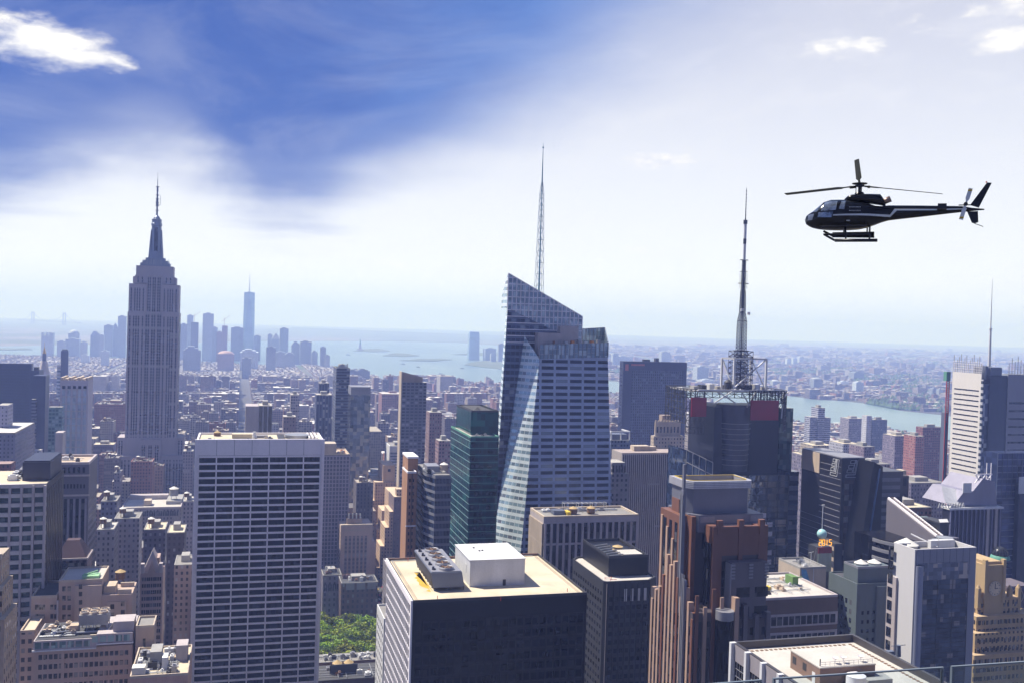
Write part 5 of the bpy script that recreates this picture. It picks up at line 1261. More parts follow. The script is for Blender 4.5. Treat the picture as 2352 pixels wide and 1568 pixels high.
b.part(lg, 'skylight_louvre', M['tan'])
b.part(MB().box(6, W, 0, L*.6, 0, H-1), 'front_block', S_('slate_wall', (.10, .095, .125), .5))
b.part(MB().box(2.0, W, -.3, 0, H-30, H-10), 'glass_front', M['gldark'])
b.part(MB().box(8, W-2, 6, L*.5, H-1, H+5).box(7.5, W-1.5, 5.5, L*.5+.5, H+5, H+6), 'roof_plant', M['charcoal'])
for k in range(9): b.part(MB().bar((8+k*(W-10)/9, 5.6, H+6), (9+k*(W-10)/9, 8, H+7.2), .25), 'roof_truss', M['white'])
zc_ = b.nf(2060, 1262, -2)[1]
xl_, _ = b.nf(2040, 1250, 0)
for k in range(16):
    mb = MB(); n_ = 14
    pts_ = []
    for i in range(n_+1):
        a = math.pi*1.0+math.pi*.5*i/n_; pts_.append((2+ (22)*math.cos(a)*.9+0, 26+24*math.sin(a)))
    z_ = zc_-1-k*4.6
    for i in range(n_): mb.prism([pts_[i], pts_[i+1], (pts_[i+1][0]+.8, pts_[i+1][1]+.8), (pts_[i][0]+.8, pts_[i][1]+.8)], z_-.8, z_+.8)
    mb.build('curved_band', M['greymetal'], b.root)
pts_ = [(2+21.6*.9*math.cos(math.pi+math.pi*.5*i/14)*1.0+.4, 26.6+23.6*math.sin(math.pi+math.pi*.5*i/14)) for i in range(15)]+[(2, 40), (-19, 40)]
b.part(MB().prism(pts_, 0, zc_+.4), 'curved_bay', M['gldark'])
# ------------------------------------------------------------------ violet striped tower with trapezoid crown
b = Bld('office_tower', 'violet tower of tall dark window strips under a big angular pale crown, right side', 2183, 1168, 2302, 560, U0=2165)
W, H, L = b.w, b.h, b.L
b.body(S_('violet_dark', (.03, .03, .06), .4, .2))
for i in range(13):
    wide = i in (9, 11); b.part(MB().box(W*i/12.5-(.9 if wide else .25), W*i/12.5+(.9 if wide else .25), -.6, 0, 0, H-.5), 'pier', S_('violet_pier', (.24, .24, .36), .5, .2) if not wide else M['palestone'])
b.part(MB().box(-.8, W+.5, -.8, L, H-.5, H+.6), 'cornice', M['white'])
k0 = [b.nf(u_, v_, 3) for u_, v_ in ((2190, 1160), (2215, 1127), (2235, 1127), (2258, 1098), (2285, 1105), (2290, 1160))]
vs = [(x_, 3, z_) for x_, z_ in k0]+[(x_, 30, z_) for x_, z_ in k0]; n_ = 6
b.part(MB().add(vs, [tuple(range(n_)), tuple(range(n_, 2*n_))[::-1]]+[(i, n_+i, n_+(i+1) % n_, (i+1) % n_) for i in range(n_)]), 'angular_crown', S_('crown_violet', (.24, .23, .30), .5, .1))
a0 = b.nf(2178, 1152, 1); a1 = b.nf(2207, 1128, 1)
b.part(MB().add([(a0[0]-2, 1, a0[1]), (a0[0]+8, 1, a0[1]-2), (a1[0]+4, 10, a1[1]), (a1[0]-6, 10, a1[1]+2)], [(0, 1, 2, 3)]).add([(a0[0]-2, 1.0, a0[1]-.3), (a0[0]+8, 1.0, a0[1]-2.3), (a1[0]+4, 10, a1[1]-.3), (a1[0]-6, 10, a1[1]+1.7)], [(3, 2, 1, 0)]), 'white_wing', M['white'])
a0 = b.nf(2212, 1127, 2); a1 = b.nf(2232, 1108, 2)
b.part(MB().box(a0[0], a1[0], 2, 2.4, a0[1]-1, a1[1]), 'white_wing', M['white'])
tr = MB()
xs_ = [b.nf(u_, 1100, 6)[0] for u_ in (2240, 2252, 2264, 2278)]; zt_ = b.nf(2260, 1088, 6)[1]; zq = b.nf(2260, 1108, 6)[1]
for i in range(3): tr.bar((xs_[i], 6, zq), (xs_[i+1], 6, zt_), .3); tr.bar((xs_[i], 6, zt_), (xs_[i+1], 6, zq), .3); tr.bar((xs_[i], 6, zt_), (xs_[i+1], 6, zt_), .3)
for U_ in (2267, 2277): x_, z_ = b.nf(U_, 1062, 8); tr.bar((x_, 8, zq), (x_, 8, z_), .25)
tr.build('crown_truss', M['offwhite'], b.root)
tr = MB()
for k in range(10): tr.bar((k*1.8-8, .5, H+.6), (k*1.8-7.1, .5, H+3.4), .2); tr.bar((k*1.8-7.1, .5, H+3.4), (k*1.8-6.2, .5, H+.6), .2)
tr.build('roof_truss', M['white'], b.root)
b.part(MB().box(-9, -.3, 5, 20, 0, H-8), 'teal_annex', glass('teal_annex_glass', (.05, .12, .12), .2, .2))
# ------------------------------------------------------------------ billboard building with ball and year
b = Bld('billboard_tower', 'narrow billboard block with a pale screen, glowing year 2015 and white ball on a pole', 1881, 1257, 1912, 520, L=10)
W, H, L = b.w, b.h, b.L
b.body(M['charcoal'], y0=.8)
zlo_ = b.nf(1895, 1312)[1]
b.part(MB().box(0, W, .5, .79, zlo_, H-3.2), 'screen', S_('green_screen', (.30, .38, .34), .3, var=.3, scale=.3)); b.part(MB().box(0, W, .45, .79, H-3.2, H), 'red_header', S_('crimson', (.22, .02, .04), .6))
yem = emis('year_sign', (1.0, .42, .02), 1.1)
zy0, zy1 = b.nf(1896, 1252)[1], b.nf(1896, 1238)[1]; xy0, xy1 = b.nf(1881, 1245)[0], b.nf(1912, 1245)[0]
yr = MB(); D_ = {'2': [(0, 1, 1, 1), (1, 1, 1, .5), (1, .5, 0, .5), (0, .5, 0, 0), (0, 0, 1, 0)], '0': [(0, 0, 0, 1), (0, 1, 1, 1), (1, 1, 1, 0), (1, 0, 0, 0)], '1': [(.5, 0, .5, 1)], '5': [(1, 1, 0, 1), (0, 1, 0, .5), (0, .5, 1, .5), (1, .5, 1, 0), (1, 0, 0, 0)]}
dw = (xy1-xy0)/4
for i, ch_ in enumerate('2015'):
    yr = MB()
    for (a, c_, d_, e_) in D_[ch_]:
        g_ = lambda u, v: (xy0+dw*(i+.12+u*.66), .2, zy0+(zy1-zy0)*(.05+.9*v)); yr.bar(g_(a, c_), g_(d_, e_), .2)
    yr.build('year_digit', yem, b.root)
xb_, zb_ = b.nf(1888, 1225, 2); rb = 2.65
b.part(MB().lathe(xb_, 2, [(max(.03, rb*math.sin(math.pi*i/10)), zb_-rb*math.cos(math.pi*i/10)) for i in range(11)], 18), 'time_ball', S_('ball_glass', (.36, .62, .62), .3, var=.2, scale=2))
b.part(MB().cyl(xb_, 2, H, b.nf(1889, 1160, 2)[1], .28, .22, 8).box(xb_-.6, xb_+.9, 1.7, 2.3, b.nf(1889, 1160, 2)[1], b.nf(1889, 1158, 2)[1]), 'flag_pole', M['white'])
b.part(MB().bar((-.2, 2, H-.2), (-7, 2, H-36), .14).bar((0, 2, H-2), (0, 2, H-32), .12), 'stay_cable', M['greymetal'])
b = Bld('billboard_building', 'low cream building with a blue and pink poster, at the foot of the year sign', 1838, 1302, 1898, 480, L=20)
b.body(M['beige'], z1=b.h-1); b.roof(M['greyroof'], M['concrete'], t=.5, ph=1)
x0_, z0_ = b.nf(1842, 1338); x1_, z1_ = b.nf(1862, 1306)
b.part(MB().add([(x0_, -.15, z0_), (x1_, -.15, z0_), (x1_-2.6, -.15, z1_), (x0_-.6, -.15, z1_), (x0_, 0, z0_), (x1_, 0, z0_), (x1_-2.6, 0, z1_), (x0_-.6, 0, z1_)], [(0, 1, 2, 3), (7, 6, 5, 4), (0, 4, 5, 1), (1, 5, 6, 2), (2, 6, 7, 3), (3, 7, 4, 0)]), 'poster', S_('poster_blue', (.10, .30, .50), .5, var=.5, scale=.15, streak=False))
b.part(MB().box(b.w*.5, b.w*.52, -.2, 0, 40, b.h-1), 'corner_trim', M['white'])
units(b, 4, b.w-4, 3, 15, b.h-.9, 8, [M['white'], M['charcoal'], M['steel']], 33, .5, 2, 1, 3)
b.part(MB().bar((b.w*.75, 8, b.h), (b.w*.75, 8, b.h+5), .12).bar((b.w*.65, 8, b.h+5), (b.w*.85, 8, b.h+5.5), .12), 'aerial', M['white'])
# ------------------------------------------------------------------ left foreground: banded glass tower
b = Bld('office_tower', 'glass tower with pale curved floor bands and a tan roof, cropped at the left edge', -60, 1112, 108, 440, U3=147)
W, H, L = b.w, b.h, b.L
gb = glass('green_banded_glass', (.03, .06, .07), .12, .2, lit=.25, litcol=(.12, .17, .18), cell=(3, 3, 3.9))
b.body(gb, z1=H-.9, x1=W-.4); b.part(MB().box(W-.4, W, 0, L, 0, H), 'side_wall', M['black'])
xg0, _ = b.nf(-20, 1112)
b.part(MB().box(0, W-.4, .6, L, H-.9, H-.7), 'roof', M['gravel'])
pts_ = [(W*i/14, -1.8*math.sin(math.pi*min(1, (i/14)*1.05))) for i in range(15)]
for k in range(36):
    z_ = H-.6-k*4.35; mb = MB()
    for i in range(14): mb.prism([pts_[i], pts_[i+1], (pts_[i+1][0], .0), (pts_[i][0], .0)], z_-1.0, z_+.75)
    mb.build('floor_band', S_('pale_band', (.52, .48, .46), .6, var=.08), b.root)
mb = MB()
for k in range(7): x_ = W*(.02+.16*k); b.part(MB().box(x_-.5, x_+.5, -2.0, -.0, 0, H-.6), 'column', M['palestone'])
b.part(MB().box(W-13, W-1, L*.30, L-1, H-.7, H+8).box(W-12.6, W-1.4, L*.32, L-1.5, H+8, H+8.6), 'penthouse', S_('navy_wall', (.03, .035, .065), .4, .2))
for k in range(9): b.part(MB().box(W-.0, W+.15, 2+k*(L-4)/9, 4+k*(L-4)/9, 0, H-3), 'window_strip', M['gldark'])
units(b, W*.35, W-14, L*.3, L-3, H-.7, 9, [M['greymetal'], M['white'], M['charcoal']], 12, 1, 2.6, 2, 5)
# ------------------------------------------------------------------ dark pier tower behind it
b = Bld('office_tower', 'dark stone tower with loggia top and long window slots, behind the banded glass tower', 101, 1061, 205, 560, U3=224)
W, H, L = b.w, b.h, b.L
ds = S_('mauve_stone', (.12, .11, .14), .7, var=.08)
b.body(ds, z1=H-1.5); b.roof(M['tan'], M['palestone'], t=1.4, ph=1.5)
zb_ = b.nf(150, 1085)[1]
for i in range(8): b.part(MB().box(1.5+i*(W-3)/8+.7, 1.5+(i+1)*(W-3)/8-.7, -.12, 0, zb_, H-3), 'loggia_opening', M['gldark'])
for z_ in (zb_-1.5, zb_-13): b.part(MB().box(-.4, W+.4, -.6, -.0, z_-.5, z_+.5), 'belt_course', M['palestone'])
for i in range(12): b.part(MB().box(1.5+i*(W-3)/12+.4, 1.5+(i+1)*(W-3)/12-.5, -.12, 0, zb_-9, zb_-6.5), 'window', M['gl'])
zl_ = zb_-15
for i in range(7): b.part(MB().box(1.2+i*(W-2.4)/7+.6, 1.2+(i+1)*(W-2.4)/7-.8, -.12, 0, 0, zl_), 'window_strip', M['gl'])
for i in range(8): b.part(MB().box(1.0+i*(W-2.4)/7-.5, 1.0+i*(W-2.4)/7+.5, -.7, 0, 0, zl_), 'pier', S_('mauve_pier', (.21, .20, .25), .7))
windows(b, 'W', 1.5, L-1.5, 60, zl_, 7, 20, .4, .5, M['gl'])
units(b, 4, W-6, 3, L-6, H-1.4, 7, [M['greymetal'], M['white'], M['charcoal']], 14, .8, 2.5, 1.5, 4)
# ------------------------------------------------------------------ pale window-strip tower (left of the deco tower)
b = Bld('apartment_tower', 'pale tower with six bright window strips and a notched crown, left of the deco tower', 139, 866, 203, 1000, U3=214)
W, H, L = b.w, b.h, b.L
pt = S_('mauve_pale', (.46, .42, .48), .8, var=.05)
b.body(pt, z1=H-3)
for k in range(7): b.part(MB().box(W*(k/6.6), W*(k/6.6)+2.2, 0, L, H-3, H-(.0 if k % 2 == 0 else 1.3)), 'merlon', M['beige'])
gp2 = glass('pale_strip_glass', (.36, .42, .54), .1, .2, cell=(6, 6, 7.2), var=.3, lit=.2, litcol=(.42, .46, .55))
zt_ = b.nf(170, 892)[1]
for i in range(5):
    b.part(MB().box(W*(.07+.19*i), W*(.18+.19*i), -.25, 0, 0, zt_), 'window_strip', gp2); b.part(MB().box(W*(.07+.19*i), W*(.18+.19*i), -.3, 0, zt_, zt_+3), 'slot', M['gldark'])
for k in range(34): b.part(MB().box(W*.06, W*.96, -.35, -.25, zt_-7.4*k-1.2, zt_-7.4*k-.4), 'floor_line', M['palestone'])
b = Bld('glass_building', 'small teal glass block with sparkling edge, against the pale window-strip tower', 112, 934, 143, 960, U3=146)
b.body(fmat('teal_mid', (.16, .26, .28), (.05, .12, .14), 3, 3.6, .8, .6, lit=.4, litcol=(.3, .4, .42)))
b = Bld('apartment_building', 'plain pinkish party wall slab in front of the teal glass block', 127, 993, 144, 900, L=16)
b.body(M['palestone'])
# ------------------------------------------------------------------ far left dark towers
b = Bld('office_tower', 'wide dark blue tower cropped at the left edge, tallest block there', -60, 833, 73, 1250, U3=77)
b.body(S_('deep_navy', (.03, .035, .085), .4, .2)); windows(b, 'N', 2, b.w-2, 60, b.h-6, 24, 32, .9, .35, S_('navy_dim_glass', (.012, .014, .04), .3), dep=.2, most=60)
b = Bld('office_tower', 'dark stepped tower directly right of the wide navy tower', 71, 850, 90, 1230, L=30)
b.body(S_('deep_navy', (.03, .035, .085), .4, .2)); b.part(MB().box(b.w*.3, b.w*.8, 3, 12, b.h, b.h+4), 'roof_bulkhead', M['charcoal'])
b = Bld('office_tower', 'narrow dark navy shaft at the left, in front of the gold tipped tower', 76, 862, 105, 1180, L=25)
b.body(S_('deep_navy', (.03, .035, .085), .4, .2)); b.part(MB().box(0, b.w*.35, -6, 0, 0, b.h-28), 'front_wing', fmat('slate_windows', (.12, .12, .18), (.02, .02, .04), 50, 4, fz=.5, band=True))
b = Bld('clock_tower', 'white campanile with a pyramid roof and golden tip at the far left', 88, 865, 109, 1866, L=20)
W, H = b.w, b.h; wm_ = fmat('campanile_stone', (.5, .48, .48), (.06, .07, .10), 3.2, 4, .4, .5)
b.body(wm_); z1 = b.nf(98, 829)[1]; z2 = b.nf(98, 812)[1]; z3 = b.nf(98, 798)[1]; z4 = b.nf(98, 786)[1]; x_, y_ = W/2, 10
b.part(MB().lathe(x_, y_, [(W*.66, H), (W*.34, z1)], 4).add([], []), 'pyramid_roof', M['palestone']); b.part(MB().cyl(x_, y_, z1, z2, W*.24, W*.22, 10), 'lantern', M['bluegrey'])
b.part(MB().cyl(x_, y_, z2, z3, W*.2, W*.06, 10).cyl(x_, y_, z3, z4, .5, .15, 6), 'gilded_tip', S_('gilding', (.7, .45, .12), .3, .8))
b = Bld('apartment_tower', 'slim very dark tower with a pale lower flank, right of the gold tipped tower', 140, 805, 157, 1950, U3=158)
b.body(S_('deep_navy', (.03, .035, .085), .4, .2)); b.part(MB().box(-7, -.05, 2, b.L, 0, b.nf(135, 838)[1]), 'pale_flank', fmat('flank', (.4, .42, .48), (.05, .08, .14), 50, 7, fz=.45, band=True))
for x_ in (.15, .3, .45, .6, .75): b.part(MB().box(b.w*x_, b.w*x_+1.5, 2, 5, b.h, b.h+3), 'roof_vent', M['darksteel'])
b = Bld('apartment_tower', 'dark tower with a red trimmed white wing, left between navy towers and dark stone tower', 55, 1000, 74, 1000, U3=81)
b.body(fmat('grid_dark', (.18, .18, .25), (.02, .025, .05), 3, 3.6, .6, .6)); b.part(MB().box(b.w*.75, b.w*2.2, -5, 4, 0, b.h-14), 'white_wing', fmat('white_wing_mat', (.42, .42, .5), (.05, .06, .1), 3.2, 3.6, .4, .45)); b.part(MB().box(0, b.w, -.3, .4, b.h-1, b.h+1), 'red_trim', M['red'])
b = Bld('apartment_tower', 'pale mauve narrow tower against the left edge', -6, 930, 18, 900, U3=30); b.body(fmat('pale_mauve', (.33, .32, .42), (.05, .06, .1), 3.0, 3.6, .3, .45))
b = Bld('office_building', 'long pale mauve block with flat roof at the left edge below the navy tower', -40, 993, 35, 860, U3=80); b.body(fmat('mauve_block', (.20, .19, .26), (.05, .05, .08), 3.2, 3.6, .4, .5, roof=(.5, .48, .46))); b.roof(M['greyroof'], M['beige'])
b = Bld('brick_building', 'dark red brick block at the left edge above the banded glass tower', -40, 1065, 26, 700, U3=36); b.body(fmat('dark_red', (.20, .07, .07), (.03, .02, .03), 3.0, 3.5, .4, .5, roof=(.3, .2, .18))); b.roof(M['greyroof'], M['redbrick']); add_tank(b, 6, 8, b.h-1.2, 2, 3, 1.5)
# ------------------------------------------------------------------ tan prewar tower at the left edge
b = Bld('apartment_tower', 'tan brick stepped tower cropped by the left edge near the bottom', -50, 1278, 2, 300, U3=22)
fm = fmat('prewar_tan', (.40, .29, .21), (.05, .04, .04), 2.9, 3.4, .4, .5, roof=(.4, .33, .25), lit=.3)
W, H, L = b.w, b.h, b.L; b.body(fm, z1=H); b.part(MB().box(W*.3, W-.0+1.2, -3, L, 0, H-9).box(W*.3, W+2.6, -6, L, 0, H-18), 'setback_tier', fm)
b.part(MB().box(W-1, W+.2, -.4, 1, H-1, H+.8).box(W-2, W+1.4, -3.3, -2.8, H-10, H-8.6), 'coping', M['beige'])
# ------------------------------------------------------------------ big tan loft complex, lower left
fmw = fmat('loft_buff', (.44, .33, .265), (.028, .025, .03), 2.6, 3.9, .55, .5, roof=(.35, .3, .26), lit=.22, litcol=(.2, .19, .19), grough=.3)
buf = S_('loft_plain', (.44, .33, .265), .9, var=.10)
b = Bld('loft_building', 'large buff brick loft building with a blank tower block and cream roof, lower left', 72, 1368, 302, 430, L=26)
W, H, L = b.w, b.h, b.L
def zN(V, U=170, y=0): return b.nf(U, V, y)[1]
def xN(U, V=1400, y=0): return b.nf(U, V, y)[0]
b.body(buf, x1=xN(130), z1=H-1.2); b.roof(M['darkroof'], M['beige'], x1=xN(130), t=.5)
xa, xb_, zt = xN(132), xN(232), zN(1330, 180, 2)
b.part(MB().box(xa, xb_, 2, L, 0, zt-1), 'tower_block', buf)
b.part(MB().box(xa, xb_, 2, 2.5, zt-1, zt).box(xa, xb_, L-.5, L, zt-1, zt).box(xa, xa+.5, 2.5, L-.5, zt-1, zt).box(xb_-.5, xb_, 2.5, L-.5, zt-1, zt), 'parapet', M['beige']); b.part(MB().box(xa+.5, xb_-.5, 2.5, L-.5, zt-1, zt-.8), 'roof', M['whiteroof'])
b.part(MB().box(xN(170), xb_+.05, .6, 2, 0, zt-2.5), 'blank_wall', S_('loft_pale', (.46, .36, .29), .9, var=.12))
b.part(MB().box(xb_, xN(302), 1, L-4, 0, zN(1365, 260, 1)), 'east_part' if False else 'side_block', buf)
b.part(MB().box(xN(246), xN(290), .4, 1, 0, zN(1380, 260, 1)), 'pilaster', S_('loft_pale', (.46, .36, .29), .9, var=.12))
zq = zN(1365, 260, 1)
b.part(MB().box(xb_+.5, xN(262), 3, 12, zq, zq+3.5), 'orange_bulkhead', M['tan']); b.part(MB().box(xN(268), xN(300), 2, 3, zq, zq+2).box(xN(268), xN(300), 14, 15, zq, zq+2), 'parapet', M['beige'])
def wcol(U, Vs, y, w=1.5, h=1.9, step=None, mat='glblind'):
    for V_ in Vs:
        x_, z_ = b.nf(U, V_, y); b.part(MB().box(x_-w/2, x_+w/2, y-.1, y, z_-h/2, z_+h/2), 'window', M[mat])
rows_ = [1393+k*21.5 for k in range(8)]
for U_ in (84, 92, 100, 119, 128): wcol(U_, rows_, 0, 1.25, 2.2)
for U_ in (147, 159): wcol(U_, [1351+k*21.5 for k in range(6)], 2, 1.4, 2.2)
wcol(185, [1346, 1363, 1382, 1400, 1418], .6, 1.4, 2); wcol(258, [1392+k*19 for k in range(5)], .4, 1.6, 2.2); wcol(282, [1385+k*20 for k in range(5)], .4, 1.6, 2.2); wcol(232, [1400, 1420, 1437], .6, 1.0, 2.4, mat='gl')
b.part(MB().cyl(xN(132, 1400, -1), -1, 0, zN(1378, 132, -1), .45, n=8), 'flue_pipe', M['palestone'])
add_tank(b, xN(262), 22, zN(1365, 262, 1), 2.3, 3.2, 2)
b.part(MB().box(xb_-9, xb_-2, 6, 12, zt-.8, zt+.4).bar((xb_-9, 7, zt+.5), (xb_-3, 11, zt+1.6), .4), 'green_machine', S_('pale_green', (.25, .45, .25), .7))
# front building with rooftop fans
b = Bld('loft_building', 'buff loft building with a glazed top storey and six rooftop fans, bottom left', 77, 1468, 305, 395, L=24)
W, H, L = b.w, b.h, b.L
b.body(buf, z1=H-4.2)
b.part(MB().box(0, W*.63, -.3, L, H-4.2, H-.6).box(W*.63, W, -.3, L, H-2.6, H+1.0), 'top_storey', M['palestone'])
for i in range(12):
    x0_ = .6+i*(W-1)/12; zt_ = H-1.0 if i < 7 else H+.5; b.part(MB().box(x0_, x0_+(W-1)/12-.7, -.42, -.3, zt_-2.8, zt_-.3), 'window', glass('pale_teal_window', (.10, .17, .18), .1, .2, lit=.3, litcol=(.3, .42, .42)))
b.part(MB().box(-.4, W*.63, -.9, -.3, H-4.9, H-4.3).box(W*.63, W+.3, -.9, -.3, H-3.4, H-2.8), 'cornice', M['white'])
b.part(MB().box(.5, W-.5, .5, L-.5, H-.55, H-.4), 'roof', M['darkroof'])
for g_ in range(9):
    for r_ in range(11):
        for j in range(2):
            x_ = 1.6+g_*(W-3)/9+j*1.9+.4; z_ = H-8.4-r_*4.0; b.part(MB().box(x_, x_+1.35, -.12, 0, z_, z_+2.0), 'window', M['glblind'])
b.part(MB().box(W*.28, W*.31, -.5, 0, 0, H-5), 'pilaster', buf)
fr = H-.4; fx0, fx1, fy0, fy1 = W*.42, W*.72, 7, 15
cu_ = MB().box(fx0, fx1, fy0, fy1, fr+3.4, fr+7.4).build('cooling_unit', M['concrete'], b.root)
for i in range(3):
    for j in range(2):
        x_ = fx0+(fx1-fx0)*(i+.5)/3; y_ = fy0+(fy1-fy0)*(j+.5)/2
        fo = MB().lathe(x_, y_, [(1.75, fr+7.4), (1.75, fr+8.4), (1.6, fr+8.4), (1.6, fr+7.4)], 16).build('fan_shroud', M['tan'], cu_)
        bl = MB()
        for a in range(5): an = a*2*math.pi/5+i; bl.bar((x_, y_, fr+8.0), (x_+1.5*math.cos(an), y_+1.5*math.sin(an), fr+8.0), .2)
        bl.build('fan_blades', M['greymetal'], fo)
sf = MB()
for i in range(5):
    for y_ in (fy0+.3, fy1-.3): x_ = fx0+.3+(fx1-fx0-.6)*i/4; sf.box(x_-.15, x_+.15, y_-.15, y_+.15, fr, fr+3.4)
sf.box(fx0, fx1, fy0, fy0+.3, fr+3.1, fr+3.39); sf.box(fx0, fx1, fy1-.3, fy1, fr+3.1, fr+3.39); sf.build('support_frame', M['steel'], cu_)
b.part(MB().bar((W*.3, 5, fr+.9), (W*.72, 5, fr+.9), .45, 8).bar((W*.72, 5, fr+.9), (W*.76, 9, fr+2.5), .45, 8).bar((W*.3, 4, fr+.8), (W*.2, 9, fr+1.4), .4, 8).bar((W*.22, 3, fr+2), (W*.38, 8, fr+1), .35, 6), 'duct', M['steel'])
b.part(MB().box(W*.56, W*.80, 1, 1.8, fr, fr+.8).box(W*.76, W*.80, 2, 6, fr, fr+.8), 'roof_beam', M['beige'])
for f_ in (.82, .94): b.part(MB().box(W*f_, W*f_+2.6, 2, 6, fr+1.5, fr+1.8), 'orange_panel', M['orange'])
b.part(MB().box(W*.33, W*.42, 6, 10, fr, fr+3.5), 'yellow_bulkhead', M['tan'])
units(b, 1, W*.4, 3, L-5, fr, 16, [M['white'], M['greymetal'], M['charcoal'], M['tan']], 3, .5, 2.2, 1, 3.4)
units(b, W*.8, W-4, 8, L-5, fr, 4, [M['white'], M['greymetal'], M['tan']], 6, .5, 2.2, 1, 3.4)
# left lower wing
b = Bld('loft_building', 'tan stepped wing with a small cream roof, left of the loft building with fans', 46, 1447, 80, 410, L=20)
b.body(fmw, z1=b.h-1); b.roof(M['gravel'], M['tan'], ph=1)
b.part(MB().box(-4, b.w, -4, 0, 0, b.h-24), 'setback_tier', fmw)
# bulkhead tower between
b = Bld('loft_building', 'blank tan elevator tower with a dark roof well, right of the loft building with fans', 312, 1436, 354, 405, L=14)
b.body(buf, z1=b.h-1); b.roof(M['greyroof'], M['beige'], ph=1); b.part(MB().box(b.w*.4, b.w*.55, -.1, 0, b.h-9, b.h-5.5), 'window', M['gl'])
b.part(MB().box(-9, -1, 2, 12, 0, b.h+1.5), 'cream_block', M['palestone'])
# cluttered low roof right of it (bottom)
b = Bld('loft_building', 'salmon brick block with a cluttered cream roof at the bottom, left of the white slab', 298, 1552, 432, 370, L=34)
W, H, L = b.w, b.h, b.L
sal = S_('salmon_brick', (.46, .30, .24), .85); b.body(sal, z1=H-1); b.roof(M['gravel'], M['beige'], ph=1)
b.part(MB().box(-.3, W+.3, -.5, 0, H-5, H-4.4), 'cornice', M['beige'])
for i in range(7): b.part(MB().box(3+i*3.0, 4.5+i*3.0, -.12, 0, H-10, H-7), 'window', M['gl'])
units(b, 1, W-4, 3, L-4, H-1, 34, [M['white'], M['greymetal'], M['tan'], M['concrete'], M['charcoal']], 9, .6, 3.2, 1, 4)
b.part(MB().box(W*.52, W*.62, 7, 13, H-1, H+4), 'white_box', M['white']); b.part(MB().box(W*.30, W*.50, 10, 20, H-1, H+5.5), 'concrete_shaft', M['concrete']); b.part(MB().box(W*.74, W*.95, 16, 24, H-1, H+5.5), 'roof_bulkhead', M['palestone'])
b.part(MB().box(.5, W*.25, 1.5, 6, H-1, H+2.5), 'white_box', M['whitecap'])
# ------------------------------------------------------------------ gabled brown tower
b = Bld('gabled_tower', 'slim brown stone tower with a steep gable roof, between loft complex and white slab', 322, 1316, 374, 520, U3=379)
W, H, L = b.w, b.h, max(14, b.L)
bs = S_('mauve_brown', (.38, .28, .25), .85); b.body(bs)
zp = b.nf(348, 1264, 3)[1]
b.part(MB().add([(1, 1, H), (W-1, 1, H), (W/2, 4, zp), (1, L, H), (W-1, L, H), (W/2, L-3, zp)], [(0, 1, 2), (4, 3, 5), (0, 2, 5, 3), (1, 4, 5, 2), (0, 3, 4, 1)]), 'gable_roof', M['palestone'])
b.part(MB().add([(W*.30, -.3, H-1), (W*.7, -.3, H-1), (W*.5, -.3, H+6.5), (W*.30, 2, H-1), (W*.7, 2, H-1), (W*.5, 2, H+6.5)], [(0, 1, 2), (4, 3, 5), (0, 2, 5, 3), (1, 4, 5, 2), (0, 3, 4, 1)]), 'dormer', bs)
b.part(MB().box(.2, 2.0, 0, 3, H, H+5).box(W-2.0, W-.2, 0, 3, H, H+5), 'corner_block', M['palestone']); b.part(MB().box(W*.35, W*.8, 5, L, H, H+7), 'roof_bulkhead', bs)
for r_ in range(17):
    for g_ in range(3):
        for j in range(3): x_ = 1.0+g_*(W-1.6)/3+j*1.15; b.part(MB().box(x_, x_+.85, -.1, 0, H-4.2-r_*3.5, H-2.2-r_*3.5), 'window', M['gl'])
# brown block with hipped roof
b = Bld('brown_building', 'dark brown masonry block with a hipped roof, right of the banded glass tower', 124, 1282, 200, 500, U3=212)
W, H, L = b.w, b.h, b.L; bb = fmat('dark_brown_fac', (.14, .10, .105), (.03, .025, .035), 3.2, 4, .5, .45, lit=.15, litcol=(.25, .24, .25), roof=(.12, .09, .09)); b.body(bb)
zp = b.nf(165, 1238, 8)[1]
b.part(MB().prism([(.5, .5), (W-.5, .5), (W-.5, L-.5), (.5, L-.5)], H, zp, top=[(W*.3, L*.35), (W*.7, L*.35), (W*.7, L*.65), (W*.3, L*.65)]), 'hipped_roof', S_('maroon_roof', (.07, .04, .05), .9)); b.part(MB().box(-.4, W+.4, -.5, L+.4, H-1, H-.02), 'cornice', M['palestone'])
for i in range(10): b.part(MB().box(1.5+i*(W-3)/10, 3.2+i*(W-3)/10, -.1, 0, H-5.5, H-2.5), 'window', M['glblind'])
# low wide roof in front of the deco tower
b = Bld('office_building', 'low wide cream roofed building at the foot of the deco tower', 279, 1165, 416, 960, L=62)
W, H, L = b.w, b.h, b.L; b.body(fmat('low_stone', (.24, .21, .22), (.03, .03, .04), 3.2, 3.8, .45, .55, lit=.1), z1=H-1.5); b.roof(M['whiteroof'], M['palestone'], ph=1.5, t=1)
b.part(MB().box(2, W*.72, L-12, L-2, H-1.5, H+3), 'penthouse', M['palestone']); b.part(MB().box(W*.35, W*.47, 14, 26, H-1.5, H+4), 'roof_bulkhead', M['beige']); b.part(MB().box(W*.72, W*.99, 20, L-3, H-1.5, H+2), 'roof_block', M['concrete'])
add_tank(b, W*.84, 30, H+2, 4.5, 7, 4, cap=M['whitecap'], wood=M['concrete'])
for k in range(24): b.part(MB().box(2+k*(W-4)/24, 3.6+k*(W-4)/24, -.2, 0, H-9, H-4), 'window', M['gl'])
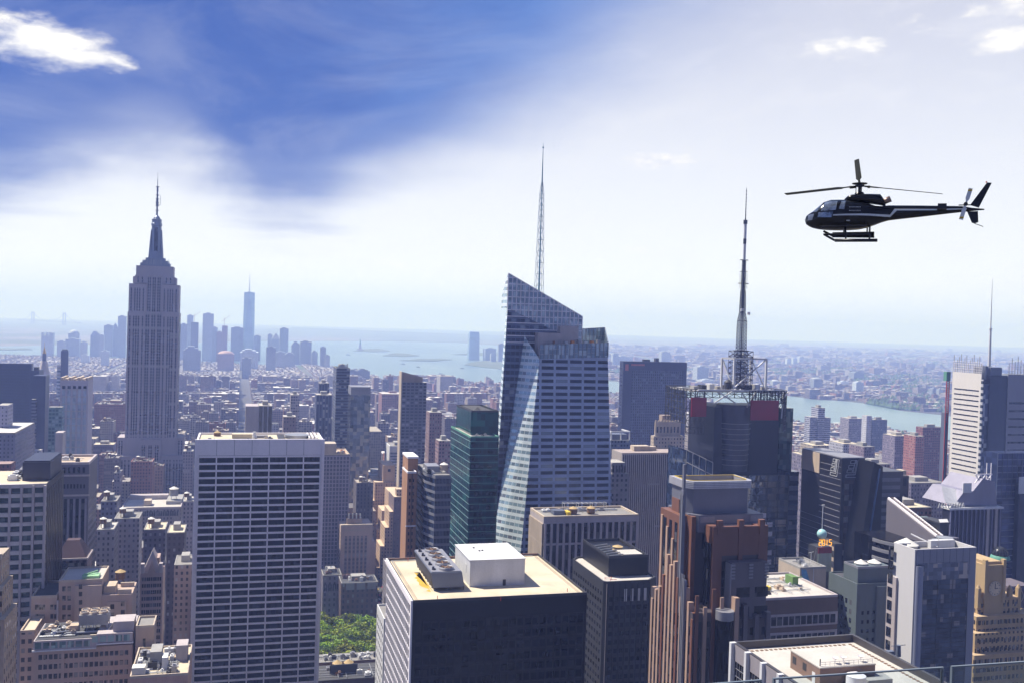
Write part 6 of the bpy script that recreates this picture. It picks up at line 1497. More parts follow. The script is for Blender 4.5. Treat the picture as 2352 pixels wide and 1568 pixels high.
# ------------------------------------------------------------------ right of the white slab
b = Bld('office_tower', 'mauve grid fronted tower just behind the right edge of the white slab', 735, 1042, 803, 900, L=40)
W, H, L = b.w, b.h, b.L
b.body(S_('mauve_dark', (.085, .075, .10), .6), z1=H-1); b.roof(M['tan'], M['beige'], ph=1)
for i in range(10): b.part(MB().box(W*i/9-.45, W*i/9+.45, -.5, 0, 0, H-2), 'pier', S_('mauve_pier2', (.40, .33, .37), .7))
mb = MB(); bands(mb, 'N', 0, W, H-2-46*3.6, H-2, 46, .9, .25); b.part(mb, 'spandrel', S_('mauve_pier2', (.40, .33, .37), .7))
b.part(MB().box(0, W*.56, 5, 20, H-1, H+9).box(-.2, W*.58, 4.8, 20.2, H+6.5, H+7.3).box(-.2, W*.58, 4.8, 20.2, H+2.5, H+3.3), 'penthouse', M['beige']); units(b, W*.6, W-3, 3, 14, H-1, 8, [M['tan'], M['concrete'], M['orange']], 13, .8, 3, 1, 3)
st = fmat('classic_stone', (.40, .31, .27), (.06, .05, .055), 3.0, 3.6, .42, .6, lit=.15, litcol=(.3, .25, .22))
b = Bld('stepped_tower', 'classical tan stone tower with a dark crowned top, right of the white slab', 783, 1208, 856, 880, U0=775)
W, H, L = b.w, b.h, b.L
b.body(S_('classic_plain', (.50, .37, .30), .85), z1=H); b.part(MB().box(W*.2, W*.68, 4, 16, H, H+6), 'setback_tier', M['buff']); b.part(MB().box(W*.24, W*.64, 5, 15, H+6, H+9), 'crown', M['brownbrick'])
for k in range(4): b.part(MB().box(W*(.24+k*.12), W*(.28+k*.12), 4.6, 5.4, H+6, H+10.5), 'pinnacle', M['whitecap'])
b.part(MB().box(0, W, 0, 4, H, H+1.4).box(W*.1, W*.78, -.4, .0, H-4, H-3), 'coping', M['beige'])
for i in range(6):
    b.part(MB().box(W*(.17+.125*i)-1.0, W*(.17+.125*i)+1.0, -.12, 0, 0, H-9), 'window_strip', fmat('classic_strip', (.25, .20, .19), (.035, .03, .04), 50, 3.6, fz=.55, band=True, lit=.05))
b.part(MB().box(W, W*1.12, 3, L, 0, H-16), 'side_tier', S_('classic_plain', (.50, .37, .30), .85)); windows(b, 'E', 1, L-1, H-70, H-5, 4, 17, .4, .5, M['gl'])
# golden stepped towers
gs = fmat('golden_prewar', (.50, .35, .24), (.05, .04, .045), 2.8, 3.4, .38, .5, roof=(.55, .42, .3), lit=.22, litcol=(.35, .28, .22), rough=.85)
b = Bld('stepped_tower', 'tall tan stepped prewar tower with a plain square top, tallest of the stepped trio', 880, 1068, 908, 1080, U0=869)
W, H, L = b.w, b.h, b.L
b.body(S_('golden_plain', (.52, .37, .25), .85)); 
for k, (dx0, dx1, y0_, dz) in enumerate(((-9, 5, 2, 18), (-14, 8, 6, 38), (-19, 9, 8, 60), (-23, 11, 9, 90), (-28, 12, 10, 125))):
    b.part(MB().box(dx0, W+dx1, -2-k*1.2, L+4-k*.5, 0, H-dz), 'setback_tier', gs)
b.part(MB().box(W*.4, W*.62, -.1, 0, H-7, H-4), 'window', M['gl'])
b = Bld('stepped_tower', 'middle tan stepped tower of the trio, half hidden by its neighbours', 893, 1128, 921, 1040, U0=884)
W, H, L = b.w, b.h, b.L; b.body(gs)
for k, (dx0, dz) in enumerate(((-7, 20), (-12, 40), (-16, 65), (-20, 95))): b.part(MB().box(dx0, W, -1.2-k*1.0, L, 0, H-dz), 'setback_tier', gs)
b = Bld('stepped_tower', 'dark fronted tan stepped tower nearest the street, its left flank in sun', 905, 1140, 928, 980, U0=893)
W, H, L = b.w, b.h, b.L; dg = fmat('dark_prewar', (.17, .12, .13), (.22, .21, .22), 3.2, 3.8, .3, .28, roof=(.5, .4, .3), lit=.3, litcol=(.04, .04, .05)); b.body(dg)
b.part(MB().box(W*.3, W*1.2, 4, 14, H, H+7), 'setback_tier', gs)
for k, (dx0, dz) in enumerate(((-4, 15), (-8, 31), (-12, 50), (-15, 72))): b.part(MB().box(dx0, 0, 1+k*1.0, L-k, 0, H-dz), 'flank_tier', gs)
# ------------------------------------------------------------------ towers in the middle distance
def simple(name, label, U1, V1, U2, Y, mat, L=None, U0=None, U3=None, roof=None, extra=True, cat='building'):
    b = Bld(name, label, U1, V1, U2, Y, L=L, U0=U0, U3=U3, cat=cat); b.body(mat, z1=b.h-.6)
    if roof: b.part(MB().box(.6, b.w-.6, .6, b.L-.6, b.h-.6, b.h-.3), 'roof', roof); b.part(MB().box(0, b.w, 0, .6, b.h-.6, b.h).box(0, b.w, b.L-.6, b.L, b.h-.6, b.h).box(0, .6, .6, b.L-.6, b.h-.6, b.h).box(b.w-.6, b.w, .6, b.L-.6, b.h-.6, b.h), 'parapet', M['concrete'])
    if extra: b.part(MB().box(b.w*.3, b.w*.7, b.L*.3, b.L*.7, b.h-.3, b.h+3.5), 'roof_bulkhead', M['concrete'])
    return b
f1 = lambda nm, w_, g_=(.03, .035, .06), **k: fmat(nm, w_, g_, **k)
b = simple('office_tower', 'dark block with white vertical stripes and corner columns, above the white slab roof', 594, 931, 626, 900, f1('dark_vert', (.34, .33, .38), (.02, .02, .035), pu=4.2, fu=.72, vstrip=True, lit=0), U3=None, L=30, roof=M['whiteroof'])
b.part(MB().box(-b.w*.92, -.05, 0, 28, 0, b.h-.5), 'left_wing', M['palestone'])
simple('apartment_tower', 'tan tower with a paler lower wing, left of the dark slim towers', 651, 955, 680, 1020, f1('tan_mid', (.27, .21, .22), (.05, .05, .07), pu=3, fu=.35, fz=.4), L=20)
b = simple('apartment_tower', 'pale balcony tower stepping up above the white slab roof', 668, 905, 688, 1250, f1('palebalc', (.36, .32, .33), (.06, .07, .1), pu=3, fz=.5, fu=.6), L=20)
simple('office_tower', 'dark blue grey tower with a flat stepped top, between pale balcony tower and navy needle', 727, 905, 763, 1300, f1('navy_mid', (.06, .07, .13), (.02, .03, .06), pu=4, fu=.6, vstrip=True), L=26)
simple('office_tower', 'upper dark block rising behind the dark blue grey stepped tower', 733, 878, 756, 1420, f1('navy_mid', (.06, .07, .13), (.02, .03, .06)), L=20)
b = simple('apartment_tower', 'tallest navy needle tower in the middle distance with a ribbed left edge', 773, 844, 804, 1150, f1('navy_band', (.10, .12, .18), (.015, .02, .045), pz=3.4, fz=.6, band=True), U0=766, roof=M['charcoal'])
for k in range(8): b.part(MB().box(b.w*(.1+.1*k), b.w*(.1+.1*k)+1, 3, 5, b.h-.3, b.h+2+(k*5 % 4)), 'antenna', M['steel'])
b = simple('glass_tower', 'mottled mirror glass tower with a blank pale top, right of the navy needle', 806, 905, 851, 1100, glass('mottled_mirror', (.18, .21, .27), .05, .7, cell=(4, 4, 4), var=.7, wob=.9, lit=.3, litcol=(.4, .38, .36)), L=30)
b.part(MB().box(0, b.w, 0, b.L, b.h-.6, b.nf(830, 888)[1]), 'blank_top', M['greymetal'])
b = simple('apartment_tower', 'dark gridded slab tower with a sloped cream screen on top, centre left', 924, 876, 980, 1020, f1('grid_slab', (.13, .135, .18), (.02, .025, .045), pu=4.4, pz=3.3, fu=.7, fz=.55, lit=.15, litcol=(.3, .3, .36)), U0=919, extra=False)
h1, h2 = b.nf(924, 853)[1], b.nf(970, 866)[1]; W = b.w
b.part(MB().add([(0, 2, b.h-.6), (W*.85, 2, b.h-.6), (W*.85, 2, h2), (0, 2, h1), (0, 5, b.h-.6), (W*.85, 5, b.h-.6), (W*.85, 5, h2), (0, 5, h1)], [(0, 1, 2, 3), (7, 6, 5, 4), (0, 4, 5, 1), (1, 5, 6, 2), (2, 6, 7, 3), (3, 7, 4, 0)]), 'sloped_screen', M['buff'])
b.part(MB().box(-1, -.05, 0, b.L, 0, h1), 'pale_edge', M['beige'])
b = simple('office_building', 'white and blue banded office block, in front of the dark gridded slab tower', 897, 1024, 941, 1250, f1('white_band', (.42, .43, .50), (.06, .08, .14), pz=3.6, fz=.5, band=True), U0=886, roof=M['greyroof'])
b.part(MB().box(-1.2, 0, 0, b.L, 0, b.h+.4).box(-1.2, b.w, -.8, 0, b.h-7, b.h+.4), 'white_frame', M['white'])
simple('office_building', 'low white flat roofed hall with zigzag roof, below the mottled tower', 838, 1090, 900, 1150, M['bluegrey'], L=40, roof=M['whiteroof'])
b = simple('office_building', 'small block with a curved perforated white corner, left of the stepped trio', 803, 1110, 842, 1120, f1('blue_curved', (.16, .22, .34), (.05, .08, .14), pz=3.6, fz=.4, band=True), L=24, roof=M['whiteroof'])
b.part(MB().cyl(5, 8, 0, b.h-.5, 9, n=18), 'curved_corner', f1('perforated', (.42, .44, .52), (.05, .06, .1), pu=2, pz=2.4, fu=.6, fz=.4, lit=.3))
simple('brick_building', 'russet apartment block right of the dark gridded slab tower', 987, 945, 1015, 1100, f1('russet', (.26, .17, .17), (.05, .045, .07), fu=.4), U0=979)
simple('brick_building', 'pinkish apartment block with lit left flank, left of the teal tower', 1008, 1010, 1036, 950, f1('pinkish', (.28, .18, .19), (.05, .045, .07), fu=.45), U0=1000)
simple('brick_building', 'red brick block beside the river with a lit left side, left of the striped tower', 2120, 980, 2166, 1450, f1('redriver', (.22, .09, .09), (.05, .03, .05), pu=3.4, fu=.5), U0=2104, roof=M['greyroof'])
simple('brick_building', 'lower red gridded annex of the riverside red block', 2103, 1000, 2124, 1400, f1('redgrid', (.33, .13, .11), (.06, .04, .05), pu=3.4, fu=.5), L=26)
b = simple('apartment_tower', 'white stepped balcony tower on the near river bank, left one of two', 1880, 935, 1895, 1700, f1('white_balc', (.40, .41, .50), (.06, .07, .12), pz=3.4, fz=.45, band=True), L=22)
b.part(MB().box(-14, 0, 3, 20, 0, b.h-17).box(b.w, b.w+14, 3, 20, 0, b.h-18), 'stepped_wing', f1('white_balc', (.40, .41, .50), (.06, .07, .12)))
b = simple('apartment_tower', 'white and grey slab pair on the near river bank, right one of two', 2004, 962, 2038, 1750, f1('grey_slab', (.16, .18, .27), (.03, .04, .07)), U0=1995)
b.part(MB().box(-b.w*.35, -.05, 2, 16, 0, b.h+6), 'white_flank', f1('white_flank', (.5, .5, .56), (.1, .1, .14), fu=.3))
for (U1, V1, U2, Y, c_, lab) in ((1868, 1022, 1915, 1250, (.42, .36, .30), 'cream office block with square windows, right of the mast tower'), (1937, 1018, 1975, 1200, (.40, .40, .46), 'pale block with bright left flank, right of the cream office block'),
        (1900, 1075, 1990, 800, (.19, .17, .23), 'long violet brick block behind the lettered tower'), (2093, 1108, 2170, 900, (.16, .14, .19), 'wide violet loft block left of the striped tower'), (2060, 1115, 2090, 950, (.48, .38, .26), 'yellow stepped block with a tall blank chimney wall'),
        (2000, 1065, 2045, 1000, (.30, .20, .18), 'rose brick block with an olive roof, above the brown topped tower'), (2075, 1165, 2140, 640, (.26, .13, .11), 'low red and white cluttered roof block left of the violet tower'), (1985, 1025, 2010, 1150, (.2, .15, .2), 'dark rose block behind the rose brick block'),
        (1850, 1045, 1880, 1050, (.18, .16, .22), 'violet loft with rooftop chillers just right of the media tower'), (2056, 1000, 2092, 1500, (.20, .17, .24), 'long dark riverside warehouse block'), (1950, 960, 1985, 2000, (.26, .24, .3), 'small hazy block between the riverside white towers')):
    simple('city_block', lab, U1, V1, U2, Y, f1('cb%d' % U1, c_, (.05, .05, .07), pu=3.2, fu=.45, fz=.5, lit=.2, litcol=(.35, .33, .33)), L=30, roof=random.Random(U1).choice([M['whiteroof'], M['greyroof'], M['gravel']]))
b = simple('city_block', 'yellow chimney wall slab, tall and blank, left of the violet loft block', 2074, 1078, 2082, 960, M['gravel'], L=10, extra=False)
# left middle
for (U1, V1, U2, Y, c_, lab) in ((214, 1020, 262, 1300, (.17, .14, .19), 'violet block just left of the deco tower base'), (262, 1085, 276, 1050, (.28, .24, .26), 'low annex with a yellow green roof at the deco tower foot'), (255, 935, 272, 1700, (.18, .18, .25), 'slim dark tower with a pale left flank, left of the deco tower'),
        (420, 1035, 444, 1150, (.24, .21, .24), 'pale block right of the deco tower base'), (205, 1000, 240, 1500, (.16, .15, .21), 'dim violet tower behind the pale window-strip tower'), (420, 1150, 446, 820, (.20, .17, .2), 'small violet block left of the white slab'),
        (232, 1150, 268, 720, (.13, .13, .2), 'navy fronted loft with two dark bays, below the deco tower'), (262, 1190, 320, 680, (.10, .10, .15), 'dark navy loft block with small windows, below the cream roofed building'), (384, 1222, 424, 600, (.07, .055, .075), 'near black brick tower left of the white slab'),
        (400, 1296, 448, 560, (.26, .2, .2), 'brown building with arched windows hard against the white slab'), (222, 1215, 262, 640, (.25, .23, .25), 'pale grey roofed loft right of the dark stone tower'), (330, 1215, 380, 640, (.12, .10, .14), 'dark loft row behind the gabled brown tower')):
    b = simple('city_block', lab, U1, V1, U2, Y, f1('cc%d' % U1, c_, (.035, .035, .055), pu=2.9, fu=.42, fz=.5, lit=.15, litcol=(.3, .3, .34)), L=24, roof=random.Random(U1).choice([M['whiteroof'], M['greyroof'], M['gravel']]))
    if U1 in (420, 232, 330, 222, 262): add_tank(b, b.w*.3, 6, b.h-.3, 2.2, 3.2, 3, cap=M['whitecap'])
# behind the park
for (U1, V1, U2, Y, c_, lab) in ((742, 1320, 785, 840, (.20, .18, .22), 'grey classical block with pale arcade top behind the park, left'), (784, 1338, 868, 820, (.13, .085, .075), 'brown stone block with studio windows behind the park, right')):
    b = simple('city_block', lab, U1, V1, U2, Y, f1('cp%d' % U1, c_, (.04, .035, .045), pu=4, fu=.4, fz=.55, pz=4.6), L=24, roof=M['darkroof'])
    units(b, 2, b.w-3, 3, 18, b.h-.3, 14, [M['white'], M['charcoal'], M['brownbrick'], M['greymetal']], U1, 1, 4, 1, 4)
    if U1 == 784:
        for k in range(3): b.part(MB().box(4+k*9, 11+k*9, -.4, 0, b.h-6, b.h-.5), 'studio_window', M['greymetal'])
    else:
        for k in range(8): b.part(MB().box(.8+k*1.9, 1.9+k*1.9, -.15, 0, b.h-14, b.h-8), 'arcade_window', M['gl'])
b = Bld('city_block', 'low roof with white machines along the near side of the park', 728, 1520, 880, 650, L=16); b.body(M['brownbrick'], z1=b.h-.5); b.part(MB().box(0, b.w, 0, b.L, b.h-.5, b.h-.3), 'roof', M['greyroof'])
units(b, 2, b.w-3, 1, 12, b.h-.3, 18, [M['white'], M['white'], M['greymetal'], M['charcoal']], 77, .8, 3, 1, 4)
b = Bld('city_block', 'bottom block with two tan tank roofs in a dark frame below the park', 722, 1562, 880, 590, L=26); b.body(M['brownbrick'], z1=b.h-.5); b.part(MB().box(0, b.w, 0, b.L, b.h-.5, b.h-.3), 'roof', M['darkroof'])
for k in range(2): b.part(MB().cyl(15+k*7, 14, b.h-.3, b.h+5, 3, n=14).cyl(15+k*7, 14, b.h+5, b.h+7, 3.2, .2, 14, smooth=False), 'water_tank', M['tancap'])
b.part(MB().box(10, 27, 9, 10, b.h-.3, b.h+5.5), 'tank_screen', M['charcoal']); units(b, 2, b.w-3, 1, 22, b.h-.3, 14, [M['white'], M['brownbrick'], M['greymetal'], M['tan']], 78, .8, 3, 1, 4)
# ------------------------------------------------------------------ roof in the bottom right corner
# back edge of the roof runs from (1682,1475) to (1960,1457); the roof comes towards the camera
zr = P(1682, 1472, 262).z
A_ = P(1682, 1472, 262); w_ = along(A_, E1, 1960); LF = 90.0
o_ = A_ - E2*LF; rt_ = empty('office_tower', (o_.x, o_.y, 0), GRID)
tag(rt_, 'nearest tower, its pale flat roof with a brown machine room fills the bottom right', 'building')
def rp(mb, name, mat, parent=None): return mb.build(name, mat, parent or rt_)
H, W, L = zr, w_, LF
rp(MB().box(.6, W-.6, .6, L-.6, 0, H-2.2), 'wall', M['charcoal'])
rp(MB().box(.9, W-.9, .9, L-.9, H-2.2, H-1.9), 'roof', M['whiteroof'])
rp(MB().box(0, W, L-.9, L, H-3, H).box(0, .9, 0, L-.9, H-3, H).box(W-.9, W, 0, L-.9, H-3, H), 'parapet', S_('bronze_trim', (.06, .055, .06), .4, .3))
for k in range(12):
    y_ = L-.8-k*8.0
    rp(MB().box(-1.0, .6, y_-.55, y_+.55, 0, H+.05), 'column', M['white']); 
    if k < 11:
        rp(MB().box(-.1, .6, y_-7.3, y_-.7, H-4.6, H-.3), 'spandrel', S_('pink_grey', (.26, .235, .25), .6)); rp(MB().box(.2, .6, y_-7.3, y_-.7, 0, H-4.7), 'glazing', M['gldark'])
        g_ = MB()
        for j in range(1, 5): g_.box(.05, .2, y_-7.3+j*1.32-.06, y_-7.3+j*1.32+.06, 0, H-4.7)
        for j in range(12): g_.box(.05, .2, y_-7.3, y_-.7, H-6.6-j*2.0, H-6.45-j*2.0)
        rp(g_, 'mullion', M['greymetal'])
def tl(U, V, z): q = G(U, V, z)-o_; return q.dot(E1), q.dot(E2)
rz = H-1.9
tk = MB()
for k in range(60): y_ = 4+k*1.4; tk.box(2.2, 3.0, y_, y_+.8, rz, rz+.12); tk.box(W-3.4, W-2.6, y_, y_+.8, rz, rz+.12)
for k in range(int((W-8)/1.4)): tk.box(4+k*1.4, 4.8+k*1.4, L-3.4, L-2.6, rz, rz+.12)
rp(tk, 'roof_track', M['tankwood'])
# machine room: corners seen at base front-left (1838,1560)...
zt = rz+4.6
x0, y0 = tl(1884, 1532, zt); x1, _ = tl(2015, 1525, zt); _, y1 = tl(1831, 1490, zt)
mr = rp(MB().box(x0, x1, y0, y1, rz, zt-.3), 'machine_room', S_('brown_brick2', (.20, .13, .10), .85))
rp(MB().box(x0-.1, x1+.1, y0-.1, y1+.1, zt-.3, zt), 'roof_slab', M['whiteroof'], mr)
rp(MB().box(x0-.05, x0, y0+2, y0+3.3, rz, rz+2.6), 'door', M['white'], mr)
for f_ in (.45, .8): rp(MB().box(x0-.06, x0, y0+(y1-y0)*f_, y0+(y1-y0)*f_+1.6, rz+1.6, rz+3.4), 'louvre', M['charcoal'], mr)
rl = MB()
for k in range(12): x_ = x0+.4+(x1-x0-.8)*k/11; rl.bar((x_, y0+.6, zt), (x_, y0+.6, zt+1.0), .04)
rl.bar((x0+.4, y0+.6, zt+1), (x1-.4, y0+.6, zt+1), .05).bar((x0+.4, y0+.6, zt+.5), (x1-.4, y0+.6, zt+.5), .04); rp(rl, 'handrail', M['greymetal'], mr)
for f_ in (.35, .5, .82):
    x_ = x0+(x1-x0)*f_; q = rp(MB().lathe(x_, y0+2, [(.05, zt+1.0), (.5, zt+1.15), (.75, zt+1.45)], 12).bar((x_, y0+2, zt), (x_, y0+2, zt+1.0), .08), 'dish_antenna', M['offwhite'], mr)
rp(MB().bar((x0+.6, y0+1.0, zt), (x0+.6, y0+1.0, zt+1.7), .14), 'vent_pipe', M['charcoal'], mr)
x_, y_ = tl(1966, 1556, rz+2.5); rp(MB().cyl(x_, y_, rz, rz+3.2, 2.3, n=24).cyl(x_, y_, rz+3.2, rz+4.0, 2.35, .3, 24), 'round_tank', M['offwhite'])
rp(MB().box(x_+3.2, x_+10, y_-.5, y_+2, rz, rz+1.8).box(x_+5, x_+11, y_+2.5, y_+5, rz, rz+1.4), 'air_handler', M['concrete'])
x_, y_ = tl(2055, 1500, rz+1); rp(MB().box(x_-2, x_, y_, y_+1.4, rz, rz+1.6).cyl(x_+1.6, y_+.6, rz, rz+3.0, .7, .55, 10).bar((x_-1.2, y_, rz+3.1), (x_+4.2, y_+1.2, rz+2.7), .1), 'window_washing_crane', M['bluegrey'])
rp(MB().box(x0+4, x1+6, 2, y0-9, rz, rz+.5), 'ochre_deck', S_('ochre_deck', (.40, .30, .06), .8)); 
# ------------------------------------------------------------------ glass guard of the viewing deck
gm = bpy.data.materials.new('guard_glass'); gm.use_nodes = True; n = N(gm); bs_ = n.n['Principled BSDF']; bs_.inputs['Base Color'].default_value = (.85, .93, .97, 1); bs_.inputs['Roughness'].default_value = .02
tr_ = n.new('ShaderNodeBsdfTransparent'); tr_.inputs[0].default_value = (.88, .93, .95, 1); gl_ = n.new('ShaderNodeBsdfGlossy'); gl_.inputs['Roughness'].default_value = .03; mx_ = n.new('ShaderNodeMixShader'); fr_ = n.new('ShaderNodeFresnel'); fr_.inputs[0].default_value = 1.35
n.l.new(fr_.outputs[0], mx_.inputs[0]); n.l.new(tr_.outputs[0], mx_.inputs[1]); n.l.new(gl_.outputs[0], mx_.inputs[2]); n.l.new(mx_.outputs[0], n.n['Material Output'].inputs['Surface'])
edge = S_('guard_edge', (.16, .20, .24), .3, .3, streak=False)
gl0 = [((1560, 1573.5), (1749, 1558.8), 'left'), ((1775.5, 1555.7), (2166.6, 1529.8), 'middle'), ((2185, 1528), (2560, 1503), 'right')]
def gp3(U, V, Y): return P(U, V, Y)
for (a, c_, wd) in gl0:
    pa, pb = P(a[0], a[1], 5.0), P(c_[0], c_[1], 5.0)
    zt_ = (pa.z+pb.z)/2; pa = G(a[0], a[1], zt_-.0); pb = G(c_[0], c_[1], zt_)
    zt0 = EYE-1.72
    pa = G(a[0], a[1], zt0); pb = G(c_[0], c_[1], zt0)
    d_ = (pb-pa); ln = d_.length; an = math.atan2(d_.y, d_.x)
    rg = empty('glass_guard', (pa.x, pa.y, zt0-1.4), an); tag(rg, {'left': 'short glass guard panel at the bottom edge, leftmost of three', 'middle': 'glass guard panel with a bright top edge in front of the pale roof', 'right': 'glass guard panel in the bottom right corner, before the clock tower'}[wd], 'glass panel', 'glass guard panels of the viewing deck')
    MB().box(.01, ln-.01, -.006, .006, 0, 1.392).build('glass_pane', gm, rg)
    MB().box(0, ln, -.006, .006, 1.392, 1.399).build('top_edge', edge, rg); MB().box(0, .01, -.008, .008, 0, 1.39).build('side_edge', edge, rg); MB().box(ln-.01, ln, -.008, .008, 0, 1.39).build('side_edge', edge, rg)
# ------------------------------------------------------------------ helicopter
hb_ = S_('helicopter_black', (.004, .0045, .005), .2, .0, var=.2, spec=.45, streak=False); hw = S_('helicopter_white', (.75, .78, .75), .3, streak=False); hd_ = S_('helicopter_dark_metal', (.03, .03, .032), .4, .5); hgr = S_('grey_composite', (.014, .015, .014), .8, spec=.08)
hp0 = P(2049, 485, 58.0); hs = 58.0/F*2352/3888*3888/2352
rt = empty('helicopter', (hp0.x, hp0.y, hp0.z-1.9), R(-21)); tag(rt, 'black helicopter with white stripes flying over the right side of the city', 'helicopter')
# local: x to the tail (right in the picture), y away, z up. zoom picture: 2352 px = 850 source px -> metres
ZK = 850/2352*2352/3888*58.0/F   # metres per pixel of the enlarged view
ZK = ZK
def hx(px): return (px-1190)*ZK*.935
def hz(py): return (690-py)*ZK+1.9
# fuselage sections: x, z-bottom, z-top, half width, roundness
sec = [(255, 790, 770, .06), (270, 825, 735, .34), (300, 845, 712, .55), (340, 862, 690, .72), (400, 876, 640, .88), (460, 884, 590, .95), (540, 890, 566, .98), (640, 892, 566, .98), (740, 890, 570, .97), (840, 884, 585, .93), (930, 865, 608, .82), (1010, 838, 635, .66), (1080, 812, 640, .52), (1150, 792, 632, .42), (1300, 775, 634, .33), (1500, 755, 638, .27), (1700, 733, 644, .22), (1900, 712, 650, .18), (2000, 702, 668, .12), (2125, 692, 680, .03)]
vs = []; NS = 20
for (px, pb, pt, hw_) in sec:
    zb_, zt_ = hz(pb), hz(pt); zc_, rz_ = (zb_+zt_)/2, (zt_-zb_)/2
    for i in range(NS):
        a = 2*math.pi*i/NS; ca, sa = math.cos(a), math.sin(a); e = .78
        vs.append((hx(px), hw_*math.copysign(abs(ca)**e, ca), zc_+rz_*math.copysign(abs(sa)**e, sa)))
ns = len(sec); fs = [(k*NS+i, k*NS+(i+1) % NS, (k+1)*NS+(i+1) % NS, (k+1)*NS+i) for k in range(ns-1) for i in range(NS)]+[tuple(range(NS))[::-1], tuple(range((ns-1)*NS, ns*NS))]
fus = MB().add(vs, fs, smooth=True).build('fuselage', hb_, rt)
# surface half width at (px,py) for decals on the near side
def sidey(px, py):
    for k in range(ns-1):
        if sec[k][0] <= px <= sec[k+1][0]:
            f_ = (px-sec[k][0])/(sec[k+1][0]-sec[k][0]); L_ = lambda i: sec[k][i]+(sec[k+1][i]-sec[k][i])*f_
            pb, pt, hh_ = L_(1), L_(2), L_(3); zc_ = (pb+pt)/2; rr_ = (pb-pt)/2; s_ = min(1, abs(py-zc_)/rr_)
            return hh_*(max(0, 1-s_**(1/.39)))**.39 if s_ < 1 else .02
    return .1
def decal(poly, name, mat, par, dy=.012, sub=6):
    # polygon strip given as two matched edges (top list, bottom list)
    top_, bot_ = poly; mb = MB()
    P_ = lambda p, k=0: (hx(p[0]), -(sidey(*p)+dy), hz(p[1]))
    T, B = [], []
    for i in range(len(top_)-1):
        for j in range(sub+(1 if i == len(top_)-2 else 0)):
            f_ = j/sub; T.append((top_[i][0]+(top_[i+1][0]-top_[i][0])*f_, top_[i][1]+(top_[i+1][1]-top_[i][1])*f_)); B.append((bot_[i][0]+(bot_[i+1][0]-bot_[i][0])*f_, bot_[i][1]+(bot_[i+1][1]-bot_[i][1])*f_))
    m_ = 5; rows_ = []
    for k in range(m_+1): rows_.append([P_((t[0]+(q[0]-t[0])*k/m_, t[1]+(q[1]-t[1])*k/m_)) for t, q in zip(T, B)])
    vs = [v for r_ in rows_ for v in r_]; n_ = len(T)
    mb.add(vs, [(k*n_+i, (k+1)*n_+i, (k+1)*n_+i+1, k*n_+i+1) for k in range(m_) for i in range(n_-1)], smooth=True)
    return mb.build(name, mat, par)
decal(([(575, 738), (700, 734), (960, 732), (1170, 738), (1215, 676), (1650, 680)], [(570, 752), (700, 750), (960, 752), (1172, 762), (1240, 694), (1650, 694)]), 'white_stripe', hw, fus)
decal(([(1745, 678), (1950, 676)], [(1745, 692), (1950, 686)]), 'white_stripe', hw, fus)
cgl = S_('cockpit_glass', (.22, .27, .34), .05, .6, var=.9, scale=2.2, streak=False)
decal(([(325, 700), (380, 650), (455, 600)], [(330, 702), (395, 704), (425, 680)]), 'windscreen', cgl, fus)
decal(([(478, 600), (540, 590), (612, 592)], [(436, 700), (540, 698), (600, 690)]), 'cockpit_window', cgl, fus)
decal(([(655, 592), (698, 592)], [(632, 682), (690, 686)]), 'cabin_window', cgl, fus)
decal(([(412, 714), (480, 710), (572, 710)], [(402, 764), (480, 768), (556, 768)]), 'chin_window', cgl, fus)
decal(([(295, 730), (365, 726)], [(292, 792), (345, 792)]), 'nose_lamp', S_('lamp_glass', (.10, .12, .18), .1), fus)
decal(([(716, 799), (752, 799)], [(716, 808), (752, 808)]), 'placard', hw, fus)
dt = MB()
for i in range(9):
    for (px, py) in ((745+i*14, 662), (745+i*14, 700)): dt.box(hx(px)-.02, hx(px)+.02, -sidey(px, py)-.02, -sidey(px, py), hz(py)-.02, hz(py)+.02)
dt.build('rivet_pattern', hw, fus)
# engine cowling
ec = [(680, 570, 560, .25), (715, 575, 528, .42), (760, 580, 514, .50), (860, 590, 510, .52), (960, 600, 511, .50), (1060, 615, 514, .42), (1085, 622, 545, .36), (1120, 632, 600, .25)]
vs = []
for (px, pb, pt, hw_) in ec:
    zb_, zt_ = hz(pb+12), hz(pt); zc_, rz_ = (zb_+zt_)/2, (zt_-zb_)/2
    for i in range(NS): a = 2*math.pi*i/NS; ca, sa = math.cos(a), math.sin(a); vs.append((hx(px), hw_*math.copysign(abs(ca)**.7, ca), zc_+rz_*math.copysign(abs(sa)**.7, sa)))
m_ = len(ec); MB().add(vs, [(k*NS+i, k*NS+(i+1) % NS, (k+1)*NS+(i+1) % NS, (k+1)*NS+i) for k in range(m_-1) for i in range(NS)]+[tuple(range(NS))[::-1], tuple(range((m_-1)*NS, m_*NS))], smooth=True).build('engine_cowling', hb_, rt)
MB().bar((hx(1085), -.1, hz(600)), (hx(1170), -.16, hz(565)), .17, 14, r1=.19, smooth=True).build('exhaust_pipe', S_('exhaust_metal', (.30, .22, .18), .4, .7), rt)
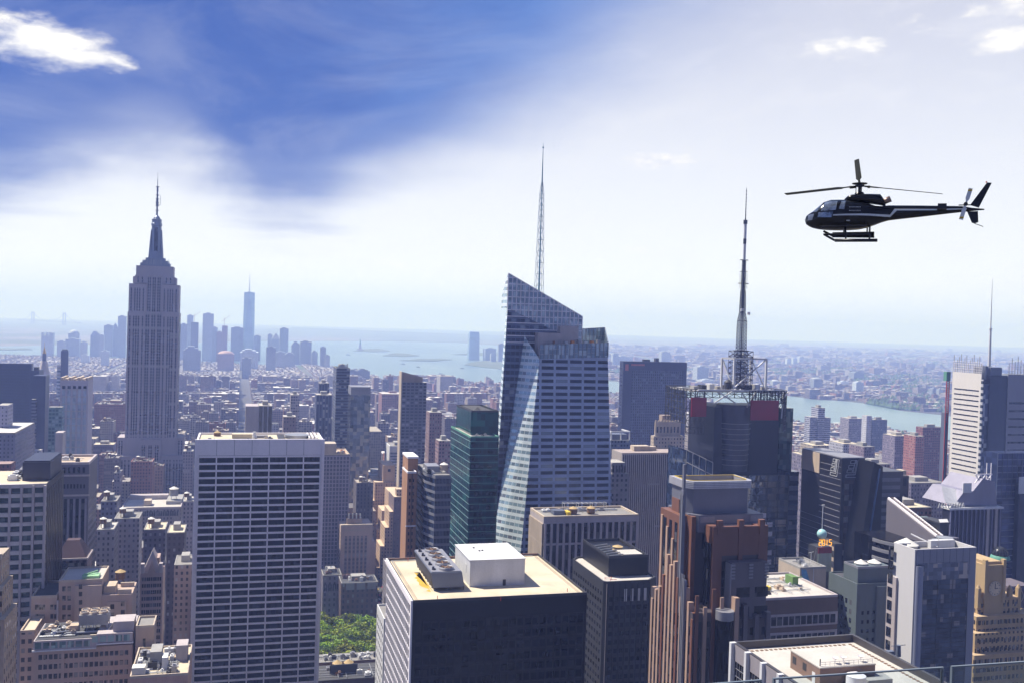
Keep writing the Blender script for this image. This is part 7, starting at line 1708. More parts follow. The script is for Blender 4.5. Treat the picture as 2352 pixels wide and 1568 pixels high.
# rotor
rc = (hx(838), 0, hz(420))
MB().cyl(rc[0], 0, hz(520), hz(398), .09, .09, 12).cyl(rc[0], 0, hz(505), hz(488), .28, .22, 14).cyl(rc[0], 0, hz(430), hz(412), .26, .26, 14).lathe(rc[0], 0, [(.05, hz(405)), (.42, hz(402)), (.45, hz(394)), (.1, hz(392))], 16).bar((hx(800), -.1, hz(500)), (hx(800), -.1, hz(430)), .03).bar((hx(860), -.1, hz(500)), (hx(860), -.1, hz(430)), .03).build('rotor_mast', hd_, rt)
def blade(tip, root_r, chord, twist, name='rotor_blade'):
    a = Vector(rc); t = Vector(tip); d_ = (t-a).normalized(); up = Vector((0, 0, 1)); 
    if abs(d_.z) > .7: up = Vector((.2, 1, 0))
    s_ = d_.cross(up).normalized(); u_ = s_.cross(d_); s2 = s_*math.cos(twist)+u_*math.sin(twist); u2 = u_*math.cos(twist)-s_*math.sin(twist)
    mb = MB(); p0 = a+d_*.35; p1 = a+d_*1.15; p2 = a+d_*1.5; prof = [(p0, .07, .05), (p1, .07, .04), (p2, chord/2, .025), (t, chord/2*.9, .018)]
    vs = []
    for (p_, c_, th) in prof: vs += [p_+s2*c_, p_+u2*th, p_-s2*c_, p_-u2*th]
    mb.add(vs, [(k*4+i, k*4+(i+1) % 4, (k+1)*4+(i+1) % 4, (k+1)*4+i) for k in range(3) for i in range(4)]+[(3, 2, 1, 0), (12, 13, 14, 15)]); return mb.build(name, hgr, rt)
# three blades 120 degrees apart on a disc tilted towards the viewer
nrm = Vector((.02, -.62, .78)).normalized()
tipA = Vector((hx(95), 0, hz(503))); RR = 5.35
def ontip(px, py):
    # tip at picture offset, depth solved for the blade length
    dx, dz = hx(px)-rc[0], hz(py)-rc[2]; r2 = RR*RR-dx*dx-dz*dz; return math.sqrt(max(0, r2)), dx, dz
yb, dx, dz = ontip(95, 503); blade((rc[0]+dx, -yb, rc[2]+dz-yb*.12), 0, .34, .5)
yb, dx, dz = ontip(1672, 527); blade((rc[0]+dx, -yb*1.0, rc[2]+dz-yb*.12), 0, .34, .06)
yb, dx, dz = ontip(762, 100); blade((rc[0]+dx, yb, rc[2]+dz+yb*.12), 0, .34, .35)
MB().bar((hx(735), -.12, hz(432)), (hx(800), -.05, hz(425)), .05).bar((hx(735), .12, hz(440)), (hx(800), .05, hz(436)), .05).bar((hx(880), -.12, hz(425)), (hx(945), -.12, hz(440)), .05).cyl(hx(745), -.1, hz(448), hz(424), .08).cyl(hx(935), -.1, hz(448), hz(424), .08).build('rotor_hub', hd_, rt)
# tail
fin = [(2010, 668), (2050, 664), (2188, 418), (2140, 415)]
def plate(pts, th, name, mat, y=0, par=rt):
    vs = [(hx(a), y-th, hz(c_)) for a, c_ in pts]+[(hx(a), y+th, hz(c_)) for a, c_ in pts]; n_ = len(pts)
    return MB().add(vs, [tuple(range(n_)), tuple(range(n_, 2*n_))[::-1]]+[(i, n_+i, n_+(i+1) % n_, (i+1) % n_) for i in range(n_)]).build(name, mat, par)
f_ = plate([(1982, 640), (2070, 668), (2188, 418), (2140, 415)], .05, 'tail_fin', hb_)
for k in range(14): t_ = k/14; plate([(1996+(2142-1996)*t_, 634-(634-418)*t_), (2078+(2184-2078)*t_, 634-(634-418)*t_+2), (2078+(2184-2078)*t_, 634-(634-418)*t_+5), (1996+(2142-1996)*t_, 634-(634-418)*t_+3)], .058, 'rib', hgr, par=f_)
plate([(1955, 706), (2062, 704), (2070, 815), (2035, 828), (2006, 820)], .05, 'lower_fin', hb_)
MB().bar((hx(2030), 0, hz(826)), (hx(2120), 0, hz(860)), .025).build('tail_skid', hd_, rt)
MB().box(hx(1648), hx(1742), -1.15, 1.15, hz(700), hz(688)).build('stabilizer', hb_, rt); MB().box(hx(1650), hx(1738), -1.2, -1.1, hz(700), hz(645)).build('stabilizer_tip', hd_, rt)
MB().cyl(hx(2135), 0, hz(416), hz(402), .04, n=8).build('beacon', M['red'], rt)
tr0 = (hx(1935), -.38, hz(635))
MB().bar((tr0[0], 0, tr0[2]), (tr0[0], -.42, tr0[2]), .11, 10).bar((hx(1865), -.3, hz(645)), (hx(1985), -.3, hz(645)), .04).build('tail_rotor_hub', hd_, rt)
for (px, py) in ((1978, 478), (1893, 795)):
    a = Vector(tr0); t = Vector((hx(px), -.38, hz(py))); d_ = (t-a).normalized(); s_ = Vector((d_.z, 0, -d_.x))
    vs = []
    for (q_, c_) in ((a+d_*.05, .04), (a+d_*.2, .06), (a+d_*.3, .11), (t, .11)): vs += [q_+s_*c_+Vector((0, -.012, 0)), q_-s_*c_+Vector((0, -.012, 0)), q_-s_*c_+Vector((0, .012, 0)), q_+s_*c_+Vector((0, .012, 0))]
    tb = MB().add(vs, [(k*4+i, k*4+(i+1) % 4, (k+1)*4+(i+1) % 4, (k+1)*4+i) for k in range(3) for i in range(4)]+[(3, 2, 1, 0), (12, 13, 14, 15)]).build('tail_rotor_blade', hw, rt)
    q_ = t-d_*.12; MB().box(q_.x-.11, q_.x+.11, -.405, -.355, q_.z-.05, q_.z+.05).build('yellow_tip', M['yellow'], tb)
# skids
for (y_, dxp, dyp) in ((-1.05, 0, 0),):
    MB().bar((hx(600), y_, hz(1013)), (hx(1050), y_, hz(1013)), .10, 8, smooth=True).bar((hx(600), y_, hz(1013)), (hx(510), y_, hz(965)), .07, 8).bar((hx(475), y_, hz(950)), (hx(985), y_+.12, hz(943)), .06, 6).bar((hx(716), y_, hz(1005)), (hx(716), y_+.1, hz(945)), .05, 6).bar((hx(966), y_, hz(1005)), (hx(966), y_+.1, hz(935)), .05, 6).bar((hx(510), y_, hz(965)), (hx(480), y_, hz(950)), .06, 6).build('skid', hd_, rt)
    MB().bar((hx(552), 1.05, hz(918)), (hx(1008), 1.05, hz(914)), .15, 10, smooth=True).bar((hx(552), 1.05, hz(930)), (hx(450), 1.05, hz(878)), .07, 8).bar((hx(550), 1.05, hz(940)), (hx(1010), 1.05, hz(946)), .05, 6).build('skid', hgr, rt)
MB().bar((hx(966), -1.0, hz(935)), (hx(960), .4, hz(850)), .06, 6).bar((hx(716), -1.0, hz(945)), (hx(700), -.3, hz(885)), .06, 6).bar((hx(930), 1.05, hz(900)), (hx(932), .6, hz(800)), .05, 6).bar((hx(678), 1.05, hz(900)), (hx(678), .7, hz(840)), .05, 6).bar((hx(430), -.99, hz(862)), (hx(950), -.99, hz(855)), .035, 6).bar((hx(440), -.95, hz(880)), (hx(440), -.4, hz(870)), .04).build('skid_strut', hd_, rt)
# ------------------------------------------------------------------ park trees
def leafmat():
    m, n, b = newmat('leaves'); g = n.new('ShaderNodeNewGeometry'); oi = n.new('ShaderNodeObjectInfo')
    r = n.new('ShaderNodeValToRGB'); n.l.new(g.outputs['Random Per Island'], r.inputs[0])
    r.color_ramp.elements[0].color = (.06, .13, .012, 1); r.color_ramp.elements[1].color = (.36, .46, .045, 1)
    h = n.new('ShaderNodeHueSaturation'); n.l.new(n.maprange(oi.outputs['Random'], 0, 1, .465, .515), h.inputs['Hue']); n.l.new(n.maprange(oi.outputs['Random'], 0, 1, .55, 1.3), h.inputs['Value']); n.l.new(r.outputs[0], h.inputs['Color']); n.l.new(h.outputs[0], b.inputs['Base Color'])
    b.inputs['Roughness'].default_value = .7; b.inputs['Specular IOR Level'].default_value = .2; return m
M['leaf'] = leafmat(); M['bark'] = S_('bark', (.08, .06, .045), .95)
crowns = []
for vnt in range(5):
    q = random.Random(40+vnt); mb = MB(); cl = [(q.uniform(-3.6, 3.6), q.uniform(-3.6, 3.6), q.uniform(-2.2, 3.2), q.uniform(1.1, 2.1)) for _ in range(15)]
    for (cx, cy, cz, cr) in cl:
        for _ in range(75):
            th = q.uniform(0, 2*math.pi); ph = math.acos(q.uniform(-.6, 1)); rr_ = cr*q.uniform(.75, 1.05)
            p_ = Vector((cx+rr_*math.sin(ph)*math.cos(th), cy+rr_*math.sin(ph)*math.sin(th), 12+cz+rr_*math.cos(ph)*.8)); nn_ = Vector((q.gauss(0, 1), q.gauss(0, 1), q.gauss(.9, .8))).normalized()
            t_ = nn_.cross(Vector((0.3, .5, .8))).normalized(); bt = nn_.cross(t_); s_ = q.uniform(.25, .6)
            mb.add([p_+t_*s_, p_+bt*s_*.7, p_-t_*s_, p_-bt*s_*.7], [(0, 1, 2, 3)])
    me = bpy.data.meshes.new('crown'); me.from_pydata(mb.v, [], mb.f); me.materials.append(M['leaf'])
    tk = MB(); tk.bar((0, 0, 0), (.2, .1, 8), .38, 7, r1=.22)
    for i in range(5): a = i*1.26; tk.bar((.15, .08, 6.5+i*.4), (2.6*math.cos(a), 2.6*math.sin(a), 11.5), .16, 5, r1=.05)
    m2 = bpy.data.meshes.new('trunk'); m2.from_pydata(tk.v, [], tk.f); m2.materials.append(M['bark']); crowns.append((me, m2))
q = random.Random(5); k = 0
A_ = G(722, 1418, 15); 
spots = []
for i in range(9):
    for j in range(8):
        p_ = G(727+i*17.5+q.uniform(-4, 4), 1436+j*12.5+q.uniform(-3, 3), 12.0); spots.append((p_.x, p_.y))
park = [G(700, 1424, .0), G(872, 1418, 0), G(884, 1560, 0), G(700, 1570, 0)]
tag(MB().add([(v.x, v.y, .05) for v in park], [(3, 2, 1, 0)] if False else [(0, 3, 2, 1)]).build('lawn', S_('lawn_green', (.06, .11, .03), .9, streak=False)), kind='structure')
words_ = ['leafy green park tree', 'bright yellow green park tree', 'darker green park tree']
for (x_, y_) in spots:
    t = empty('park_tree', (x_, y_, 0), q.uniform(0, 6.28)); sc_ = q.uniform(1.15, 1.6); t.scale = (sc_, sc_, sc_*q.uniform(.7, 1.0))
    tag(t, 'leafy green plane tree in the dense park grove right of the white slab', 'tree', 'plane trees of the park grove'); cm_, tm_ = crowns[k % 5]
    link_mesh('crown', cm_, t); link_mesh('trunk', tm_, t); k += 1
for (U_, V_, Yd) in ((712, 1440, 0), (22, 1478, 0), (38, 1486, 0), (714, 1418, 0)):
    pass
# ------------------------------------------------------------------ street with cars
st = [G(u, v, 0) for u, v in ((866, 1290), (902, 1290), (892, 1420), (846, 1420))]
tag(MB().add([(v.x, v.y, .06) for v in st], [(0, 3, 2, 1)]).build('road', S_('asphalt', (.06, .06, .065), .9, streak=False)), kind='structure')
def car(col, taxi):
    r_ = empty('taxi' if taxi else 'car', (0, 0, 0))
    mb = MB().prism([(-.9, -2.2), (.9, -2.2), (.95, 2.2), (-.95, 2.2)], .35, .85).prism([(-.8, -1.2), (.8, -1.2), (.8, 1.7), (-.8, 1.7)], .85, 1.45, top=[(-.65, -.6), (.65, -.6), (.65, 1.2), (-.65, 1.2)])
    bo = mb.build('body', col, r_)
    MB().box(-.82, .82, -.9, -.7, .9, 1.3).box(-.82, .82, 1.35, 1.5, .9, 1.3).build('windscreen', M['gl'], r_)
    for sx in (-.85, .85):
        for sy in (-1.4, 1.4): MB().bar((sx-.1, sy, .34), (sx+.1, sy, .34), .34, 10).build('wheel', M['black'], r_)
    if taxi: MB().box(-.3, .3, .1, .35, 1.46, 1.62).build('roof_light', M['white'], r_)
    return r_
proto = {}
for i in range(26):
    taxi = i % 2 == 0; col = (M['yellow'], 'yellow taxi') if taxi else [(M['white'], 'white car'), (M['charcoal'], 'dark car'), (M['red'], 'red car'), (M['steel'], 'silver car')][q.randrange(4)]
    f_ = i/25; U_ = 876+q.choice((-6, 0, 6, 11))-(1-f_)*0-f_*6; V_ = 1300+f_*112; p_ = G(U_, V_, 0)
    key = col[1]
    if key not in proto: c_ = proto[key] = car(col[0], taxi)
    else:
        s_ = proto[key]; c_ = s_.copy(); COL.objects.link(c_)
        for ch in s_.children: d_ = ch.copy(); COL.objects.link(d_); d_.parent = c_
    c_.location = (p_.x, p_.y, .06); c_.rotation_euler = (0, 0, GRID)
    tag(c_, key+' in the avenue traffic beside the park grove', 'taxi' if taxi else 'car', 'yellow taxis on the avenue' if taxi else key+'s on the avenue')
# ------------------------------------------------------------------ far downtown skyline
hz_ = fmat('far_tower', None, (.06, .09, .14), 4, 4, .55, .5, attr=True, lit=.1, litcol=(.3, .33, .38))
def tint(o, cols):
    me = o.data; a = me.color_attributes.new('tint', 'FLOAT_COLOR', 'CORNER'); buf = []
    for p in me.polygons:
        c_ = cols[p.index] if isinstance(cols, list) else cols
        buf += [c_[0], c_[1], c_[2], 1.0]*p.loop_total
    a.data.foreach_set('color', buf)
DT = [ # left column, right column, top row, distance, grey level, shape, label
 (95, 122, 763, 5300, .34, 'n', 'pale notched hazy tower, leftmost of the far downtown skyline'), (131, 150, 783, 5200, .30, '', 'low hazy block beside the leftmost pale notched tower'), (150, 182, 778, 5400, .28, '', 'broad hazy base block under the domed far tower, left downtown'),
 (157, 181, 757, 5500, .28, 'd', 'hazy domed tower at the left end of downtown'), (185, 200, 785, 5100, .33, '', 'faint low tower right of the hazy domed tower'), (208, 230, 760, 5500, .25, 's', 'hazy tower with a stepped crown left of the pyramid tower'), (228, 239, 770, 5300, .30, '', 'slim hazy slab left of the flat twin of the pyramid tower'),
 (239, 259, 747, 5600, .28, '', 'flat topped hazy tower touching the pyramid topped one'), (257, 272, 742, 5650, .27, 'p', 'hazy tower with a sharp pyramid top, left downtown'), (271, 290, 726, 5500, .30, '', 'tallest flat hazy slab just left of the deco tower'),
 (414, 430, 744, 5300, .22, '', 'hazy blue tower just right of the deco tower shaft'), (430, 444, 724, 5500, .32, '', 'pale slim hazy tower with a crane above, right of the deco tower'), (439, 456, 740, 5200, .10, 'c', 'dark blue unfinished tower with a crane, right of the deco tower'),
 (466, 491, 720, 5400, .34, '', 'tall pale glassy tower with a flat roof, between deco tower and spired tower'), (488, 500, 752, 5300, .28, '', 'lower hazy slab leaning on the tall pale glassy tower'), (498, 511, 762, 5300, .25, '', 'dim square tower left of the pinkish unfinished one'), (510, 523, 748, 5350, .40, 'c', 'pinkish unfinished hazy tower with a crane'),
 (531, 560, 752, 5500, .22, '', 'broad hazy blue slab left of the spired tower'), (583, 599, 771, 5600, .25, '', 'flat hazy tower right of the spired tower'), (421, 461, 795, 4300, .17, 's', 'broad darker stepped block in front of downtown, right of the deco tower'),
 (500, 538, 805, 4400, .19, 'd', 'wide dark domed block below the pinkish unfinished tower'), (552, 594, 801, 4600, .48, 's', 'white wedge shaped block at the foot of the spired tower'), (556, 577, 822, 4000, .18, '', 'dark cube tower below the white wedge shaped block'),
 (612, 634, 797, 4500, .15, '', 'dark rounded block left of the mirrored downtown pair'), (615, 626, 768, 5500, .26, '', 'hazy shoulder tower left of the small pyramid roof'), (624, 644, 765, 5450, .25, 'p', 'hazy square tower with a low pyramid roof'), (643, 663, 754, 5400, .27, '', 'hazy flat tower with fine floor lines, right of the pyramid roof'),
 (634, 655, 808, 4800, .25, '', 'low hazy slab in front of the flat lined tower'), (655, 677, 808, 4900, .24, 's', 'stepped low hazy block right of the flat lined tower'), (670, 691, 784, 5300, .22, 's', 'hazy tower with a cut top, left of the widest river tower'), (690, 716, 784, 5250, .20, '', 'widest hazy tower near the river with flat top'),
 (716, 730, 804, 5200, .24, 's', 'small stepped hazy tower by the river'), (736, 749, 797, 5000, .17, '', 'slim dark tower at the right end of downtown'), (747, 758, 816, 4950, .20, '', 'short block stuck to the slim dark end tower'), (186, 205, 815, 4700, .36, '', 'small pale block in the haze left of the deco tower'), (232, 250, 806, 4500, .42, '', 'pale stepped block before the tall flat hazy slab'),
 (820, 850, 846, 3900, .12, 's', 'dark broad stepped block on the river shore, right of the navy needle'), (800, 822, 850, 3700, .16, '', 'squat dark block touching the river shore block'), (1115, 1140, 800, 6600, .24, '', 'small blue tower across the river, right of the tall lone one'), (1146, 1160, 790, 6500, .2, '', 'blue tower at the left edge of the crystal tower, across the river'), (1128, 1140, 812, 6400, .25, '', 'short blue block across the river between two small towers'),
 (1602, 1628, 842, 4700, .28, '', 'pale slab tower across the river right of the dark blue slab'), (1612, 1640, 872, 4500, .33, '', 'lower bright slab across the river beside the media tower'), (1408, 1421, 812, 6400, .26, '', 'hazy tower across the river left of the dark blue slab'), (1420, 1432, 842, 6000, .33, '', 'pale block across the river left of the dark blue slab'), (1520, 1540, 808, 6900, .22, '', 'hazy tower peeking over the dark blue slab'),
 (1776, 1792, 872, 4500, .26, 'd', 'tall teal tower on the far bank right of the mast tower'), (1870, 1890, 866, 4500, .17, 'd', 'teal glass tower on the far bank with a slanted top'), (1967, 1984, 877, 4300, .42, '', 'pale slab on the far bank left of a wooded shore'), (1932, 1950, 876, 4700, .38, '', 'cream slab pair on the far bank'), (1986, 2010, 0, 4200, .4, 'x', ''),
 (2142, 2156, 892, 4100, .18, '', 'twin dark slab on the wooded far bank, left one'), (2157, 2166, 894, 4080, .2, '', 'twin pale slab on the wooded far bank, right one'), (1962, 1985, 853, 5400, .15, 's', 'dark violet stepped tower group inland on the far bank'), (1990, 2010, 858, 6200, .3, '', 'pale inland block right of the violet group'),
 (1655, 1668, 838, 6500, .38, '', 'cream inland tower left of the mast'), (1808, 1818, 824, 7600, .40, '', 'cream far tower inland, first of a row of three'), (1822, 1832, 822, 7700, .40, '', 'cream far tower inland, middle of a row of three'), (1836, 1846, 820, 7800, .40, '', 'cream far tower inland, last of a row of three'), (2165, 2176, 850, 6900, .36, '', 'lone pale block inland beside the hoist'), (1420, 1446, 818, 6600, .22, '', 'broad hazy block across the river behind the pale one')]
for (U1, U2, V, Y, g_, shp, lab) in DT:
    if shp == 'x': continue
    t = P(U1, V, Y); r_ = empty('skyscraper', (t.x, t.y, 0), GRID); tag(r_, lab, 'skyscraper', None); w_ = along(t, E1, U2); h_ = t.z; L_ = max(18, w_*.8)
    g_ = min(.72, g_*1.9); col = (g_*.88, g_*.97, g_*1.08)  # walls paled and tinted blue: distance haze painted into the colour
    if 'pinkish' in lab: col = (.45, .3, .28)
    top = h_ if shp in ('', 'c') else h_*(.86 if shp != 'p' else .80)
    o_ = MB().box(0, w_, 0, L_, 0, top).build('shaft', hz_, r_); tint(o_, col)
    mb = MB()
    if shp == 'p': mb.prism([(0, 0), (w_, 0), (w_, L_), (0, L_)], top, h_, top=[(w_*.45, L_*.45), (w_*.55, L_*.45), (w_*.55, L_*.55), (w_*.45, L_*.55)])
    elif shp == 'd': mb.lathe(w_/2, L_/2, [(w_*.48, top), (w_*.42, top+(h_-top)*.5), (w_*.25, top+(h_-top)*.85), (.5, h_)], 12)
    elif shp == 's': mb.box(w_*.12, w_*.85, 2, L_-2, top, top+(h_-top)*.5).box(w_*.25, w_*.62, 4, L_-4, top+(h_-top)*.5, h_)
    elif shp == 'n': mb.box(0, w_*.2, 0, L_, top, h_).box(w_*.4, w_*.55, 0, L_, top, h_).box(w_*.7, w_, 0, L_, top, h_)
    elif shp == 'c':
        mb.bar((w_*.4, L_/2, h_), (w_*.4, L_/2, h_+45), 1.2).bar((w_*.4-14, L_/2, h_+22), (w_*.4+30, L_/2, h_+58), 1.0)
    else: mb.box(w_*.25, w_*.7, 3, L_*.6, h_, h_+5)
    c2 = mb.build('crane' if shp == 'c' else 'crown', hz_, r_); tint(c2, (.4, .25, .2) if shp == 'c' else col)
# spired glass tower downtown
t = P(561, 671, 5680); r_ = empty('spired_tower', (t.x, t.y, 0), GRID); tag(r_, 'tallest pale blue tapering glass tower with a needle spire in the hazy downtown', 'skyscraper'); w_ = along(t, E1, 585.5); H = t.z
gt_ = glass('spired_glass', (.30, .42, .50), .15, .4, cell=(60, 60, 12), var=.15, lit=0)
a_ = w_*.06; sq = [(-a_, -a_), (w_+a_, -a_), (w_+a_, w_+a_), (-a_, w_+a_)]; md = [(w_/2, 2), (w_-2, w_/2), (w_/2, w_-2), (2, w_/2)]
vs = [(x_, y_, 0) for x_, y_ in sq]+[(x_, y_, 50) for x_, y_ in sq]+[(w_*.5, 0, H), (w_, w_*.5, H), (w_*.5, w_, H), (0, w_*.5, H)]
fs = [(3, 2, 1, 0), (0, 1, 5, 4), (1, 2, 6, 5), (2, 3, 7, 6), (3, 0, 4, 7), (8, 9, 10, 11), (4, 5, 8), (5, 9, 8), (5, 6, 9), (6, 10, 9), (6, 7, 10), (7, 11, 10), (7, 4, 11), (4, 8, 11)]
MB().add(vs, fs).build('shaft', gt_, r_); zt_ = P(573, 627, 5700).z
MB().cyl(w_/2, w_/2, H, H+4, w_*.16, n=16).cyl(w_/2, w_/2, H+4, zt_, 2.6, .6, 6).build('spire', M['steel'], r_)
# lone tower across the river
t = P(1079, 762, 6650); r_ = empty('skyscraper', (t.x, t.y, 0), GRID); tag(r_, 'lone tall blue tower with a curved top across the water', 'skyscraper'); w_ = along(t, E1, 1101.5); H = t.z
o_ = MB().prism([(-3, 0), (w_+4, 0), (w_+4, 50), (-3, 50)], 0, H*.8, top=[(0, 0), (w_+1, 0), (w_+1, 46), (0, 46)]).prism([(0, 0), (w_+1, 0), (w_+1, 46), (0, 46)], H*.8, H*.94, top=[(.5, .5), (w_, .5), (w_, 45), (.5, 45)]).build('shaft', gt_, r_)
o_ = MB().prism([(1, 1), (w_-.5, 1), (w_-.5, 45), (1, 45)], H*.94, H, top=[(8, 6), (w_-2, 6), (w_-2, 40), (8, 40)]).build('crown', gt_, r_)
# statue on its island
p_ = G(827, 803.5, 4); r_ = empty('statue', (p_.x, p_.y, 4)); tag(r_, 'tiny green statue on a pedestal on the left harbour island', 'statue')
MB().box(-24, 24, -24, 24, 0, 9).prism([(-10, -10), (10, -10), (10, 10), (-10, 10)], 9, 46, top=[(-7, -7), (7, -7), (7, 7), (-7, 7)]).build('pedestal', M['palestone'], r_)
MB().lathe(0, 0, [(6, 46), (5.5, 60), (4, 72), (4.6, 78), (2, 81), (2.4, 86), (.5, 89)], 12).bar((-3.5, 0, 78), (-5.5, 0, 93), 1.2, 6).build('figure', M['green'], r_)
# suspension bridge far left
a_, b2 = P(147, 760, 15500), P(75, 760, 16300); r_ = empty('suspension_bridge', (a_.x, a_.y, 0)); tag(r_, 'faint suspension bridge tower and cables on the far left horizon', 'bridge')
d_ = Vector((b2.x-a_.x, b2.y-a_.y, 0))
for k, nm in ((0, 'tower'), (1, 'tower')): 
    q_ = d_*k; MB().box(q_.x-24, q_.x-12, q_.y-6, q_.y+6, 0, 211).box(q_.x+12, q_.x+24, q_.y-6, q_.y+6, 0, 211).box(q_.x-24, q_.x+24, q_.y-5, q_.y+5, 190, 205).build('bridge_tower', M['bluegrey'], r_)
mb = MB()
for i in range(16):
    f0, f1 = -.5+i/8, -.5+(i+1)/8; s_ = lambda f: 205-150*(1-abs(2*((f) % 1.0)-1)**2)
    mb.bar(d_*f0+Vector((0, 0, s_(f0))), d_*f1+Vector((0, 0, s_(f1))), 3)
mb.bar(d_*-.5+Vector((0, 0, 66)), d_*1.5+Vector((0, 0, 66)), 5).build('cable_and_deck', M['bluegrey'], r_)
# boats with wakes
def boat(U, V, ln, ang, lab, wake=True, nm='boat'):
    p_ = G(U, V, 1.2); r_ = empty(nm, (p_.x, p_.y, 1.1), ang); tag(r_, lab, 'boat'); wd = ln*.22
    MB().prism([(-ln/2, -wd/2), (ln*.3, -wd/2), (ln/2, 0), (ln*.3, wd/2), (-ln/2, wd/2)], 0, ln*.06).build('hull', M['white'], r_)
    MB().box(-ln*.4, ln*.25, -wd*.38, wd*.38, ln*.06, ln*.13).box(-ln*.3, ln*.12, -wd*.3, wd*.3, ln*.13, ln*.18).build('deckhouse', M['white'], r_)
    if wake: MB().add([(-ln*.4, -wd*.3, .1), (-ln*.4, wd*.3, .1), (-ln*6, ln*.6, .1), (-ln*6, -ln*.1, .1)], [(0, 3, 2, 1)]).build('wake', S_('foam', (.55, .62, .62), .8, streak=False), r_)
boat(2008, 966, 62, R(170), 'white ferry boat on the river between the two riverside white towers', False, 'ferry'); boat(1525, 0, 1, 0, '', False) if False else None
for (U, V, ln, an, lab) in ((925, 836, 34, R(190), 'small boat with a white wake, left part of the harbour'), (960, 843, 30, R(165), 'small boat towing a wake below the leftmost wake in the harbour'), (1060, 846, 34, R(200), 'small boat with a long wake near the lone tower'), (1012, 858, 26, R(20), 'tiny boat with a wake, nearest the shore'), (2010, 972, 20, R(0), 'small boat trailing a wake right of the ferry'), (800, 815, 40, R(10), 'faint far boat near the downtown end tower')):
    boat(U, V, ln, an, lab)
# ------------------------------------------------------------------ city fabric
q = random.Random(11)
FAC = [fmat('fabric_%d' % i, None, (.035, .035, .055), pu, pz, fu, fz, attr=True, lit=.2, litcol=(.26, .25, .26)) for i, (pu, pz, fu, fz) in enumerate(((3.0, 3.6, .42, .5), (2.4, 3.4, .5, .5), (4.2, 3.9, .6, .55), (3.4, 3.5, .36, .6)))]
WALLS = [(.30, .22, .17), (.24, .15, .12), (.20, .10, .085), (.34, .29, .25), (.26, .24, .25), (.16, .13, .13), (.40, .36, .33), (.12, .10, .11), (.28, .19, .15), (.22, .20, .22), (.32, .15, .12), (.44, .42, .42)]
WN = ['tan', 'brown', 'red brick', 'buff', 'grey', 'dark brown', 'cream', 'near black', 'russet', 'slate grey', 'bright red', 'white']
ROOFS = [(.48, .44, .41), (.2, .19, .19), (.07, .07, .07), (.33, .29, .24), (.6, .58, .56), (.25, .24, .24), (.12, .11, .11)]
RN = ['pale', 'grey', 'black', 'tan', 'white', 'silver', 'dark']
mesh_foot = []
for (lab, U1, V1, U2, Y, s_) in HERO:
    c_ = [s_.o+s_.e1*u+s_.e2*v for u, v in ((-3, -3), (s_.w+3, -3), (s_.w+3, s_.L+3), (-3, s_.L+3))]
    g_ = [(p_.dot(E1), p_.dot(E2)) for p_ in c_]; mesh_foot.append((min(a for a, _ in g_), max(a for a, _ in g_), min(c2 for _, c2 in g_), max(c2 for _, c2 in g_)))
cov = []
for (lab, U1, V1, U2, Y, s_) in HERO:
    us = [proj(Vector((s_.o+s_.e1*u+s_.e2*v).to_tuple()[:2]+(s_.h,))) for u, v in ((0, 0), (s_.w, 0), (s_.w, s_.L), (0, s_.L))]
    cov.append((min(a for a, _ in us), max(a for a, _ in us), max(v for _, v in us), Y))
WG = [G(u, v, 0) for u, v in WPIX]
def inpoly(x_, y_, pl_):
    c_ = False; j = len(pl_)-1
    for i in range(len(pl_)):
        a, d_ = pl_[i], pl_[j]
        if (a.y > y_) != (d_.y > y_) and x_ < (d_.x-a.x)*(y_-a.y)/(d_.y-a.y+1e-9)+a.x: c_ = not c_
        j = i
    return c_
parkq = [G(690, 1400, 0), G(880, 1400, 0), G(884, 1575, 0), G(690, 1575, 0)]
streetq = [G(862, 1290, 0), G(906, 1290, 0), G(896, 1425, 0), G(842, 1425, 0)]
lots = []
AV = 280.0; ST = 80.0
def near_shore_side(x_, y_):
    # this side of the water = Manhattan
    p_ = proj(Vector((x_, y_, 0)))
    for i in range(19):
        (u0, v0), (u1, v1) = WPIX[i], WPIX[i+1]
        if u0 <= p_[0] < u1: return p_[1] > v0+(v1-v0)*(p_[0]-u0)/(u1-u0)+.8
    return p_[1] > 1062 if p_[0] > 2400 else p_[1] > 815
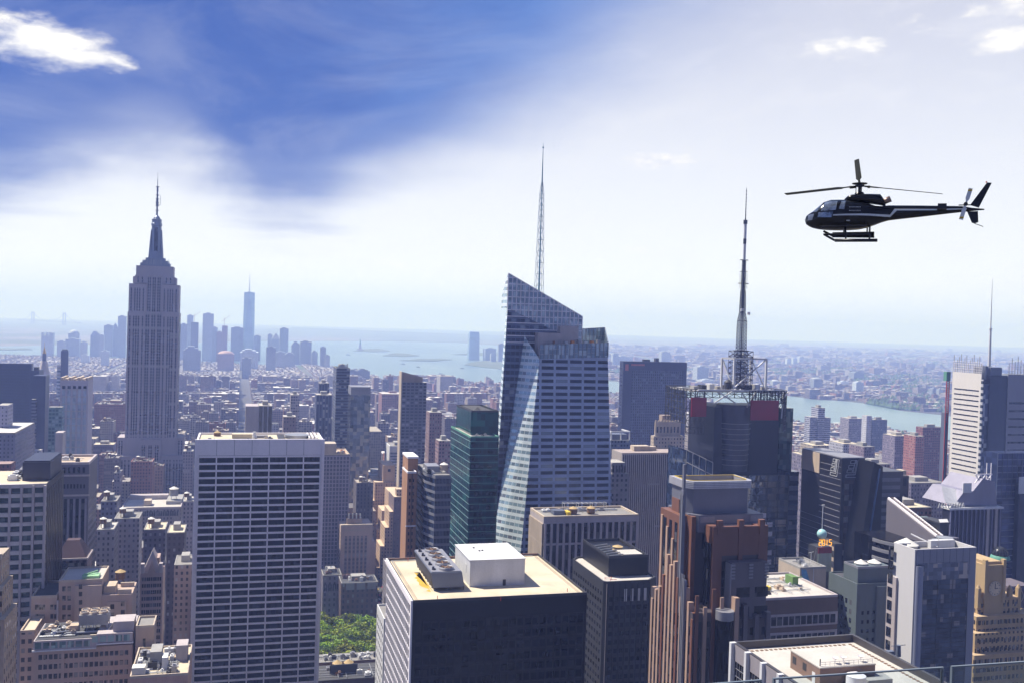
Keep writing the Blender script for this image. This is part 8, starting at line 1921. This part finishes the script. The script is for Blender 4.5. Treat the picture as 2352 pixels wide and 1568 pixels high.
for ai in range(-22, 20):
    for si in range(4, 74):
        a0 = ai*AV+36; s0 = si*ST
        dist = s0
        x_ = a0
        while x_ < (ai+1)*AV:
            big = q.random()
            wd = q.uniform(14, 28) if s0 > 1500 else q.uniform(16, 34)
            if big < .10: wd = q.uniform(38, 60)
            for half in (0, 1):
                if big < .10 and half: continue
                dp = 27.0 if big >= .10 else 58
                y0 = s0+half*31+1
                cx, cy = x_+wd/2, y0+dp/2; wp = E1*cx+E2*cy
                if wp.y < 480 or wp.y > 5300: continue
                U_, V_ = proj(Vector((wp.x, wp.y, 0)))
                if not (-60 < U_ < 2420): continue
                if not near_shore_side(wp.x, wp.y): continue
                if inpoly(wp.x, wp.y, parkq) or inpoly(wp.x, wp.y, streetq): continue
                if wp.y < 840 and 690 < U_ < 1150: continue
                r_ = q.random(); Yd = wp.y
                if Yd < 900: h_ = q.uniform(28, 62)
                elif Yd < 1700: h_ = q.uniform(18, 55) if r_ < .7 else q.uniform(55, 100)
                elif Yd < 3200: h_ = q.uniform(14, 42) if r_ < .76 else q.uniform(42, 85)
                else: h_ = q.uniform(10, 24) if r_ < .88 else q.uniform(28, 50)
                if big < .10: h_ *= 1.15
                if U_ > 1800 and Yd > 900: h_ *= .62
                # never rise above the skyline of the photograph
                lim = 915 if 1180 < U_ < 1800 else (862 if U_ < 1180 else 1000)
                zl_ = EYE-(lim+(0 if Yd > 3000 else 40)-proj(Vector((wp.x, wp.y, EYE)))[1])*Yd/F
                if U_ > 1850 and Yd < 2600: h_ = min(h_, max(9, EYE-(1012-770)*Yd/F))
                h_ = min(h_, max(8, zl_))
                w2 = min(wd-.6, (ai+1)*AV-x_)
                if w2 < 6: continue
                f_ = (x_, x_+w2, y0, y0+dp)
                if any(f_[0] < m_[1] and f_[1] > m_[0] and f_[2] < m_[3] and f_[3] > m_[2] for m_ in mesh_foot): continue
                wt = WALLS if Yd < 9e9 else WALLS
                k_ = q.randrange(12)
                if U_ > 900 and Yd > 1200 and q.random() < .35: k_ = q.choice((1, 2, 8, 10))
                tU, tV = proj(Vector((wp.x, wp.y, h_)))
                hid = any(c_[0] < tU < c_[1] and tV > c_[2]+2 and Yd > c_[3]+5 for c_ in cov) or tV > 1590
                lots.append((f_, h_, k_, q.randrange(7), Yd, tU, tV, hid, q.random()))
            x_ += wd
vis = [l for l in lots if not l[7]]
vis.sort(key=lambda l: -((l[0][1]-l[0][0])*(l[1]*.6+12))/(l[4]**2))
objs = vis[:295]; objset = set(id(l) for l in objs); rest = [l for l in lots if id(l) not in objset]
print('LOTS', len(lots), 'visible', len(vis))
def lotmesh(mb, cols, f_, h_, wc, rc_, rq, detail, o=(0, 0)):
    x0, x1, y0, y1 = f_[0]-o[0], f_[1]-o[0], f_[2]-o[1], f_[3]-o[1]; n0 = len(mb.f)
    def bx(a, c_, d_, e_, z0, z1, wcol, rcol): mb.add([(a, d_, z1), (c_, d_, z1), (c_, e_, z1), (a, e_, z1), (a, d_, z0), (c_, d_, z0), (c_, e_, z0), (a, e_, z0)], [(0, 1, 2, 3), (4, 5, 1, 0), (5, 6, 2, 1), (6, 7, 3, 2), (7, 4, 0, 3)]); cols.extend([rcol]+[wcol]*4)
    bx(x0, x1, y0, y1, 0, h_, wc, rc_)
    W_, L_ = x1-x0, y1-y0
    bx(x0+W_*(.15+.3*rq), x0+W_*(.45+.3*rq), y0+L_*.45, y0+L_*.75, h_, h_+3+2*rq, wc, ROOFS[int(rq*60) % 7])
    if detail:
        p_ = .45
        for (a, c_, d_, e_) in ((x0, x1, y0, y0+p_), (x0, x1, y1-p_, y1), (x0, x0+p_, y0+p_, y1-p_), (x1-p_, x1, y0+p_, y1-p_)): bx(a, c_, d_, e_, h_, h_+1.1, wc, tuple(min(.7, v*1.5) for v in wc))
        s_ = random.Random(int(rq*1e6))
        for _ in range(int(3+W_*L_/70)):
            a = s_.uniform(x0+1, x1-4); d_ = s_.uniform(y0+1, y1-4); bx(a, a+s_.uniform(1, 3.5), d_, d_+s_.uniform(1, 3.5), h_, h_+s_.uniform(.6, 2.6), s_.choice(ROOFS), s_.choice(ROOFS))
mbs = [(MB(), []) for _ in range(4)]
for i, l in enumerate(rest):
    f_, h_, k_, rk, Yd, tU, tV, hid, rq = l
    if hid and Yd > 1400: 
        if q.random() < .3: continue
    g_, m_ = mbs[i % 4], 0; lotmesh(g_[0], g_[1], f_, h_, WALLS[k_], ROOFS[rk], rq, Yd < 1500 and not hid)
allmb = MB(); 
for i, (mb, cols) in enumerate(mbs):
    o_ = mb.build('city_fabric', FAC[i]); o_.rotation_euler = (0, 0, GRID); tint(o_, cols); tag(o_, kind='stuff')
marks = sorted([(a, 'x') for a in ()])
LM = [(0, 'left frame edge'), (110, 'gold tipped tower'), (175, 'pale window-strip tower'), (250, 'violet block'), (350, 'deco tower'), (430, 'pinkish far tower'), (600, 'white slab'), (700, 'pale balcony tower'), (785, 'navy needle tower'), (830, 'mottled mirror tower'), (950, 'dark gridded slab'), (1080, 'teal tower'), (1280, 'crystal tower'), (1500, 'dark blue slab'), (1710, 'mast tower'), (1885, 'white stepped balcony tower'), (1960, 'lettered tower'), (2020, 'white riverside slab'), (2140, 'riverside red block'), (2220, 'striped tower'), (2352, 'right frame edge')]
cnt = {}
objs.sort(key=lambda l: l[4])
for l in objs:
    f_, h_, k_, rk, Yd, tU, tV, hid, rq = l
    w_ = E1*f_[0]+E2*f_[2]; r_ = empty('city_building', (w_.x, w_.y, 0), GRID); mb, cols = MB(), []
    lotmesh(mb, cols, f_, h_, WALLS[k_], ROOFS[rk], rq, Yd < 1900, (f_[0], f_[2])); 
    o_ = mb.build('wall', FAC[int(rq*97) % 4], r_); tint(o_, cols)
    W_, L_ = f_[1]-f_[0], f_[3]-f_[2]; tk_ = False
    if Yd < 1500 and rq > .42:
        m1, m2 = tank(W_*.3, L_*.3, h_, 1.9, 3.0, 2.6); t_ = m1.build('water_tank', M['tankwood'], r_); m2.build('tank_roof', M['tancap'] if rq > .7 else M['whitecap'], t_); tk_ = True
    near = sorted(LM, key=lambda m_: abs(m_[0]-tU)); A_, B_ = sorted(near[:2])
    size = 'low' if h_ < 22 else ('mid height' if h_ < 45 else 'tall'); 
    key = (WN[k_], A_[1], B_[1], size); cnt[key] = cnt.get(key, 0)+1; nn_ = cnt[key]
    ordn = ['nearest', 'second nearest', 'third nearest', 'fourth nearest', 'fifth nearest', 'sixth nearest', 'seventh nearest'][min(6, nn_-1)]
    tag(r_, f"{ordn} {size} {WN[k_]} block between {A_[1]} and {B_[1]}", 'building', 'small city buildings between the towers')
# ------------------------------------------------------------------ towns and woods on the far bank
mb, cols = MB(), []
for i in range(5200):
    U_ = q.uniform(1380, 2400) if i % 5 else q.uniform(-40, 2400); V_ = 795+(q.random()**1.5)*150; p_ = G(U_, V_, 0)
    if p_.y < 3300 or p_.y > 17000 or near_shore_side(p_.x, p_.y) or inpoly(p_.x, p_.y, WG): continue
    s_ = q.uniform(9, 30)*(1+p_.y/9000); h_ = q.uniform(5, 15)*(1 if q.random() < .93 else 3.0)
    a, d_ = p_.dot(E1), p_.dot(E2)
    if p_.y > 9000: s_ *= 1.5
    lotmesh(mb, cols, (a, a+s_*q.uniform(1, 2.2), d_, d_+s_), h_, q.choice(WALLS), q.choice(ROOFS), q.random(), False)
o_ = mb.build('far_town', FAC[2]); o_.rotation_euler = (0, 0, GRID); tint(o_, cols); tag(o_, kind='stuff')
def woodmass(quads, seed, n_, name='woods'):
    s_ = random.Random(seed); mb = MB()
    for _ in range(n_):
        qd = s_.choice(quads); u, v = s_.random(), s_.random()
        U_ = (qd[0][0]*(1-u)+qd[1][0]*u)*(1-v)+(qd[3][0]*(1-u)+qd[2][0]*u)*v; V_ = (qd[0][1]*(1-u)+qd[1][1]*u)*(1-v)+(qd[3][1]*(1-u)+qd[2][1]*u)*v
        p_ = G(U_, V_, 0)
        if inpoly(p_.x, p_.y, WG): continue
        r_ = s_.uniform(7, 15); k_ = 6; vs = [(p_.x, p_.y, r_*s_.uniform(1.1, 1.9))]+[(p_.x+r_*s_.uniform(.7, 1.1)*math.cos(a*math.pi/3), p_.y+r_*s_.uniform(.7, 1.1)*math.sin(a*math.pi/3), s_.uniform(3, 8)) for a in range(6)]+[(p_.x+r_*.9*math.cos(a*math.pi/3), p_.y+r_*.9*math.sin(a*math.pi/3), 0) for a in range(6)]
        mb.add(vs, [(0, 1+a, 1+(a+1) % 6) for a in range(6)]+[(1+a, 7+a, 7+(a+1) % 6, 1+(a+1) % 6) for a in range(6)])
    tag(mb.build(name, S_('far_wood', (.05, .095, .035), .9, var=.45, scale=.03, streak=False)), kind='stuff')
woodmass([((2020, 912), (2180, 905), (2180, 950), (2040, 938)), ((1990, 928), (2060, 925), (2068, 941), (1990, 927)), ((2040, 880), (2180, 875), (2180, 905), (2020, 905))], 1, 900)
woodmass([((1950, 868), (2100, 862), (2180, 880), (1990, 884)), ((1400, 846), (1600, 850), (1600, 860), (1400, 858)), ((1700, 822), (2180, 830), (2180, 842), (1700, 834)), ((1760, 850), (1960, 846), (1960, 858), (1800, 866))], 2, 1500)
woodmass([((815, 803), (890, 803), (885, 807), (815, 806)), ((1170, 835), (1240, 835), (1240, 850), (1170, 842))], 3, 120)
woodmass([((2058, 1006), (2100, 1010), (2100, 1024), (2056, 1022))], 5, 60)
